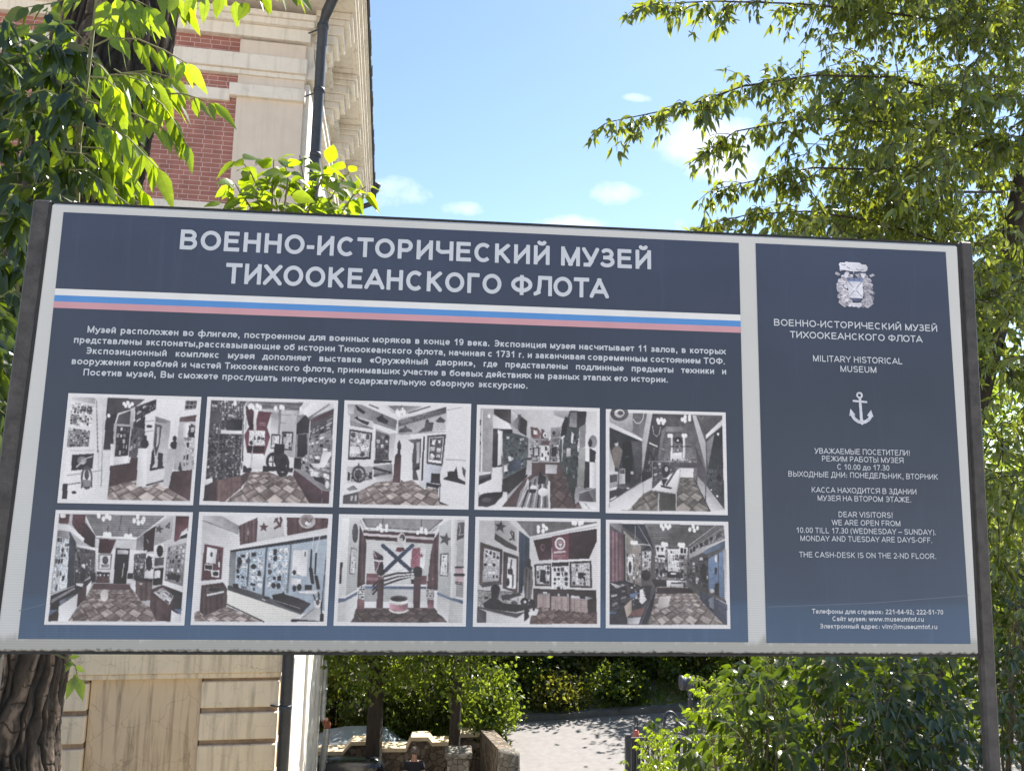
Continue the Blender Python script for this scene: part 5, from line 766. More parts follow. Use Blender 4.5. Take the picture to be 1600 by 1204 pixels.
p10.poly((146, 142, 146), 895, 335, 1240, 110, 1254, 255, 1000, 385, 895, 425).clut(7, 1, ['K', 'D', 'K'], .95, 900, 335, 1235, 125, 1240, 220, 905, 385).poly('L', 895, 400, 1000, 330, 1254, 235, 1254, 260, 1100, 320, 1000, 385, 895, 430).poly((90, 112, 142), 1025, 372, 1110, 318, 1252, 250, 1254, 320, 1060, 384).poly((82, 80, 84), 880, 435, 1080, 390, 1090, 780, 1000, 745, 870, 640).clut(6, 7, ['K', 'L', 'G', 'D', 'K'], .75, 880, 440, 1090, 400, 1090, 740, 880, 640).poly((100, 128, 172), 1088, 430, 1235, 350, 1245, 830, 1090, 735).line((60, 66, 84), 8, 1185, 380, 1190, 790).poly('K', 1148, 522, 1172, 522, 1172, 580, 1148, 580).poly('K', 1150, 680, 1190, 670, 1188, 800, 1150, 790).ell('W', 1162, 430, 12, 40).ell('K', 1042, 560, 28, 80).poly('K', 1015, 600, 1070, 600, 1060, 670, 1020, 670).ell('L', 1120, 750, 22, 22).poly('L', 1235, 340, 1262, 330, 1268, 860, 1246, 830)
p10.poly((70, 76, 98), 1000, 742, 1270, 880, 1270, 1080, 1160, 1010, 1005, 830).line('L', 8, 1160, 820, 1265, 878).poly((112, 122, 140), 1085, 830, 1140, 800, 1140, 930, 1100, 910).parq((72, 56, 60), (206, 190, 184), 780, 560, 4.6, 575, 700, 880, 712, 1000, 800, 1005, 835, 1235, 1080, 490, 1078, 540, 900).poly((66, 54, 62), 580, 715, 900, 715, 950, 770, 570, 770).poly((196, 184, 182), 600, 800, 720, 790, 690, 900, 580, 930)
p10.lamps(622, 100, 640, 128, 665, 100, 690, 120, 705, 108, 905, 140, 938, 110, 950, 150, 980, 125, 635, 280, 655, 285, 675, 288, 800, 288, 820, 292, 842, 292, 330, 265, 352, 270, 376, 268, a=17, b=24)
REG = [((80, 600), 240 / 1445), ((310, 610), 230 / 1457), ((530, 615), 220 / 1394), ((735, 625), 215 / 1438), ((935, 630), 215 / 1399), ((60, 790), 250 / 1544), ((290, 795), 240 / 1521), ((515, 795), 225 / 1389), ((730, 800), 220 / 1394), ((935, 805), 215 / 1362)]
CORN = [[(168, 90), (1418, 115), (1335, 1135), (58, 1118)], [(92, 60), (1385, 98), (1330, 1152), (10, 1130)], [(55, 65), (1307, 100), (1280, 1145), (0, 1122)], [(68, 45), (1350, 85), (1348, 1168), (42, 1140)], [(72, 55), (1292, 95), (1312, 1138), (75, 1110)],
        [(172, 40), (1490, 58), (1415, 1150), (58, 1145)], [(130, 28), (1452, 48), (1405, 1152), (58, 1145)], [(88, 48), (1340, 68), (1315, 1130), (43, 1122)], [(80, 40), (1320, 68), (1315, 1138), (57, 1130)], [(72, 35), (1285, 65), (1302, 1122), (72, 1108)]]
LAB = ['printed photograph of busts on plinths beside a doorway', 'printed photograph with a dark red banner and a machine gun', 'printed photograph of a torpedo shaped pillar and a black chair', 'printed photograph of a narrow hall with a clock at its end', 'printed photograph of a hall with slanted pale pillars', 'printed photograph of a long hall with a dark door at its end', 'printed photograph of a lit display case under three flags', 'printed photograph of a white flag with a blue diagonal cross', 'printed photograph of a red banner over pinned boards', 'printed photograph of a hall with blue cases and bright parquet']
for k, P in enumerate((p1, p2, p3, p4, p5, p6, p7, p8, p9, p10)):
    (ox, oy), sc = REG[k]; q = [S(ox + a * sc, oy + c * sc) for a, c in CORN[k]]
    x0, x1, z1, z0 = (q[0][0] + q[3][0]) / 2, (q[1][0] + q[2][0]) / 2, (q[0][1] + q[1][1]) / 2, (q[2][1] + q[3][1]) / 2
    P.finish('photo_print', x0, x1, z0, z1, -.0024, sign, LAB[k])
# emblem: wreath, shield with crossed lines, crown-like cap
def quad_px(px0, py0, px1, py1): q = [S(px0, py0), S(px1, py0), S(px1, py1), S(px0, py1)]; return (q[0][0] + q[3][0]) / 2, (q[1][0] + q[2][0]) / 2, (q[2][1] + q[3][1]) / 2, (q[0][1] + q[1][1]) / 2
E_ = Print([(150, 100), (1050, 100), (1050, 1120), (150, 1120)], 120, 136, 20)
EW, EG, ED = (216, 216, 228), (172, 170, 180), (96, 100, 122)
E_.poly(EW, 280, 190, 310, 150, 400, 150, 430, 128, 590, 135, 730, 138, 770, 168, 850, 170, 890, 215, 880, 300, 830, 330, 700, 325, 600, 335, 470, 325, 380, 310, 300, 335, 298, 240).line(ED, 12, 335, 185, 375, 212, 420, 195).line(ED, 14, 455, 235, 510, 270).line(ED, 12, 650, 265, 690, 300).line(ED, 10, 300, 310, 390, 310).line(ED, 12, 720, 300, 800, 280).line(EW, 20, 590, 320, 592, 375)
for sg in (-1, 1):
    for k in range(150):
        t = k / 149; q = 2.05 * t - 1.05; cx = 610 + sg * (330 * math.cos(q) + E_.r.uniform(-150, 40)); cy = 720 + 385 * math.sin(q) + E_.r.uniform(-20, 20)
        E_.ell([EW, EG, (198, 192, 198), (146, 142, 152)][k % 4] if sg < 0 else [EG, (150, 148, 158), (190, 186, 192), (120, 120, 136)][k % 4], cx, cy, E_.r.uniform(28, 52), E_.r.uniform(22, 48))
    for k in range(26):
        q = E_.r.uniform(-1, 1); E_.line(ED if k % 3 else EW, 9, 610 + sg * 300 * math.cos(q), 720 + 370 * math.sin(q), 610 + sg * 365 * math.cos(q + .15), 720 + 370 * math.sin(q + .15) - 30)
    E_.poly(EG, 610 + sg * 330, 440, 610 + sg * 425, 395, 610 + sg * 385, 345, 610 + sg * 290, 390).poly(EW, 610 + sg * 120, 360, 610 + sg * 230, 370, 610 + sg * 190, 470, 610 + sg * 150, 450).poly(EG, 610 + sg * 350, 930, 610 + sg * 370, 990, 610 + sg * 240, 1090, 610 + sg * 200, 1050)
E_.poly((120, 132, 168), 435, 460, 775, 460, 770, 560, 440, 560).poly(ED, 470, 470, 500, 470, 500, 520, 470, 520).poly(ED, 580, 470, 610, 470, 610, 520, 580, 520).poly(ED, 690, 470, 715, 470, 715, 520, 690, 520).poly(EW, 440, 545, 770, 545, 760, 880, 470, 880).line((120, 124, 148), 14, 470, 550, 740, 850).line((120, 124, 148), 14, 745, 545, 485, 845).ell(EW, 606, 690, 40, 34).poly((84, 90, 116), 495, 885, 735, 880, 715, 925, 610, 960, 520, 925).poly(EW, 530, 980, 720, 980, 720, 1065, 530, 1065).line(EG, 12, 560, 1020, 690, 1020).line(EG, 8, 540, 575, 680, 575).line(EG, 8, 560, 825, 670, 825)
E_.finish('emblem', *quad_px(1290 + 150 * .07475, 400 + 100 * .07475, 1290 + 1050 * .07475, 400 + 1120 * .07475), -.0026, sign, alpha=True, grain=.05)
A_ = Print([(580, 925), (742, 925), (742, 1145), (580, 1145)], 100, 136, 21)
AW = (200, 204, 216)
A_.ring(AW, 655, 953, 15, 15, 6.5).line(AW, 14, 616, 989, 696, 995).poly(AW, 647, 966, 665, 966, 671, 1125, 651, 1125)
A_.line(AW, 22, 603, 1078, 618, 1102, 640, 1118, 661, 1122, 684, 1118, 706, 1104, 720, 1082).poly(AW, 594, 1036, 584, 1084, 626, 1078).poly(AW, 724, 1040, 738, 1088, 694, 1080).poly(AW, 640, 1118, 684, 1118, 664, 1141)
A_.finish('anchor_emblem', *quad_px(1180 + 580 * .2492, 380 + 925 * .2492, 1180 + 742 * .2492, 380 + 1145 * .2492), -.0026, sign, alpha=True, grain=.02)

# ------------------------------------------------------------------ museum building (local axes: x along the front, y into depth)
def brick_mat():
    m, t, p = material('red_brick'); n = t.nodes; l = t.links; p.inputs['Roughness'].default_value = .85
    tcn = n.new('ShaderNodeTexCoord'); mp = n.new('ShaderNodeMapping'); l.new(tcn.outputs['Object'], mp.inputs[0]); mp.inputs['Rotation'].default_value = (R_(-90), 0, 0)
    mp.inputs['Location'].default_value = (.07, .02, 0)
    b = n.new('ShaderNodeTexBrick'); l.new(mp.outputs[0], b.inputs[0]); b.offset = .5; b.squash = .58; b.squash_frequency = 2
    b.inputs['Scale'].default_value = 1; b.inputs['Brick Width'].default_value = .27; b.inputs['Row Height'].default_value = .0785; b.inputs['Mortar Size'].default_value = .0052; b.inputs['Mortar Smooth'].default_value = .1; b.inputs['Bias'].default_value = -.1
    b.inputs['Color1'].default_value = (.33, .135, .11, 1); b.inputs['Color2'].default_value = (.40, .17, .14, 1); b.inputs['Mortar'].default_value = (.60, .42, .38, 1)
    no = n.new('ShaderNodeTexNoise'); no.inputs['Scale'].default_value = 3; no.inputs['Detail'].default_value = 8; l.new(tcn.outputs['Object'], no.inputs[0])
    mr = n.new('ShaderNodeMapRange'); l.new(no.outputs[0], mr.inputs[0]); mr.inputs[1].default_value = .3; mr.inputs[2].default_value = .7; mr.inputs[3].default_value = .8; mr.inputs[4].default_value = 1.15
    vm = n.new('ShaderNodeVectorMath'); vm.operation = 'SCALE'; l.new(b.outputs[0], vm.inputs[0]); l.new(mr.outputs[0], vm.inputs['Scale']); l.new(vm.outputs[0], p.inputs['Base Color'])
    bp = n.new('ShaderNodeBump'); bp.inputs['Strength'].default_value = .5; bp.inputs['Distance'].default_value = .01; bp.invert = True; l.new(b.outputs['Fac'], bp.inputs['Height']); l.new(bp.outputs[0], p.inputs['Normal'])
    return m
M['brick'] = brick_mat()
def cracked(name, col, dirty=(.22, .18, .13), cs=2.4, crack=.55, streaks=.5):
    m, t, p = material(name); n = t.nodes; l = t.links; p.inputs['Roughness'].default_value = .92
    tcn = n.new('ShaderNodeTexCoord'); no = n.new('ShaderNodeTexNoise'); no.inputs['Scale'].default_value = 5; no.inputs['Detail'].default_value = 8; l.new(tcn.outputs['Object'], no.inputs[0])
    va = n.new('ShaderNodeVectorMath'); va.operation = 'MULTIPLY_ADD'; l.new(no.outputs['Color'], va.inputs[0]); va.inputs[1].default_value = (.18, .18, .18); l.new(tcn.outputs['Object'], va.inputs[2])
    vo = n.new('ShaderNodeTexVoronoi'); vo.feature = 'DISTANCE_TO_EDGE'; vo.inputs['Scale'].default_value = cs; l.new(va.outputs[0], vo.inputs[0])
    mr = n.new('ShaderNodeMapRange'); l.new(vo.outputs[0], mr.inputs[0]); mr.inputs[1].default_value = .0; mr.inputs[2].default_value = .011; mr.inputs[3].default_value = crack; mr.inputs[4].default_value = 0
    mp = n.new('ShaderNodeMapping'); mp.inputs['Scale'].default_value = (7, 7, .5); l.new(tcn.outputs['Object'], mp.inputs[0])
    n2 = n.new('ShaderNodeTexNoise'); n2.inputs['Scale'].default_value = 1.4; n2.inputs['Detail'].default_value = 9; n2.inputs['Roughness'].default_value = .6; l.new(mp.outputs[0], n2.inputs[0])
    m2 = n.new('ShaderNodeMapRange'); l.new(n2.outputs[0], m2.inputs[0]); m2.inputs[1].default_value = .5; m2.inputs[2].default_value = .74; m2.inputs[4].default_value = streaks
    big = n.new('ShaderNodeMix'); big.data_type = 'RGBA'; l.new(no.outputs[0], big.inputs[0]); big.inputs[6].default_value = (*[c * .9 for c in col], 1); big.inputs[7].default_value = (*[c * 1.08 for c in col], 1)
    a = n.new('ShaderNodeMix'); a.data_type = 'RGBA'; l.new(m2.outputs[0], a.inputs[0]); l.new(big.outputs[2], a.inputs[6]); a.inputs[7].default_value = (*dirty, 1)
    b = n.new('ShaderNodeMix'); b.data_type = 'RGBA'; l.new(mr.outputs[0], b.inputs[0]); l.new(a.outputs[2], b.inputs[6]); b.inputs[7].default_value = (.12, .085, .06, 1)
    l.new(b.outputs[2], p.inputs['Base Color']); return m
M['block'] = cracked('stucco_block', (.86, .70, .52), (.27, .22, .15), 2.6, .22, .6)
M['bandlow'] = cracked('stucco_band', (.84, .67, .48), (.25, .19, .13), 5.0, .5, .55)
M['recess'] = cracked('stucco_recess', (.74, .56, .38), (.20, .14, .09), 1.6, .3, .9)
M['side'] = cracked('stucco_side', (.66, .62, .57), (.40, .36, .31), 1.2, .2, .3)
M['smooth'] = cracked('stucco_pilaster', (.72, .61, .52), (.42, .36, .30), .7, .0, .25)
M['trim'] = cracked('stucco_moulding', (.79, .72, .65), (.36, .32, .27), 1.5, .1, .45)
M['joint'] = simple('joint_plaster', (.34, .24, .165), .95, var=.3, scale=6)
BR = R_(4.7)
bld = empty('museum_building', (-1.12, 9.5, -5.9), 'two storey museum building of red brick panels and cream stucco with a deep bracketed cornice', 'building', rz=BR)
Z0 = -5.9
def bz(z): return z - Z0
class BB(MB):
    def bx(s, x0, x1, y0, y1, z0, z1): return s.box(x0, x1, y0, y1, bz(z0), bz(z1))
w = BB().bx(-11, -.06, .16, 8.3, -5.95, -.75); w.build('wall', M['joint'], bld)
w = BB().bx(-11, -.2, .22, 8.2, -.75, 9.45); w.build('wall', M['smooth'], bld)
# ground floor: recessed panel, rusticated blocks
BB().bx(-2.60, -1.10, .10, .155, -5.9, -1.075).build('recessed_panel', M['recess'], bld)
BB().bx(-7.2, -5.4, .10, .155, -5.9, -1.075).build('recessed_panel', M['recess'], bld)
for x0, x1 in ((-1.085, -.002), (-5.35, -2.615)):
    b = BB(); z = -1.13
    while z > -5.8:
        zb = max(z - .365, -5.9); b.bx(x0, x1, .02, .158, zb, z)
        if x1 > -1: b.bx(-.058, .012, .158, 1.1, zb, z)
        z -= .441
    b.build('rusticated_pier', M['block'], bld, bevel=.012); BB().bx(x0 + .012, x1 - .012, .075, .1585, -5.9, -1.08).build('joint_bed', M['joint'], bld)
BB().bx(-11, .035, -.05, .158, -1.0, -.71).bx(-11, .02, -.02, .157, -1.075, -1.001).build('string_course', M['bandlow'], bld, bevel=.01)
s_ = BB().bx(-.058, 0, 1.12, 8.35, -5.9, -.76)
for y0, y1 in ((1.5, 2.3), (4.2, 5.0), (7.45, 8.36)): s_.bx(-.05, .055, y0, y1, -5.9, -.77)
s_.bx(-.05, .10, .16, 8.40, -1.0, -.72)
s_.build('side_wall', M['side'], bld)
# upper storey front
BB().bx(-5.0, -1.235, .185, .219, 6.14, 9.0).build('brick_panel', M['brick'], bld)
BB().bx(-1.234, -.185, .13, .218, -.70, 8.95).bx(-6.0, -5.01, .13, .218, -.70, 8.95).build('pilaster', M['smooth'], bld)
BB().bx(-1.235, -.18, .10, .129, 8.62, 8.93).build('capital', M['smooth'], bld, bevel=.012)
BB().bx(-11, -.185, .16, .2185, -.70, 6.13).build('sill_wall', M['trim'], bld)
t = BB().bx(-11, -.15, .035, .217, 8.40, 8.66).bx(-11, -.165, .085, .2165, 8.32, 8.399)
t.bx(-11, -1.345, .12, .216, 7.86, 8.06).bx(-1.344, -.155, .05, .2155, 7.93, 8.14)
t.bx(-11, -.12, .06, .215, 8.98, 9.19).bx(-11, -.06, -.02, .2145, 9.191, 9.30).bx(-11, -.03, -.06, .214, 9.301, 9.40)
t.build('moulding', M['trim'], bld, bevel=.008)
# side upper wall and entablature
sw = BB().bx(-.199, -.165, .23, 8.2, -.74, 9.4)
for y0, y1 in ((.2, 1.15), (7.2, 8.2)): sw.bx(-.198, -.10, y0, y1, -.7, 8.3)
sw.build('side_wall', M['side'], bld)
fr = BB().bx(-.198, -.02, .13, 8.3, 8.36, 8.50).bx(-.198, .02, .13, 8.34, 8.501, 8.56).bx(-.198, -.06, .19, 8.25, 8.561, 9.2).bx(-.198, .05, .12, 8.32, 9.201, 9.36)
fr.build('frieze', M['trim'], bld)
dn = BB(); y = .35
while y < 8.2: dn.bx(.051, .12, y, y + .13, 9.215, 9.35); y += .24
dn.bx(.04, .0509, .3, 8.25, 9.22, 9.35)
dn.build('dentil_course', M['trim'], bld)
for yc in (.42, 2.35, 4.45, 6.6):
    m = BB(); hw = .36
    for k, (xo, z0, z1, q) in enumerate(((.55, 9.47, 9.585, 0), (.50, 9.37, 9.469, .03), (.40, 9.20, 9.369, .06), (.31, 9.05, 9.199, .09), (.22, 8.92, 9.049, .12), (.12, 8.78, 8.919, .15))):
        m.bx(-.055, xo, yc - hw + q, yc + hw - q, z0, z1)
    m.build('bracket', M['trim'], bld, bevel=.012)
so_ = BB().bx(-11, .60, -1.0, 8.36, 9.59, 9.68)
for yc in (1.38, 3.4, 5.52, 7.6):   # framed soffit panels between the brackets
    so_.bx(.10, .53, yc - .46, yc - .42, 9.560, 9.588).bx(.10, .53, yc + .42, yc + .46, 9.560, 9.588).bx(.49, .53, yc - .418, yc + .418, 9.560, 9.588)
so_.build('soffit', M['trim'], bld)
cw = BB()
for k, (e, z0, z1) in enumerate(((.635, 9.681, 9.76), (.66, 9.761, 9.80), (.685, 9.801, 9.90), (.72, 9.901, 9.95), (.745, 9.951, 10.03))): cw.bx(-11, e, -1.0 - (e - .6), 8.36 + (e - .6), z0, z1)
cw.build('crown_moulding', M['trim'], bld)
rng = random.Random(5)
gt = BB(); y = -1.2
while y < 8.45:
    gt.bx(.70, .80 + rng.uniform(-.012, .012), y, y + .249, 10.031, 10.12 + rng.uniform(-.01, .01)); y += .25
gt.build('gutter', M['iron'], bld)
BB().prism([(-11, bz(10.04)), (.69, bz(10.04)), (-4.5, bz(12.2)), (-11, bz(12.2))], -1.1, 8.4).build('roof', M['iron'], bld)
# pipes
dp = BB(); R0 = .082
dp.tube([(.62, -1.02, bz(10.0)), (.14, -.26, bz(9.32)), (.09, -.16, bz(9.18)), (.09, -.14, bz(7.0)), (.10, -.12, bz(3.0)), (.12, -.13, bz(.5)), (.13, -.13, bz(-5.6))], R0, 16)
for zz in (9.12, 8.0, 6.9, -1.5, -3.4): dp.lathe([(.09, 0), (.094, .015), (.094, .05), (.09, .065)], (.09 + (.03 if zz < 0 else 0), -.15 + (.02 if zz < 0 else 0), bz(zz)), 16); dp.tube([(-.2, .1, bz(zz + .02)), (.06, -.10, bz(zz + .03))], .014, 6)
dp.build('drainpipe', M['iron'], bld, smooth=True)
gp = BB(); gp.tube([(.10, 8.55, bz(6)), (.10, 8.55, bz(-3.93)), (.235, 8.55, bz(-4.12)), (.23, 8.55, bz(-4.3)), (.12, 8.5, bz(-5.7))], .085, 14)
for zz in (-3.3, -4.6): gp.lathe([(.088, 0), (.096, .01), (.096, .04), (.088, .05)], (.10 if zz > -4 else .215, 8.55, bz(zz)), 14)
gpo = gp.build('drainpipe', M['zinc'], bld, smooth=True); gpo['label'] = 'galvanised drainpipe with a kinked elbow'
BB().tube([(.15, 8.55, bz(-3.99)), (.24, 8.55, bz(-4.13)), (.235, 8.55, bz(-4.2))], .0885, 14).build('rusty_elbow', M['rust'], bld, smooth=True)
hp = BB().lathe([(.05, -.42), (.06, -.2), (.13, -.12), (.14, .0), (.17, .02), (.17, .07), (.13, .075)], (.78, 8.50, bz(10.0)), 18)
hp.tube([(.78, 8.5, bz(9.62)), (.74, 8.5, bz(9.52)), (-.05, 8.5, bz(9.16))], .07, 12)
hp.build('rain_hopper', M['iron'], bld, smooth=True)

# ------------------------------------------------------------------ yard: walls, exhibits, car, person
def rubble(name, c1, c2, mortar, sc=6.5):
    m, t, p = material(name); n = t.nodes; l = t.links; p.inputs['Roughness'].default_value = .95
    tcn = n.new('ShaderNodeTexCoord'); no = n.new('ShaderNodeTexNoise'); no.inputs['Scale'].default_value = 4; no.inputs['Detail'].default_value = 6; l.new(tcn.outputs['Object'], no.inputs[0])
    va = n.new('ShaderNodeVectorMath'); va.operation = 'MULTIPLY_ADD'; l.new(no.outputs['Color'], va.inputs[0]); va.inputs[1].default_value = (.12, .12, .12); l.new(tcn.outputs['Object'], va.inputs[2])
    v1 = n.new('ShaderNodeTexVoronoi'); v1.inputs['Scale'].default_value = sc; l.new(va.outputs[0], v1.inputs[0])
    v2 = n.new('ShaderNodeTexVoronoi'); v2.feature = 'DISTANCE_TO_EDGE'; v2.inputs['Scale'].default_value = sc; l.new(va.outputs[0], v2.inputs[0])
    sp = n.new('ShaderNodeSeparateColor'); l.new(v1.outputs['Color'], sp.inputs[0])
    mx = n.new('ShaderNodeMix'); mx.data_type = 'RGBA'; l.new(sp.outputs[0], mx.inputs[0]); mx.inputs[6].default_value = (*c1, 1); mx.inputs[7].default_value = (*c2, 1)
    mr = n.new('ShaderNodeMapRange'); l.new(v2.outputs[0], mr.inputs[0]); mr.inputs[2].default_value = .045; 
    m2 = n.new('ShaderNodeMix'); m2.data_type = 'RGBA'; l.new(mr.outputs[0], m2.inputs[0]); m2.inputs[6].default_value = (*mortar, 1); l.new(mx.outputs[2], m2.inputs[7]); l.new(m2.outputs[2], p.inputs['Base Color'])
    bp = n.new('ShaderNodeBump'); bp.inputs['Strength'].default_value = .9; bp.inputs['Distance'].default_value = .05; l.new(mr.outputs[0], bp.inputs['Height']); l.new(bp.outputs[0], p.inputs['Normal'])
    return m
M['rubble'] = rubble('rubble_masonry', (.07, .052, .04), (.19, .15, .115), (.075, .06, .05))
M['rubble_pale'] = rubble('rubble_masonry_grey', (.09, .082, .072), (.25, .225, .19), (.11, .10, .09), 8)
PROF = [(-4.5, -5.02), (-1.27, -5.02), (-1.07, -4.78), (-.52, -4.78), (-.43, -4.95), (.36, -4.95), (.48, -4.68), (.92, -4.68), (1.03, -4.81), (1.5, -4.80), (1.58, -4.61), (2.5, -4.57)]
wl = empty('parapet_wall', (-1, 19.1, -5.9), 'rubble stone parapet wall with stepped pale coping below the trees', 'wall')
MB().prism([(-4.5, -6.6)] + [(2.5, -6.6)] + [(x, z - .10) for x, z in reversed(PROF)], 18.98, 19.36).build('masonry', M['rubble'], wl)
cp = MB()
for (x0, z0), (x1, z1) in zip(PROF[:-1], PROF[1:]):
    cp.prism([(x0, z0 - .098), (x1, z1 - .098), (x1, z1), (x0, z0)], 18.90, 19.42)
cp.build('coping', M['coping'], wl)
rw = empty('retaining_wall', (2.6, 17, -5.9), 'dark stone retaining wall with a rounded pale end beside the road', 'wall')
m = MB()
pts = [(2.28, 18.9), (2.42, 17.6), (2.55, 16.4), (2.62, 15.9)]
tops = [-4.50, -4.33, -4.17, -4.12]
for (a, b), (c, d), t0, t1 in zip(pts[:-1], pts[1:], tops[:-1], tops[1:]):
    n = len(m.v); m.v += [(a, b, -6.4), (c, d, -6.4), (c, d, t1), (a, b, t0), (a + .36, b, -6.4), (c + .36, d, -6.4), (c + .36, d, t1), (a + .36, b, t0)]
    m.f += [tuple(n + i for i in q) for q in ((0, 1, 2, 3), (5, 4, 7, 6), (3, 2, 6, 7), (0, 3, 7, 4), (1, 5, 6, 2))]
m.build('masonry', M['rubble'], rw)
MB().lathe([(.27, -2.2), (.26, -.5), (.25, -.06), (.245, 0), (.12, .05)], (2.80, 15.85, -4.10), 20).build('rounded_end', M['rubble_pale'], rw, smooth=True)
pl = empty('stone_pillar', (1.66, 16.6, -5.9), 'short square rubble stone pillar with a flat capstone', 'pillar')
MB().box(1.42, 1.93, 16.4, 16.9, -6, -4.42).build('shaft', M['rubble_pale'], pl, bevel=.02)
MB().box(1.36, 1.99, 16.34, 16.96, -4.419, -4.30).build('capstone', M['rubble_pale'], pl, bevel=.02)
# torpedo on cradles
tp = empty('torpedo', (-1.5, 18.25, -5.9), 'black glossy torpedo with a blunt rounded nose lying beside the museum', 'torpedo')
M['gloss_black'] = simple('gloss_black_paint', (.012, .013, .018), .16, var=.2, scale=5)
M['gloss_black'].node_tree.nodes['Principled BSDF'].inputs['Coat Weight'].default_value = .6
nx_, _, nz_ = at(602, 1181, 18.25); rr = .285
prof = [(rr, 0)] + [(rr * math.cos(a), .34 * math.sin(a)) for a in np.linspace(.1, 1.45, 9)]
MB().lathe([(.05, -5.6), (.2, -5.0), (rr * .98, -4.2)] + prof, (float(nx_) - .34, 18.25, float(nz_) - rr), 32, axis='x').build('hull', M['gloss_black'], tp, smooth=True)
zt = float(nz_) - 2 * rr
for xc in (-.9, -3.0): MB().prism([(18.0, -5.95), (18.5, -5.95), (18.45, zt + .12), (18.25, zt + .02), (18.05, zt + .12)], xc, xc + .18, ax='x').build('cradle', M['iron'], tp)
# car behind the wall
M['car'] = simple('silver_car_paint', (.50, .55, .64), .25, .35, var=.03); M['glass'] = simple('car_glass', (.02, .025, .03), .05, var=.1); M['tyre'] = simple('tyre_rubber', (.02, .02, .02), .9, var=.2)
M['glass'].node_tree.nodes['Principled BSDF'].inputs['Coat Weight'].default_value = 1
car = empty('parked_car', (-1.5, 20.6, -6.4), 'silver car parked behind the parapet wall, only its roof showing', 'car')
body = [(-3.85, -6.1), (-3.85, -5.75), (-3.6, -5.55), (-2.72, -5.46), (-1.98, -5.16), (-1.5, -5.085), (-.9, -5.075), (-.3, -5.11), (.05, -5.42), (.32, -5.5), (.38, -6.1)]
MB().prism(body, 19.85, 21.4).build('body', M['car'], car, bevel=.05, smooth=False)
MB().prism([(-2.5, -5.47), (-1.93, -5.20), (-1.45, -5.14), (-.95, -5.13), (-.35, -5.165), (-.05, -5.43)], 19.838, 19.849).build('side_window', M['glass'], car)
for xw in (-3.05, -.55):
    wv = MB().lathe([(.31, 0), (.31, .2)], (0, 0, 0), 20); wv.v = [(xw + a, 19.846 + c * .9, -6.09 + b) for a, b, c in wv.v]; wv.build('wheel', M['tyre'], car)
# person sitting on a bench
M['skin'] = simple('skin', (.38, .22, .16), .6, var=.08); M['shirt'] = simple('black_shirt', (.012, .013, .02), .9, var=.3, bump=.3, bscale=30); M['trousers'] = simple('dark_trousers', (.03, .03, .04), .9, var=.2); M['hair'] = simple('grey_hair', (.11, .09, .08), .9, var=.3)
bn = empty('bench', (.62, 17.75, -5.9), 'low dark wooden bench under the seated person by the wall', 'bench')
bm_ = MB()
for k in range(4): bm_.box(-.15, 1.4, 17.52 + k * .11, 17.62 + k * .11, -5.48, -5.445)
bm_.build('seat', M['bark_far'], bn)
for x in (-.05, 1.25): MB().box(x, x + .07, 17.54, 17.92, -5.95, -5.481).build('leg', M['iron'], bn)
def skin_body(name, verts, edges, rad, mat, parent, lv=2):
    me = bpy.data.meshes.new(name); me.from_pydata([tuple(map(float, v)) for v in verts], edges, [])
    o = bpy.data.objects.new(name, me); COL.objects.link(o)
    sk = o.modifiers.new('s', 'SKIN'); ss = o.modifiers.new('u', 'SUBSURF'); ss.levels = lv; ss.render_levels = lv
    sv = me.skin_vertices[0].data
    for i, r in enumerate(rad): sv[i].radius = (r, r) if not hasattr(r, '__len__') else r
    sv[0].use_root = True
    dg = bpy.context.evaluated_depsgraph_get(); m2 = bpy.data.meshes.new_from_object(o.evaluated_get(dg)); bpy.data.objects.remove(o); bpy.data.meshes.remove(me)
    return link(name, m2, mat, parent, smooth=True)
PX, PY, PZ = .62, 17.62, -5.42
per = empty('person', (PX, PY, -5.9), 'person with short hair in a black short sleeved shirt sitting by the stone wall', 'person')
def P_(x, y, z): return (PX + x, PY + y, PZ + z)
hv = [P_(0, .05, .08), P_(0, .04, .28), P_(0, .02, .46), P_(0, .01, .56), P_(0, -.01, .64), P_(0, -.035, .71), P_(0, -.03, .80)]
he = [(i, i + 1) for i in range(6)]; hr = [.14, .13, .14, .09, .052, .075, .07]
for s in (-1, 1):
    n = len(hv)
    hv += [P_(s * .17, .02, .51), P_(s * .23, .0, .26), P_(s * .13, -.22, .12), P_(s * .07, -.29, .08)]; hr += [.06, .05, .038, .03]; he += [(2, n), (n, n + 1), (n + 1, n + 2), (n + 2, n + 3)]
    for k in range(5):
        a = n + 3; j = len(hv); fx = s * (.07 - .018 * (k - 2) * .9); ln = (.05, .075, .08, .072, .055)[k]
        hv += [P_(fx, -.30 - ln * .55, .065 - .004 * k), P_(fx - s * .008, -.30 - ln, .04)]; hr += [.011, .009]; he += [(a, j), (j, j + 1)]
    n = len(hv); hv += [P_(s * .10, -.02, .06), P_(s * .14, -.45, .06), P_(s * .13, -.40, -.40), P_(s * .14, -.56, -.44)]; hr += [.09, .065, .045, .045]; he += [(0, n), (n, n + 1), (n + 1, n + 2), (n + 2, n + 3)]
skin_body('body', hv, he, hr, M['skin'], per)
tv = [P_(0, .05, .06), P_(0, .04, .28), P_(0, .02, .46), P_(0, .01, .555)]; te = [(0, 1), (1, 2), (2, 3)]; tr_ = [.165, .155, .165, .085]
for s in (-1, 1): n = len(tv); tv += [P_(s * .18, .02, .505), P_(s * .225, .005, .34)]; tr_ += [.085, .07]; te += [(2, n), (n, n + 1)]
skin_body('shirt', tv, te, tr_, M['shirt'], per)
tv = [P_(0, .05, .03)]; te = []; tr_ = [.16]
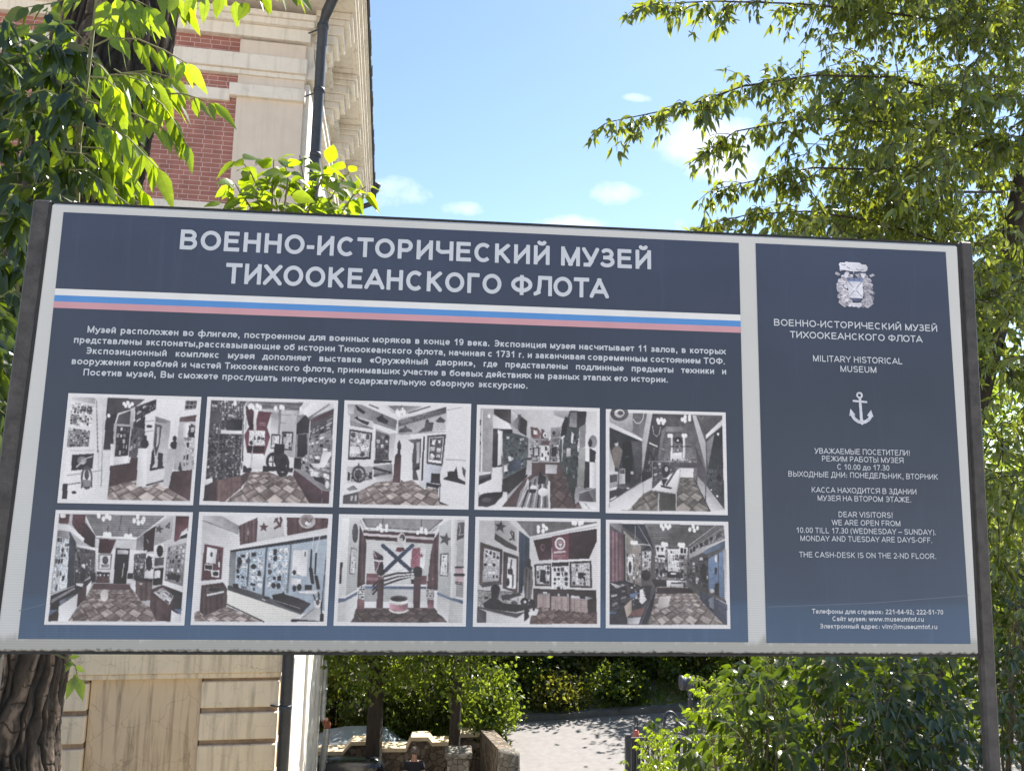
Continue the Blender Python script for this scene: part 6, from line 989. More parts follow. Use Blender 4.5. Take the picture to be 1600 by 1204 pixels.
for s in (-1, 1): n = len(tv); tv += [P_(s * .11, -.02, .055), P_(s * .14, -.45, .06), P_(s * .13, -.40, -.36)]; tr_ += [.105, .082, .062]; te += [(0, n), (n, n + 1), (n + 1, n + 2)]
skin_body('trousers', tv, te, tr_, M['trousers'], per)
hm = MB().lathe([(.0, .105), (.05, .098), (.078, .07), (.088, .03), (.088, -.01), (.08, -.035)][::-1], (0, 0, 0), 20); hm.v = [P_(a, -.018 + b * 1.12, .785 + c) for a, b, c in hm.v]; hm.build('hair', M['hair'], per, smooth=True)
fm = MB().prism([(-.012, .735), (.012, .735), (0, .775)], -.16, -.11); fm.v = [P_(*v) for v in fm.v]; fm.build('nose', M['skin'], per)
for s in (-1, 1):
    e = MB().lathe([(.004, -.004), (.011, 0), (.004, .004)], (0, 0, 0), 10); e.v = [P_(s * .032 + a, -.122 + c, .775 + b * .6) for a, b, c in e.v]; e.build('eye', M['iron'], per)
# iron railing, marker buoy, anchor, searchlight at the road edge
rl = empty('iron_railing', (6.6, 16.4, -5), 'black iron railing with upright bars along the road edge', 'railing')
rm = MB(); x = 5.62
while x < 8.6: rm.box(x, x + .05, 16.38, 16.43, -5.1, -4.05); x += .125
rm.box(5.6, 8.7, 16.375, 16.435, -4.049, -3.98).box(5.6, 8.7, 16.39, 16.42, -4.9, -4.86).box(5.6, 5.72, 16.33, 16.48, -5.1, -3.9)
rm.build('bars', M['iron'], rl)
bx_, by_, bz_ = at(994, 1155, 16.75); bx_, bz_ = float(bx_), float(bz_)
by = empty('marker_buoy', (bx_, 16.75, -5), 'small faded red marker buoy with a dark lattice top beside the railing', 'buoy')
MB().lathe([(.10, 0), (.105, .03), (.085, .12), (.06, .2), (.05, .215)], (bx_, 16.75, bz_), 16).build('float', simple('faded_red_paint', (.55, .17, .14), .6, var=.2), by, smooth=True)
lm = MB()
for k in range(4): q = k * math.pi / 2 + .4; lm.tube([(bx_ + .06 * math.cos(q), 16.75 + .06 * math.sin(q), bz_ + .21), (bx_ + .025 * math.cos(q), 16.75 + .025 * math.sin(q), bz_ + .46)], .012, 6)
lm.lathe([(.03, .44), (.05, .46), (.045, .50), (.02, .53)], (bx_, 16.75, bz_), 12).lathe([(.062, .30), (.062, .315)], (bx_, 16.75, bz_), 12)
lm.build('lattice_top', M['iron'], by)
MB().lathe([(.16, -.0), (.11, .1), (.11, bz_ + 4.98)], (bx_, 16.75, -5), 14).build('pedestal', M['iron'], by)
ax_, _, az_ = [float(c) for c in at(1048, 1128, 14)]
an = empty('anchor', (ax_ + .6, 14, -5.1), 'old black iron anchor with a large shackle ring half hidden in the shrubs', 'anchor')
ring = MB(); ring.tube([(ax_ + .14 * math.cos(q), 14 + .05 * math.sin(q), az_ + .19 * math.sin(q)) for q in np.linspace(0, 2 * math.pi, 25)], .035, 8, cap=False); ring.build('ring', M['iron'], an, smooth=True)
MB().tube([(ax_ + .13, 14, az_ - .03), (ax_ + .35, 14, az_ - .18), (ax_ + 1.25, 14, -5.0)], [.075, .08, .12], 10).build('shank', M['iron'], an, smooth=True)
MB().tube([(ax_ + .38, 13.1, az_ - .35), (ax_ + .40, 14, az_ - .20), (ax_ + .38, 14.9, az_ - .35)], [.05, .075, .05], 8).build('stock', M['iron'], an, smooth=True)
MB().tube([(ax_ + .55, 14, -4.25), (ax_ + .75, 14, -4.75), (ax_ + 1.25, 14, -5.0), (ax_ + 1.75, 14, -4.65), (ax_ + 1.85, 14, -4.2)], [.05, .09, .12, .09, .05], 8).build('arms', M['iron'], an, smooth=True)
lx, _, lz = [float(c) for c in at(1076, 1066, 13)]
se = empty('searchlight', (lx, 13, -5.2), 'dark grey drum searchlight in a yoke on a post above the shrubs', 'searchlight')
M['grey_paint'] = simple('grey_blue_paint', (.055, .06, .085), .5, var=.2)
MB().lathe([(.10, -.17), (.135, -.165), (.135, -.11), (.125, -.105), (.125, -.04), (.135, -.035), (.135, .03), (.12, .04), (.11, .12), (.05, .15)], (lx, 13, lz), 24, axis='x').build('drum', M['grey_paint'], se, smooth=True)
yk = MB()
for s in (-1, 1): yk.tube([(lx, 13 + s * .155, lz), (lx + .01, 13 + s * .155, lz - .1), (lx + .02, 13 + s * .06, lz - .25), (lx + .03, 13, lz - .32)], .022, 8)
yk.build('yoke', M['grey_paint'], se)
MB().tube([(lx + .03, 13, lz - .3), (lx + .03, 13, -5.4)], .05, 10).build('post', M['iron'], se)

# ------------------------------------------------------------------ vegetation
G_ = np.array([0, 0, -1.0])
def bark_mat():
    m, t, p = material('furrowed_bark'); n = t.nodes; l = t.links; p.inputs['Roughness'].default_value = .95
    a = n.new('ShaderNodeAttribute'); a.attribute_name = 'ridge'; no = n.new('ShaderNodeTexNoise'); no.inputs['Scale'].default_value = 22; no.inputs['Detail'].default_value = 8
    tcn = n.new('ShaderNodeTexCoord'); l.new(tcn.outputs['Object'], no.inputs[0])
    ad = n.new('ShaderNodeMath'); ad.operation = 'MULTIPLY_ADD'; l.new(no.outputs[0], ad.inputs[0]); ad.inputs[1].default_value = .38; l.new(a.outputs['Fac'], ad.inputs[2])
    cr = n.new('ShaderNodeValToRGB'); l.new(ad.outputs[0], cr.inputs[0]); e = cr.color_ramp.elements
    e[0].position = .25; e[0].color = (.006, .005, .005, 1); e[1].position = 1.0; e[1].color = (.17, .12, .09, 1); k = e.new(.6); k.color = (.034, .024, .018, 1); k = e.new(.86); k.color = (.058, .042, .031, 1)
    l.new(cr.outputs[0], p.inputs['Base Color'])
    bp = n.new('ShaderNodeBump'); bp.inputs['Strength'].default_value = .6; bp.inputs['Distance'].default_value = .02; l.new(no.outputs[0], bp.inputs['Height']); l.new(bp.outputs[0], p.inputs['Normal'])
    return m
M['bark'] = bark_mat()
def vnoise(x, y, seed, per=None):
    xi, yi = np.floor(x).astype(int), np.floor(y).astype(int); fx, fy = x - xi, y - yi; fx, fy = fx * fx * (3 - 2 * fx), fy * fy * (3 - 2 * fy)
    def h(a, b):
        if per: a = a % per
        return np.abs(np.sin(a * 127.1 + b * 311.7 + seed * 74.7) * 43758.5453) % 1
    return (h(xi, yi) * (1 - fx) + h(xi + 1, yi) * fx) * (1 - fy) + (h(xi, yi + 1) * (1 - fx) + h(xi + 1, yi + 1) * fx) * fy
def bark_trunk(name, pts, rad, parent, nu=560, nv=1150, depth=.032, seed=1, ucells=66, vscale=3.2):
    """trunk surface with real furrows and ridges"""
    pts = np.array(pts, float); s = np.linspace(0, len(pts) - 1, nv); i = np.clip(s.astype(int), 0, len(pts) - 2); f = (s - i)[:, None]
    p0, p1, p2, p3 = pts[np.maximum(i - 1, 0)], pts[i], pts[i + 1], pts[np.minimum(i + 2, len(pts) - 1)]
    c = .5 * (2 * p1 + (p2 - p0) * f + (2 * p0 - 5 * p1 + 4 * p2 - p3) * f ** 2 + (3 * p1 - p0 - 3 * p2 + p3) * f ** 3)
    r = np.interp(s, np.arange(len(rad)), rad); tn = np.gradient(c, axis=0); tn /= np.linalg.norm(tn, axis=1, keepdims=True)
    a = np.cross(tn, np.array([0, 1., .01])); a /= np.linalg.norm(a, axis=1, keepdims=True); b = np.cross(tn, a)
    ln = np.concatenate([[0], np.cumsum(np.linalg.norm(np.diff(c, axis=0), axis=1))])
    th = np.linspace(0, 2 * np.pi, nu, endpoint=False); U, Vv = np.meshgrid(th / (2 * np.pi), ln)
    w = vnoise(U * 7, Vv * 2.5, seed, 7) - .5 + .6 * (vnoise(U * 28, Vv * 10, seed + 7, 28) - .5)
    n1 = vnoise(U * ucells + w * 2.4, Vv * vscale, seed + 1, ucells); n2 = vnoise(U * ucells * 2 + w * 2, Vv * vscale * 2.6, seed + 2, ucells * 2); n3 = vnoise(U * 9, Vv * 1.5, seed + 3, 9)
    n4 = vnoise(U * ucells * .8 + 40 + w * 3, Vv * vscale * 4, seed + 5)
    fur = np.minimum(np.abs(2 * n1 - 1) / .5, np.abs(2 * n4 - 1) / .09 + .25); plate = np.clip(fur, 0, 1) ** .8
    hf = vnoise(U * 210, Vv * 42, seed + 9, 210) - .5; hg = vnoise(U * 110 + w * 4, Vv * 16, seed + 11) - .5
    rd = plate * (.62 + .38 * n2) + .12 * (n2 - .5) + .16 * hf + .22 * hg
    R = r[:, None] * (1 + .08 * (n3 - .5)) + depth * (rd - .6)
    P = c[:, None] + a[:, None] * (np.cos(th)[None, :, None] * R[..., None]) + b[:, None] * (np.sin(th)[None, :, None] * R[..., None])
    v = P.reshape(-1, 3); ii = np.arange(nv - 1)[:, None] * nu; k = np.arange(nu)[None]; k2 = (k + 1) % nu
    fs = np.stack([ii + k, ii + k2, ii + nu + k2, ii + nu + k], -1).reshape(-1, 4)
    me = bpy.data.meshes.new(name); me.vertices.add(len(v)); me.vertices.foreach_set('co', v.ravel().astype(np.float32)); me.loops.add(fs.size); me.loops.foreach_set('vertex_index', fs.ravel().astype(np.int32))
    me.polygons.add(len(fs)); me.polygons.foreach_set('loop_start', (np.arange(len(fs)) * 4).astype(np.int32)); me.update(calc_edges=True)
    at_ = me.attributes.new('ridge', 'FLOAT', 'POINT'); at_.data.foreach_set('value', (rd.ravel() * .85).astype(np.float32))
    return link(name, me, M['bark'], parent, smooth=True)

def interp(pts, t):
    pts = np.array(pts, float); s = t * (len(pts) - 1); i = min(int(s), len(pts) - 2); f = s - i
    return pts[i] * (1 - f) + pts[i + 1] * f, unit(pts[i + 1] - pts[i])
CAMV = np.array([0, -1.0, .15])
def compound(lv, st, rng, pts, pairs, L, W, vr=(.3, 1), hang=.8, rad=.004):
    """pinnate leaf: rachis with pairs of hanging leaflets and an end leaflet"""
    st.tube(pts, [rad] * (len(pts) - 1) + [rad * .5], 5)
    for k in range(pairs):
        p, d = interp(pts, .22 + .74 * k / max(pairs - 1, 1)); side = unit(np.cross(d, np.array([0, -.5, 1.0]) + rv(rng, .15)))
        for s in (-1, 1):
            D = unit(d * rng.uniform(.2, .55) + side * s * rng.uniform(.25, .6) + G_ * hang * rng.uniform(.7, 1.2) + rv(rng, .10)); Nn = unit(CAMV + side * s * .5 + rv(rng, .35))
            q = L * rng.uniform(.75, 1.12) * (1 - .25 * abs(k / max(pairs - 1, 1) - .5)); lv.add(p + D * .006, D, Nn, q, q * W * rng.uniform(.85, 1.1), rng.uniform(*vr))
    p, d = interp(pts, 1.0); D = unit(d + G_ * hang * .8); lv.add(p, D, unit(CAMV + rv(rng, .3)), L * 1.1, L * W * 1.05, rng.uniform(*vr))
def shoot(lv, st, rng, pts, n, L, W, rad=.005, vr=(.2, 1), hang=.35, spread=.9):
    st.tube(pts, list(np.linspace(rad, rad * .45, len(pts))), 6)
    for k in range(n):
        p, d = interp(pts, .12 + .88 * k / max(n - 1, 1)); a = k * 2.4 + rng.uniform(-.4, .4); e1 = unit(np.cross(d, [.3, 1, .2])); e2 = np.cross(d, e1)
        for s in (0, math.pi):
            o = e1 * math.cos(a + s) + e2 * math.sin(a + s); D = unit(d * .45 + o * spread + G_ * hang + rv(rng, .15)); pe = p + D * rng.uniform(.012, .03)
            Nn = unit(np.array([0, -.55, .75]) + rv(rng, .45)); q = L * rng.uniform(.6, 1.15); lv.add(pe, D, Nn, q, q * W * rng.uniform(.85, 1.15), rng.uniform(*vr))

# ---- big leaning trunk at the left, with a leafy branch above the frame and a twig at its foot
rng = random.Random(11)
tree = empty('street_tree', at(-20, 1204, 1.9) * [1, 1, 0], 'old tree with a thick dark furrowed trunk leaning behind the left end of the board', 'tree')
tpt = [(-52, 1420), (-40, 1204), (-18, 1040), (35, 760), (95, 480), (140, 240), (170, 110), (186, 20), (215, -140), (260, -420), (300, -800)]
bark_trunk('trunk', [at(x, y, 1.9) for x, y in tpt], [.42, .38, .36, .33, .315, .305, .30, .305, .30, .26, .2], tree)
lb, sb = Leaves(), MB()
BP = [at(*p) for p in ((235, -150, 1.75), (270, -75, 1.2), (330, -42, .95), (400, -32, .8), (440, -25, .75))]; sb.tube(BP, [.03, .018, .012, .008, .005], 8)
for k in range(9):
    p, d = interp(BP, .25 + .085 * k); q = p + np.array([rng.uniform(-.05, .14), rng.uniform(-.12, .12), rng.uniform(-.10, .02)]); compound(lb, sb, rng, [p, (p + q) / 2 + [0, 0, .012], q + [0.03, 0, -.02]], 3, .105, .5, (.0, .9))
for px_, py_ in ((275, -10), (300, -6), (322, -4), (345, -5), (368, 2), (388, 5)):
    p = at(px_, py_, .85); lb.add(p, unit(G_ + rv(rng, .25)), unit(CAMV + rv(rng, .4)), .10, .055, rng.uniform(0, .5))
TW = [at(*p) for p in ((84, 1020, 1.62), (108, 1030, 1.45), (118, 1040, 1.4), (122, 1062, 1.4))]; tw_ = MB().tube(TW, [.006, .004, .003, .002], 5)
for px_, py_, dx, dy, L_, v_ in ((108, 1028, .4, .2, .05, .9), (112, 1032, -.3, -.5, .06, .2), (118, 1040, .9, -.3, .055, .9), (120, 1050, -.1, -1, .075, .3), (122, 1058, .35, -1, .095, 1), (119, 1055, -.35, -1, .10, .8), (116, 1038, -.6, .1, .05, .6)):
    lb.add(at(px_, py_, 1.39), unit(np.array([dx, rng.uniform(-.2, .2), dy])), unit(CAMV + rv(rng, .3)), L_, L_ * .46, v_)
sb.build('branch', M['greenstem'], tree); tw_.build('twig', M['greenstem'], tree); lb.build('leaves', M['leaf_young'], tree, droop=.18)

# unseen crown clumps, added along the sun line to shade the trunk
rng = random.Random(90); lc, scb = Leaves(), MB(); SV = np.array(SUN)
for k in range(120):
    tgt = at(rng.uniform(-60, 215), rng.uniform(0, 1150), rng.uniform(1.4, 1.9)); c = tgt + SV * rng.uniform(6.0, 10)
    while (c[2] - 2.2) / math.hypot(c[0] - 1.27, c[1] + 2.5) < .78 and c[2] < 30: c = c + SV * .8
    if c[2] >= 30: continue
    for j in range(46):
        p = c + rv(rng, .17); q = rng.uniform(.08, .13); lc.add(p, unit(rv(rng, .6) + G_ * .6), unit(rv(rng, .7) + SV), q, q * .5, rng.random())
for k in range(9):
    c = np.array([-.2 + 2.4 * rng.random(), 2.2 + 4 * rng.random(), 8 + 1.5 * rng.random()]); scb.tube([at(300, -800, 1.9), (at(300, -800, 1.9) + c) / 2 + [0, 0, .5], c], [.09, .05, .015], 6)
scb.build('limbs', M['bark_far'], tree); lc.build('crown', M['leaf_tree'], tree, droop=.15)  # this crown is only the added shade clumps

# ---- young tree with pinnate leaves in front of the trunk
rng = random.Random(4)
sap = empty('ash_sapling', at(118, 700, .95) * [1, 1, 0], 'young sapling with large bright pinnate leaves rising over the top left corner of the board', 'tree')
ls, ss = Leaves(), MB()
ss.tube([at(-260, 1250, 1.3), at(-90, 960, 1.1), at(70, 800, 1.0), at(112, 600, .95), at(120, 330, .95), at(124, 212, .95), at(135, 135, .95), at(151, 0, .95), at(162, -120, .95)], [.017, .016, .015, .013, .011, .010, .009, .007, .005], 8)
bright = [([(147, 72), (172, 60), (215, 61), (255, 78), (292, 99)], 6, .105, .8), ([(141, 93), (158, 104), (175, 125), (186, 150)], 3, .10, .8), ([(178, 108), (212, 128), (237, 148), (285, 146), (335, 162)], 6, .10, .75),
          ([(136, 158), (170, 168), (215, 180), (257, 202)], 5, .095, .7), ([(133, 190), (165, 195), (200, 215), (245, 262)], 6, .12, .8), ([(237, 150), (255, 165), (275, 195), (290, 225)], 5, .085, .8), ([(128, 230), (160, 232), (190, 255), (225, 300)], 5, .105, .8),
          ([(150, 10), (175, -5), (205, -2), (232, 10)], 4, .10, .75), ([(240, -30), (258, -12), (272, -6), (285, 4)], 3, .10, .8), ([(140, 60), (150, 40), (172, 25), (205, 22)], 4, .085, .5), ([(128, 270), (150, 285), (175, 300), (205, 322)], 4, .09, .8)]
for pts, n, L_, hg in bright: 
    yy = rng.uniform(.62, .95); compound(ls, ss, rng, [at(x, y, yy + .02 * i) for i, (x, y) in enumerate(pts)], n + 1, L_ * 1.28, .40, (.5, 1), hg)
for k in range(16):     # further leaves of the same shoot
    x0, y0 = rng.choice(((128, 240), (132, 200), (140, 120), (150, 30), (124, 285), (190, 115), (175, 200), (200, 255))); dx, dy = rng.uniform(25, 105), rng.uniform(-8, 55); yy = rng.uniform(.6, 1.25)
    if x0 + dx > 300: dx = 300 - x0
    if y0 < 60: dx = min(dx, 70)
    compound(ls, ss, rng, [at(x0, y0, yy), at(x0 + dx * .5, y0 + dy * .3 - 6, yy), at(x0 + dx, y0 + dy, yy)], 4, rng.uniform(.09, .13), .42, (.25, 1), .75)
dark = [[(138, 70), (110, 42), (70, 38), (0, 42)], [(134, 118), (100, 98), (55, 105), (10, 130)], [(130, 160), (95, 148), (60, 160), (22, 185)], [(125, 200), (90, 190), (55, 195), (20, 205)], [(124, 225), (85, 235), (40, 245), (0, 262)], [(150, 0), (120, -8), (85, 5), (40, 12)], [(122, 280), (95, 275), (60, 288), (25, 305)], [(145, 35), (170, 20), (200, 18), (230, 30)], [(128, 150), (150, 160), (175, 172), (200, 200)], [(124, 240), (150, 250), (170, 262), (190, 285)]]
for pts in dark: yy = rng.uniform(.85, 1.3); compound(ls, ss, rng, [at(x, y, yy) for x, y in pts], 5, .12, .44, (0, .45), .5)
ss.build('stems', M['greenstem'], sap); ls.build('leaves', M['leaf_young'], sap, droop=.2, fold=.18)
# ---- dense shade shrub filling the far left
rng = random.Random(9)
bsh = empty('leafy_shrub', at(20, 900, 1.3) * [1, 1, 0], 'tall dark leafy shrub crowding behind the left post of the board', 'shrub')
l2, s2 = Leaves(), MB()
for k in range(9):
    x0 = rng.uniform(-60, 90); s2.tube([at(x0 - 260, 1250, 1.5), at(x0 - 120, 960, 1.4), at(x0 + rng.uniform(-15, 15), 700, 1.3), at(x0 + rng.uniform(-30, 30), 300, 1.3), at(x0 + rng.uniform(-50, 40), 60, 1.3)], [.014, .012, .011, .007, .004], 6)
for k in range(210):
    x, y = rng.uniform(-90, 118), rng.uniform(20, 660)
    if y > 330 and x > 75 - (y - 330) * .17 and x > 0: x -= 80
    Y = rng.uniform(.55, 1.5); dx, dy = rng.uniform(-55, 65), rng.uniform(-25, 30)
    compound(l2, s2, rng, [at(x, y, Y), at(x + dx * .5, y + dy * .5 - 8, Y), at(x + dx, y + dy + 6, Y)], 4, rng.uniform(.08, .125), .42, (0, .7), .55, .003)
s2.build('stems', M['greenstem'], bsh); l2.build('leaves', M['leaf_shrub'], bsh, droop=.2, fold=.2)

# ---- small bush peeping over the middle of the board
rng = random.Random(21)
mb_ = empty('maple_sapling', at(20, 985, 1.7) * [1, 1, 0], 'small bush of broad bright green leaves peeping over the board in front of the pilaster', 'shrub')
l3, s3 = Leaves(), MB()
for a, n in (([(420, 420), (424, 330), (427, 285), (428, 250)], 7), ([(455, 420), (470, 335), (476, 290), (468, 243)], 7), ([(480, 420), (500, 340), (528, 290), (548, 266)], 7), ([(420, 380), (392, 325), (375, 300), (368, 288)], 5), ([(425, 360), (410, 310), (392, 270), (376, 250)], 5),
             ([(490, 400), (525, 345), (552, 305), (572, 292)], 6), ([(470, 360), (490, 310), (505, 275), (512, 262)], 6), ([(430, 380), (445, 320), (450, 280), (446, 258)], 6), ([(400, 400), (380, 345), (365, 325), (352, 318)], 4), ([(500, 400), (520, 345), (530, 325), (538, 318)], 5), ([(450, 400), (462, 350), (480, 325), (490, 310)], 5), ([(410, 400), (412, 350), (405, 320), (400, 300)], 5)):
    Y = rng.uniform(1.0, 1.5); shoot(l3, s3, rng, [at(x, y, Y + .03 * i) for i, (x, y) in enumerate(a)], int(n * 1.9), .112, .56, .006, (.1, 1), .5, .9)
s3.tube([at(20, 985, 1.7), at(150, 800, 1.4), at(330, 620, 1.3), at(430, 430, 1.25)], [.02, .017, .014, .012], 8)
s3.build('stems', M['twig'], mb_); l3.build('leaves', M['leaf_young'], mb_, droop=.3, fold=.22)

# ---- large tree on the right
rng = random.Random(33)
rt = empty('box_elder_tree', at(1470, 1204, 4.6) * [1, 1, 0] + [0, 0, -2], 'large spreading tree with narrow drooping leaves over the right end of the board', 'tree')
l4, s4 = Leaves(), MB()
s4.tube([at(1400, 1500, 5.6), at(1430, 1100, 5.6), at(1500, 700, 5.5), at(1575, 420, 5.4), at(1625, 150, 5.4), at(1650, -200, 5.4), at(1660, -600, 5.4)], [.21, .19, .17, .14, .10, .08, .05], 12)
def droop_twig(p, d, ln, n, L_, vr, k3=3):
    q = [p]; dd = unit(d)
    for i in range(4): dd = unit(dd + G_ * .16 + rv(rng, .07)); q.append(q[-1] + dd * ln / 4)
    s4.tube(q, [.0055, .0045, .0035, .003, .002], 4, cap=False)
    for i in range(n):
        a, e = interp(q, .08 + .92 * i / (n - 1)); side = unit(np.cross(e, [0, -.3, 1]) + rv(rng, .3)) * (1 if i % 2 else -1)
        st = a + side * rng.uniform(.015, .05) + G_ * .01
        for j in range(k3):
            D = unit(side * rng.uniform(.0, .7) + e * rng.uniform(-.1, .7) + G_ * rng.uniform(.1, 1.0) + rv(rng, .32)); qL = L_ * rng.uniform(.6, 1.15)
            l4.add(st, D, unit(rv(rng, .7) + CAMV * .5), qL, qL * rng.uniform(.28, .38), rng.uniform(*vr))
limbs = [([(1530, 40, 4.6), (1400, 22, 4.2), (1250, 6, 3.8), (1120, 2, 3.5), (1015, 6, 3.3)], 38), ([(1500, 150, 4.6), (1390, 120, 4.1), (1270, 118, 3.7), (1160, 135, 3.4), (1075, 165, 3.2), (955, 190, 3.0)], 46),
         ([(1490, 210, 4.6), (1380, 190, 4.2), (1260, 185, 4.0), (1150, 205, 3.8), (1110, 232, 3.7)], 30), ([(1480, 300, 4.6), (1380, 265, 4.4), (1270, 262, 4.3), (1190, 280, 4.2), (1120, 295, 4.1)], 30),
         ([(1470, 380, 4.6), (1370, 345, 4.5), (1260, 330, 4.4), (1170, 335, 4.3), (1108, 350, 4.2)], 30), ([(1530, 30, 4.6), (1430, -60, 4.2), (1300, -80, 3.9), (1180, -50, 3.7)], 30), ([(1510, 120, 4.6), (1560, 40, 3.8), (1620, 0, 3.2)], 22), ([(1490, 250, 4.6), (1540, 220, 4.0), (1610, 210, 3.5)], 24), ([(1460, 450, 4.6), (1540, 420, 4.3), (1620, 430, 4.0)], 26), ([(1455, 600, 4.7), (1550, 570, 4.4), (1630, 580, 4.2)], 24)]
for pts, n in limbs:
    q = [at(pts[0][0] + 85, pts[0][1], 5.3)] + [at(*p) for p in pts]; s4.tube(q, list(np.linspace(.016, .004, len(q))), 7)
    for k in range(n):
        t = (.18 + .82 * (k + rng.random()) / n); p, d = interp(q, min(t, .999)); e = unit(np.cross(d, rv(rng)))
        droop_twig(p, d * rng.uniform(.3, 1) + e * rng.uniform(.3, .9) + G_ * .1, rng.uniform(.18, .5) * (1.15 - .5 * t), 7, rng.uniform(.085, .125), (.1, 1))
    droop_twig(q[-1], interp(q, 1)[1], .25, 7, .10, (.4, 1))
cl_ = []
for k in range(150):
    x = rng.uniform(1160, 1680); y = rng.uniform(-140, 1010); cl_.append((x, y, rng.uniform(3.4, 6.8), rng.uniform(18, 58)))
for k in range(3600):
    cx_, cy_, cY, cs_ = cl_[k % 150]; x = cx_ + rng.gauss(0, cs_); y = cy_ + rng.gauss(0, cs_ * .7)
    dens = min(1, max(0, (x - 1195) / 130)) if y < 400 else (1 if x > 1500 else 0)
    if y < 110 and x < 1290: dens *= .3
    if y > 400: dens *= .8
    if 190 < y < 260 and x < 1330: dens *= .5
    if rng.random() > dens: continue
    Y = cY + rng.gauss(0, .3); p = at(x, y, Y)
    droop_twig(p, rv(rng, .8) + [-.3, -.2, .15], rng.uniform(.2, .5), 7, rng.uniform(.085, .13), (0, 1))
s4.build('trunk', M['bark_far'], rt); l4.build('crown', M['leaf_tree'], rt, droop=.15, fold=.22)

# ---- shrubs below and behind the right half of the board
def shrub(name, label, px, Y, top, bot, half, n, L_, W_, mat, seed, vr=(0, 1), group=None, comp=0, dY=.9):
    rng = random.Random(seed); base = at(px, bot + 160, Y); gz = float(ground_z(np.array(base[0]), np.array(Y))); base = np.array([base[0], Y, gz])
    o = empty(name, base, label, 'shrub', group); lv, st = Leaves(), MB()
    for k in range(n):
        x = px + rng.gauss(0, .5) * half; ytop = top + abs(x - px) / half * (bot - top) * .45 + rng.uniform(0, .25) * (bot - top); Yk = Y + rng.uniform(-dY, dY)
        tip = at(x, ytop, Yk); foot = base + np.array([rng.uniform(-.15, .15), rng.uniform(-.15, .15), 0]); m1 = foot * .55 + tip * .45 + rv(rng, .08); m2 = foot * .2 + tip * .8 + rv(rng, .06)
        st.tube([foot, m1, m2, tip], [.014, .010, .006, .003], 5)
        for j in range(11):
            p, d = interp([foot, m1, m2, tip], .38 + .62 * j / 10.0); e = unit(np.cross(d, rv(rng))); q = p + unit(e + d * .5) * rng.uniform(.12, .34)
            if comp: compound(lv, st, rng, [p, (p + q) / 2 + [0, 0, .02], q + [0, 0, -.02]], comp, L_ * rng.uniform(.8, 1.2), W_, vr, .35, .0025)
            else: shoot(lv, st, rng, [p, (p + q) / 2, q], 5, L_, W_, .003, vr, .4)
    st.build('stems', M['twig'], o); lv.build('leaves', M[mat], o, droop=.22, fold=.2); return o
shrub('locust_shrub', 'bright low shrub of small rounded leaflets at the road edge right of the railing', 1040, 7.6, 1140, 1260, 75, 16, .055, .5, 'leaf_young', 51, (.4, 1), comp=6)
shrub('locust_shrub', 'taller sunlit shrub of small leaflets beside the searchlight', 1115, 6.6, 1050, 1230, 70, 18, .065, .48, 'leaf_young', 52, (.2, 1), comp=5)
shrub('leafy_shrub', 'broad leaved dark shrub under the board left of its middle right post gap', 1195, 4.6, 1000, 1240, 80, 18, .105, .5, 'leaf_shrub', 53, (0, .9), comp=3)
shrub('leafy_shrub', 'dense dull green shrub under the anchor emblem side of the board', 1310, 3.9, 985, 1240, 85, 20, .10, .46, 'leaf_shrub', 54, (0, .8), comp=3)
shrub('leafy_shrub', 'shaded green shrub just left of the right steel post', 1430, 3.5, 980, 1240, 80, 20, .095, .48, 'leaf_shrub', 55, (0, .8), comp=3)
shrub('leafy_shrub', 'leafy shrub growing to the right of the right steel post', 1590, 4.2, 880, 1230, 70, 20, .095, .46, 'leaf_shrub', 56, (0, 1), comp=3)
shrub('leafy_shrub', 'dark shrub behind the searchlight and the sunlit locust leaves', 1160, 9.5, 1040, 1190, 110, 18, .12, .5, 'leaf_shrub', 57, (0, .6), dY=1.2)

# ---- trees of the wood around and beyond the road
def wood_tree(label, x, y, h, r, zlow, seed, nclump=70, per=95, L_=.2, mat='leaf_wood', tr=.18, lean=0):
    rng = random.Random(seed); gz = float(ground_z(np.array(float(x)), np.array(float(y))))
    o = empty('broadleaf_tree', (x, y, gz), label, 'tree', 'trees of the wood around the road'); st, lv = MB(), Leaves()
    top = gz + h; tp_ = [np.array([x, y, gz - .3]), np.array([x + lean * .3, y, gz + h * .3]), np.array([x + lean * .7, y + .1, gz + h * .6]), np.array([x + lean, y, gz + h * .92])]
    st.tube(tp_, [tr * 1.15, tr * .9, tr * .6, tr * .15], 9)
    cz = (top + zlow) / 2; hz = (top - zlow) / 2
    for k in range(nclump):
        d = unit(rv(rng)); rad = rng.uniform(.45, 1.0) ** .6; c = np.array([x + lean * .6 + d[0] * r * rad, y + d[1] * r * rad, cz + d[2] * hz * rad])
        if k < 22: st.tube([interp(tp_, min(.95, max(.25, (c[2] - .8 - gz) / h)))[0], (c + tp_[2]) / 2 + rv(rng, .15) - [0, 0, .2], c], [tr * .3, tr * .17, .012], 5, cap=False)
        s = rng.uniform(.35, .75) * r * .38; cv = rng.uniform(0, .7) ** 1.5
        for j in range(per):
            p = c + rv(rng, s) * [1, 1, .6]; q = L_ * rng.uniform(.6, 1.3); lv.add(p, unit(rv(rng, .8) + G_ * .15), unit(rv(rng, .7) + [0, -.3, .6]), q, q * .62, min(1, cv + rng.uniform(0, .35)))
    st.build('trunk', M['bark_far'], o); lv.build('crown', M[mat], o, droop=.1, fold=.15, simple_=True); return o
wood_tree('dark tree in the yard growing behind the nose of the torpedo', -.47, 18.72, 8.6, 1.9, -3.5, 61, 60, 110, .16, tr=.21)
wood_tree('dark tree in the yard between the seated person and the stone pillar', 1.56, 18.3, 8.2, 1.9, -3.5, 62, 60, 110, .16, tr=.15, lean=.2)
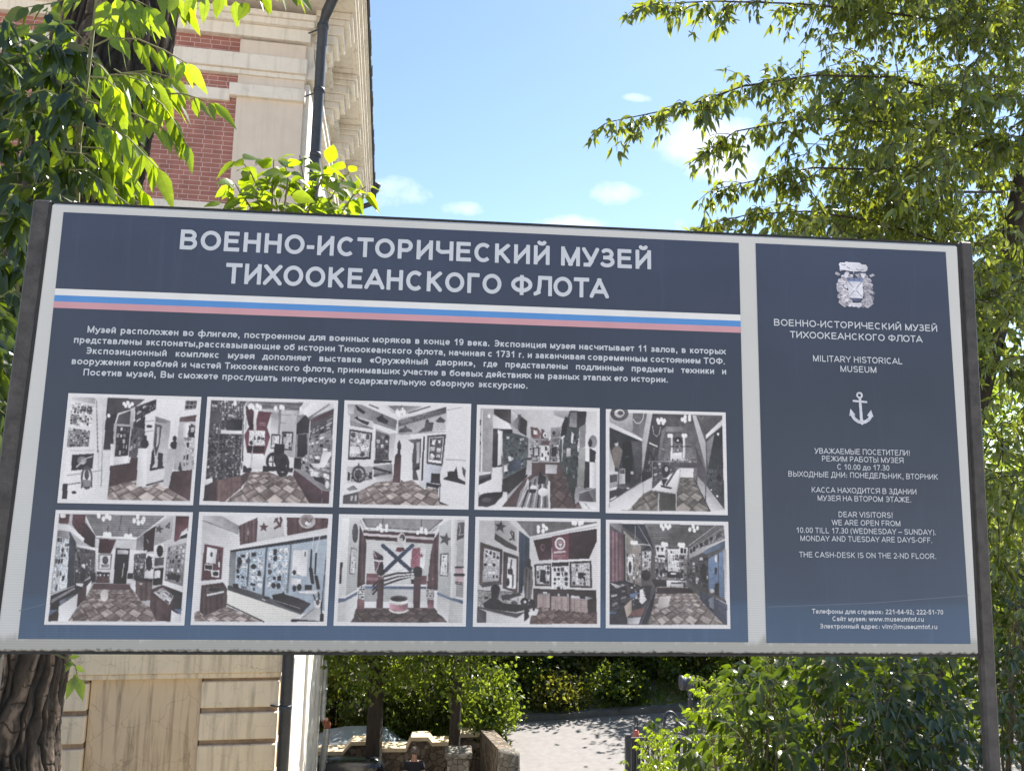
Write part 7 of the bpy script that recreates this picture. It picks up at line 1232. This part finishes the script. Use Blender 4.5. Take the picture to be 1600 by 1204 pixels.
wood_tree('tree beyond the road nearest the museum wall', -3.2, 24.5, 10, 3.4, -5.2, 63)
wood_tree('dense tree beyond the road behind the parked car', .4, 25.5, 10, 3.3, -5.0, 64)
wood_tree('tree beyond the road hanging low over the left end of the kerb', 2.6, 24.6, 6.4, 2.4, -4.7, 65, 60, 95, .18)
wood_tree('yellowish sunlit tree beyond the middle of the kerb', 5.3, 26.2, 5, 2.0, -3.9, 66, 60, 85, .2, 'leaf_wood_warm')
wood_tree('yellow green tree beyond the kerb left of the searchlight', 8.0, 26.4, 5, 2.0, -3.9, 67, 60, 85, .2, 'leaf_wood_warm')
wood_tree('shady tree beyond the road behind the searchlight', 10.6, 24.6, 7.0, 2.4, -4.4, 68)
wood_tree('tall tree far up the bank behind the sunlit pair', 6.6, 31, 6.5, 3.0, -2.6, 69, 60, 90, .26)
wood_tree('tall tree far up the bank behind the yard', 0, 31, 11, 4.5, -4.0, 70, 80, 90, .26)
wood_tree('tree on the bank seen through the gap beside the right post', 14.5, 22, 10.5, 3.4, -4.2, 71)
wood_tree('tree at the far right edge beyond the right post', 19.0, 24, 11.5, 3.8, -4.2, 72)
wood_tree('tree on the slope close behind the right post', 12.2, 14.5, 10.5, 2.8, -4.0, 73)
# ---- undergrowth on the bank: each bush its own thing
def bank_bush(label, x, y, r, h, seed, mat, n=34, per=80, L_=.15):
    rng = random.Random(seed); gz = float(ground_z(np.array(float(x)), np.array(float(y)))); o = empty('bank_bush', (x, y, gz), label, 'bush', 'bushes growing on the bank beyond the road'); st, lv = MB(), Leaves()
    for k in range(n):
        a = rng.uniform(0, 6.28); q = r * math.sqrt(rng.random()); c = np.array([x + q * math.cos(a), y + q * math.sin(a), gz + h * rng.uniform(.12, 1) * (1 - .45 * (q / r) ** 2)]); st.tube([np.array([x + .2 * math.cos(a), y + .2 * math.sin(a), gz - .1]), (c + [x, y, gz]) / 2 + [0, 0, .15], c], [.03, .018, .006], 5, cap=False)
        cv = rng.uniform(0, .75) ** 1.6
        for j in range(per):
            p = c + rv(rng, .2) * [1, 1, .75]; w = L_ * rng.uniform(.6, 1.3); lv.add(p, unit(rv(rng, .8)), unit(rv(rng, .7) + [0, -.3, .6]), w, w * .6, min(1, cv + rng.uniform(0, .35)))
    st.build('stems', M['bark_far'], o); lv.build('leaves', M[mat], o, droop=.1, fold=.15, simple_=True)
for k, (lab, x, y, r, h, mt_) in enumerate((('dark bush beside the galvanised drainpipe end of the museum wall', -3.6, 22.6, 1.4, 3.2, 'leaf_wood'), ('yellow green bush seen just right of the galvanised drainpipe', -2.2, 23.3, 1.2, 3.4, 'leaf_wood_warm'), ('dark bush standing behind the roof of the parked car', -.9, 22.5, 1.3, 3.0, 'leaf_wood'),
        ('dark green bush above the stepped coping behind the seated person', .6, 22.6, 1.4, 2.9, 'leaf_wood'), ('dark bush above the highest part of the coping', 2.0, 22.7, 1.3, 2.6, 'leaf_wood'), ('bush overhanging the left end of the far kerb', 3.3, 22.8, 1.1, 2.0, 'leaf_wood'), ('shaded bush at the back of the bank behind the left kerb end', 4.3, 24.2, 1.2, 2.0, 'leaf_wood'),
        ('sunlit yellowish bush on the bank in the middle of the kerb', 5.6, 24.4, 1.1, 1.9, 'leaf_wood_warm'), ('second sunlit yellowish bush on the bank, nearer the marker buoy', 7.0, 24.8, 1.2, 2.2, 'leaf_wood_warm'), ('dark bush on the bank directly above the marker buoy', 8.2, 23.7, 1.1, 1.9, 'leaf_wood'), ('wide dark bush on the bank behind the anchor ring', 9.6, 23.2, 1.3, 2.4, 'leaf_wood'), ('dark bush on the bank behind the searchlight drum', 11.2, 23.0, 1.5, 3.0, 'leaf_wood'), ('bush leaning over the far end of the retaining wall', 2.5, 19.85, .8, 2.1, 'leaf_wood'), ('low sunlit bush at the kerb, just right of the road corner', 4.9, 22.4, .7, .85, 'leaf_wood_warm'), ('low dark bush at the kerb behind the marker buoy', 6.6, 22.5, .8, 1.0, 'leaf_wood'))):
    bank_bush(lab, x, y, r, h, 300 + k, mt_)
# ---- grass on the bank above the kerb
rng = random.Random(77); gl = Leaves()
for k in range(9000):
    x, y = rng.uniform(-4, 14), YK + .35 + abs(rng.gauss(0, 1.4)); z = float(ground_z(np.array(x), np.array(y)))
    q = rng.uniform(.08, .26); gl.add(np.array([x, y, z]), unit(np.array([rng.gauss(0, .35), rng.gauss(0, .35), 1])), unit(rv(rng, .5) + [0, -1, .3]), q, .035, rng.random())
go = gl.build('grass', M['leaf_young'], None, droop=.2, simple_=True); go['kind'] = 'stuff'
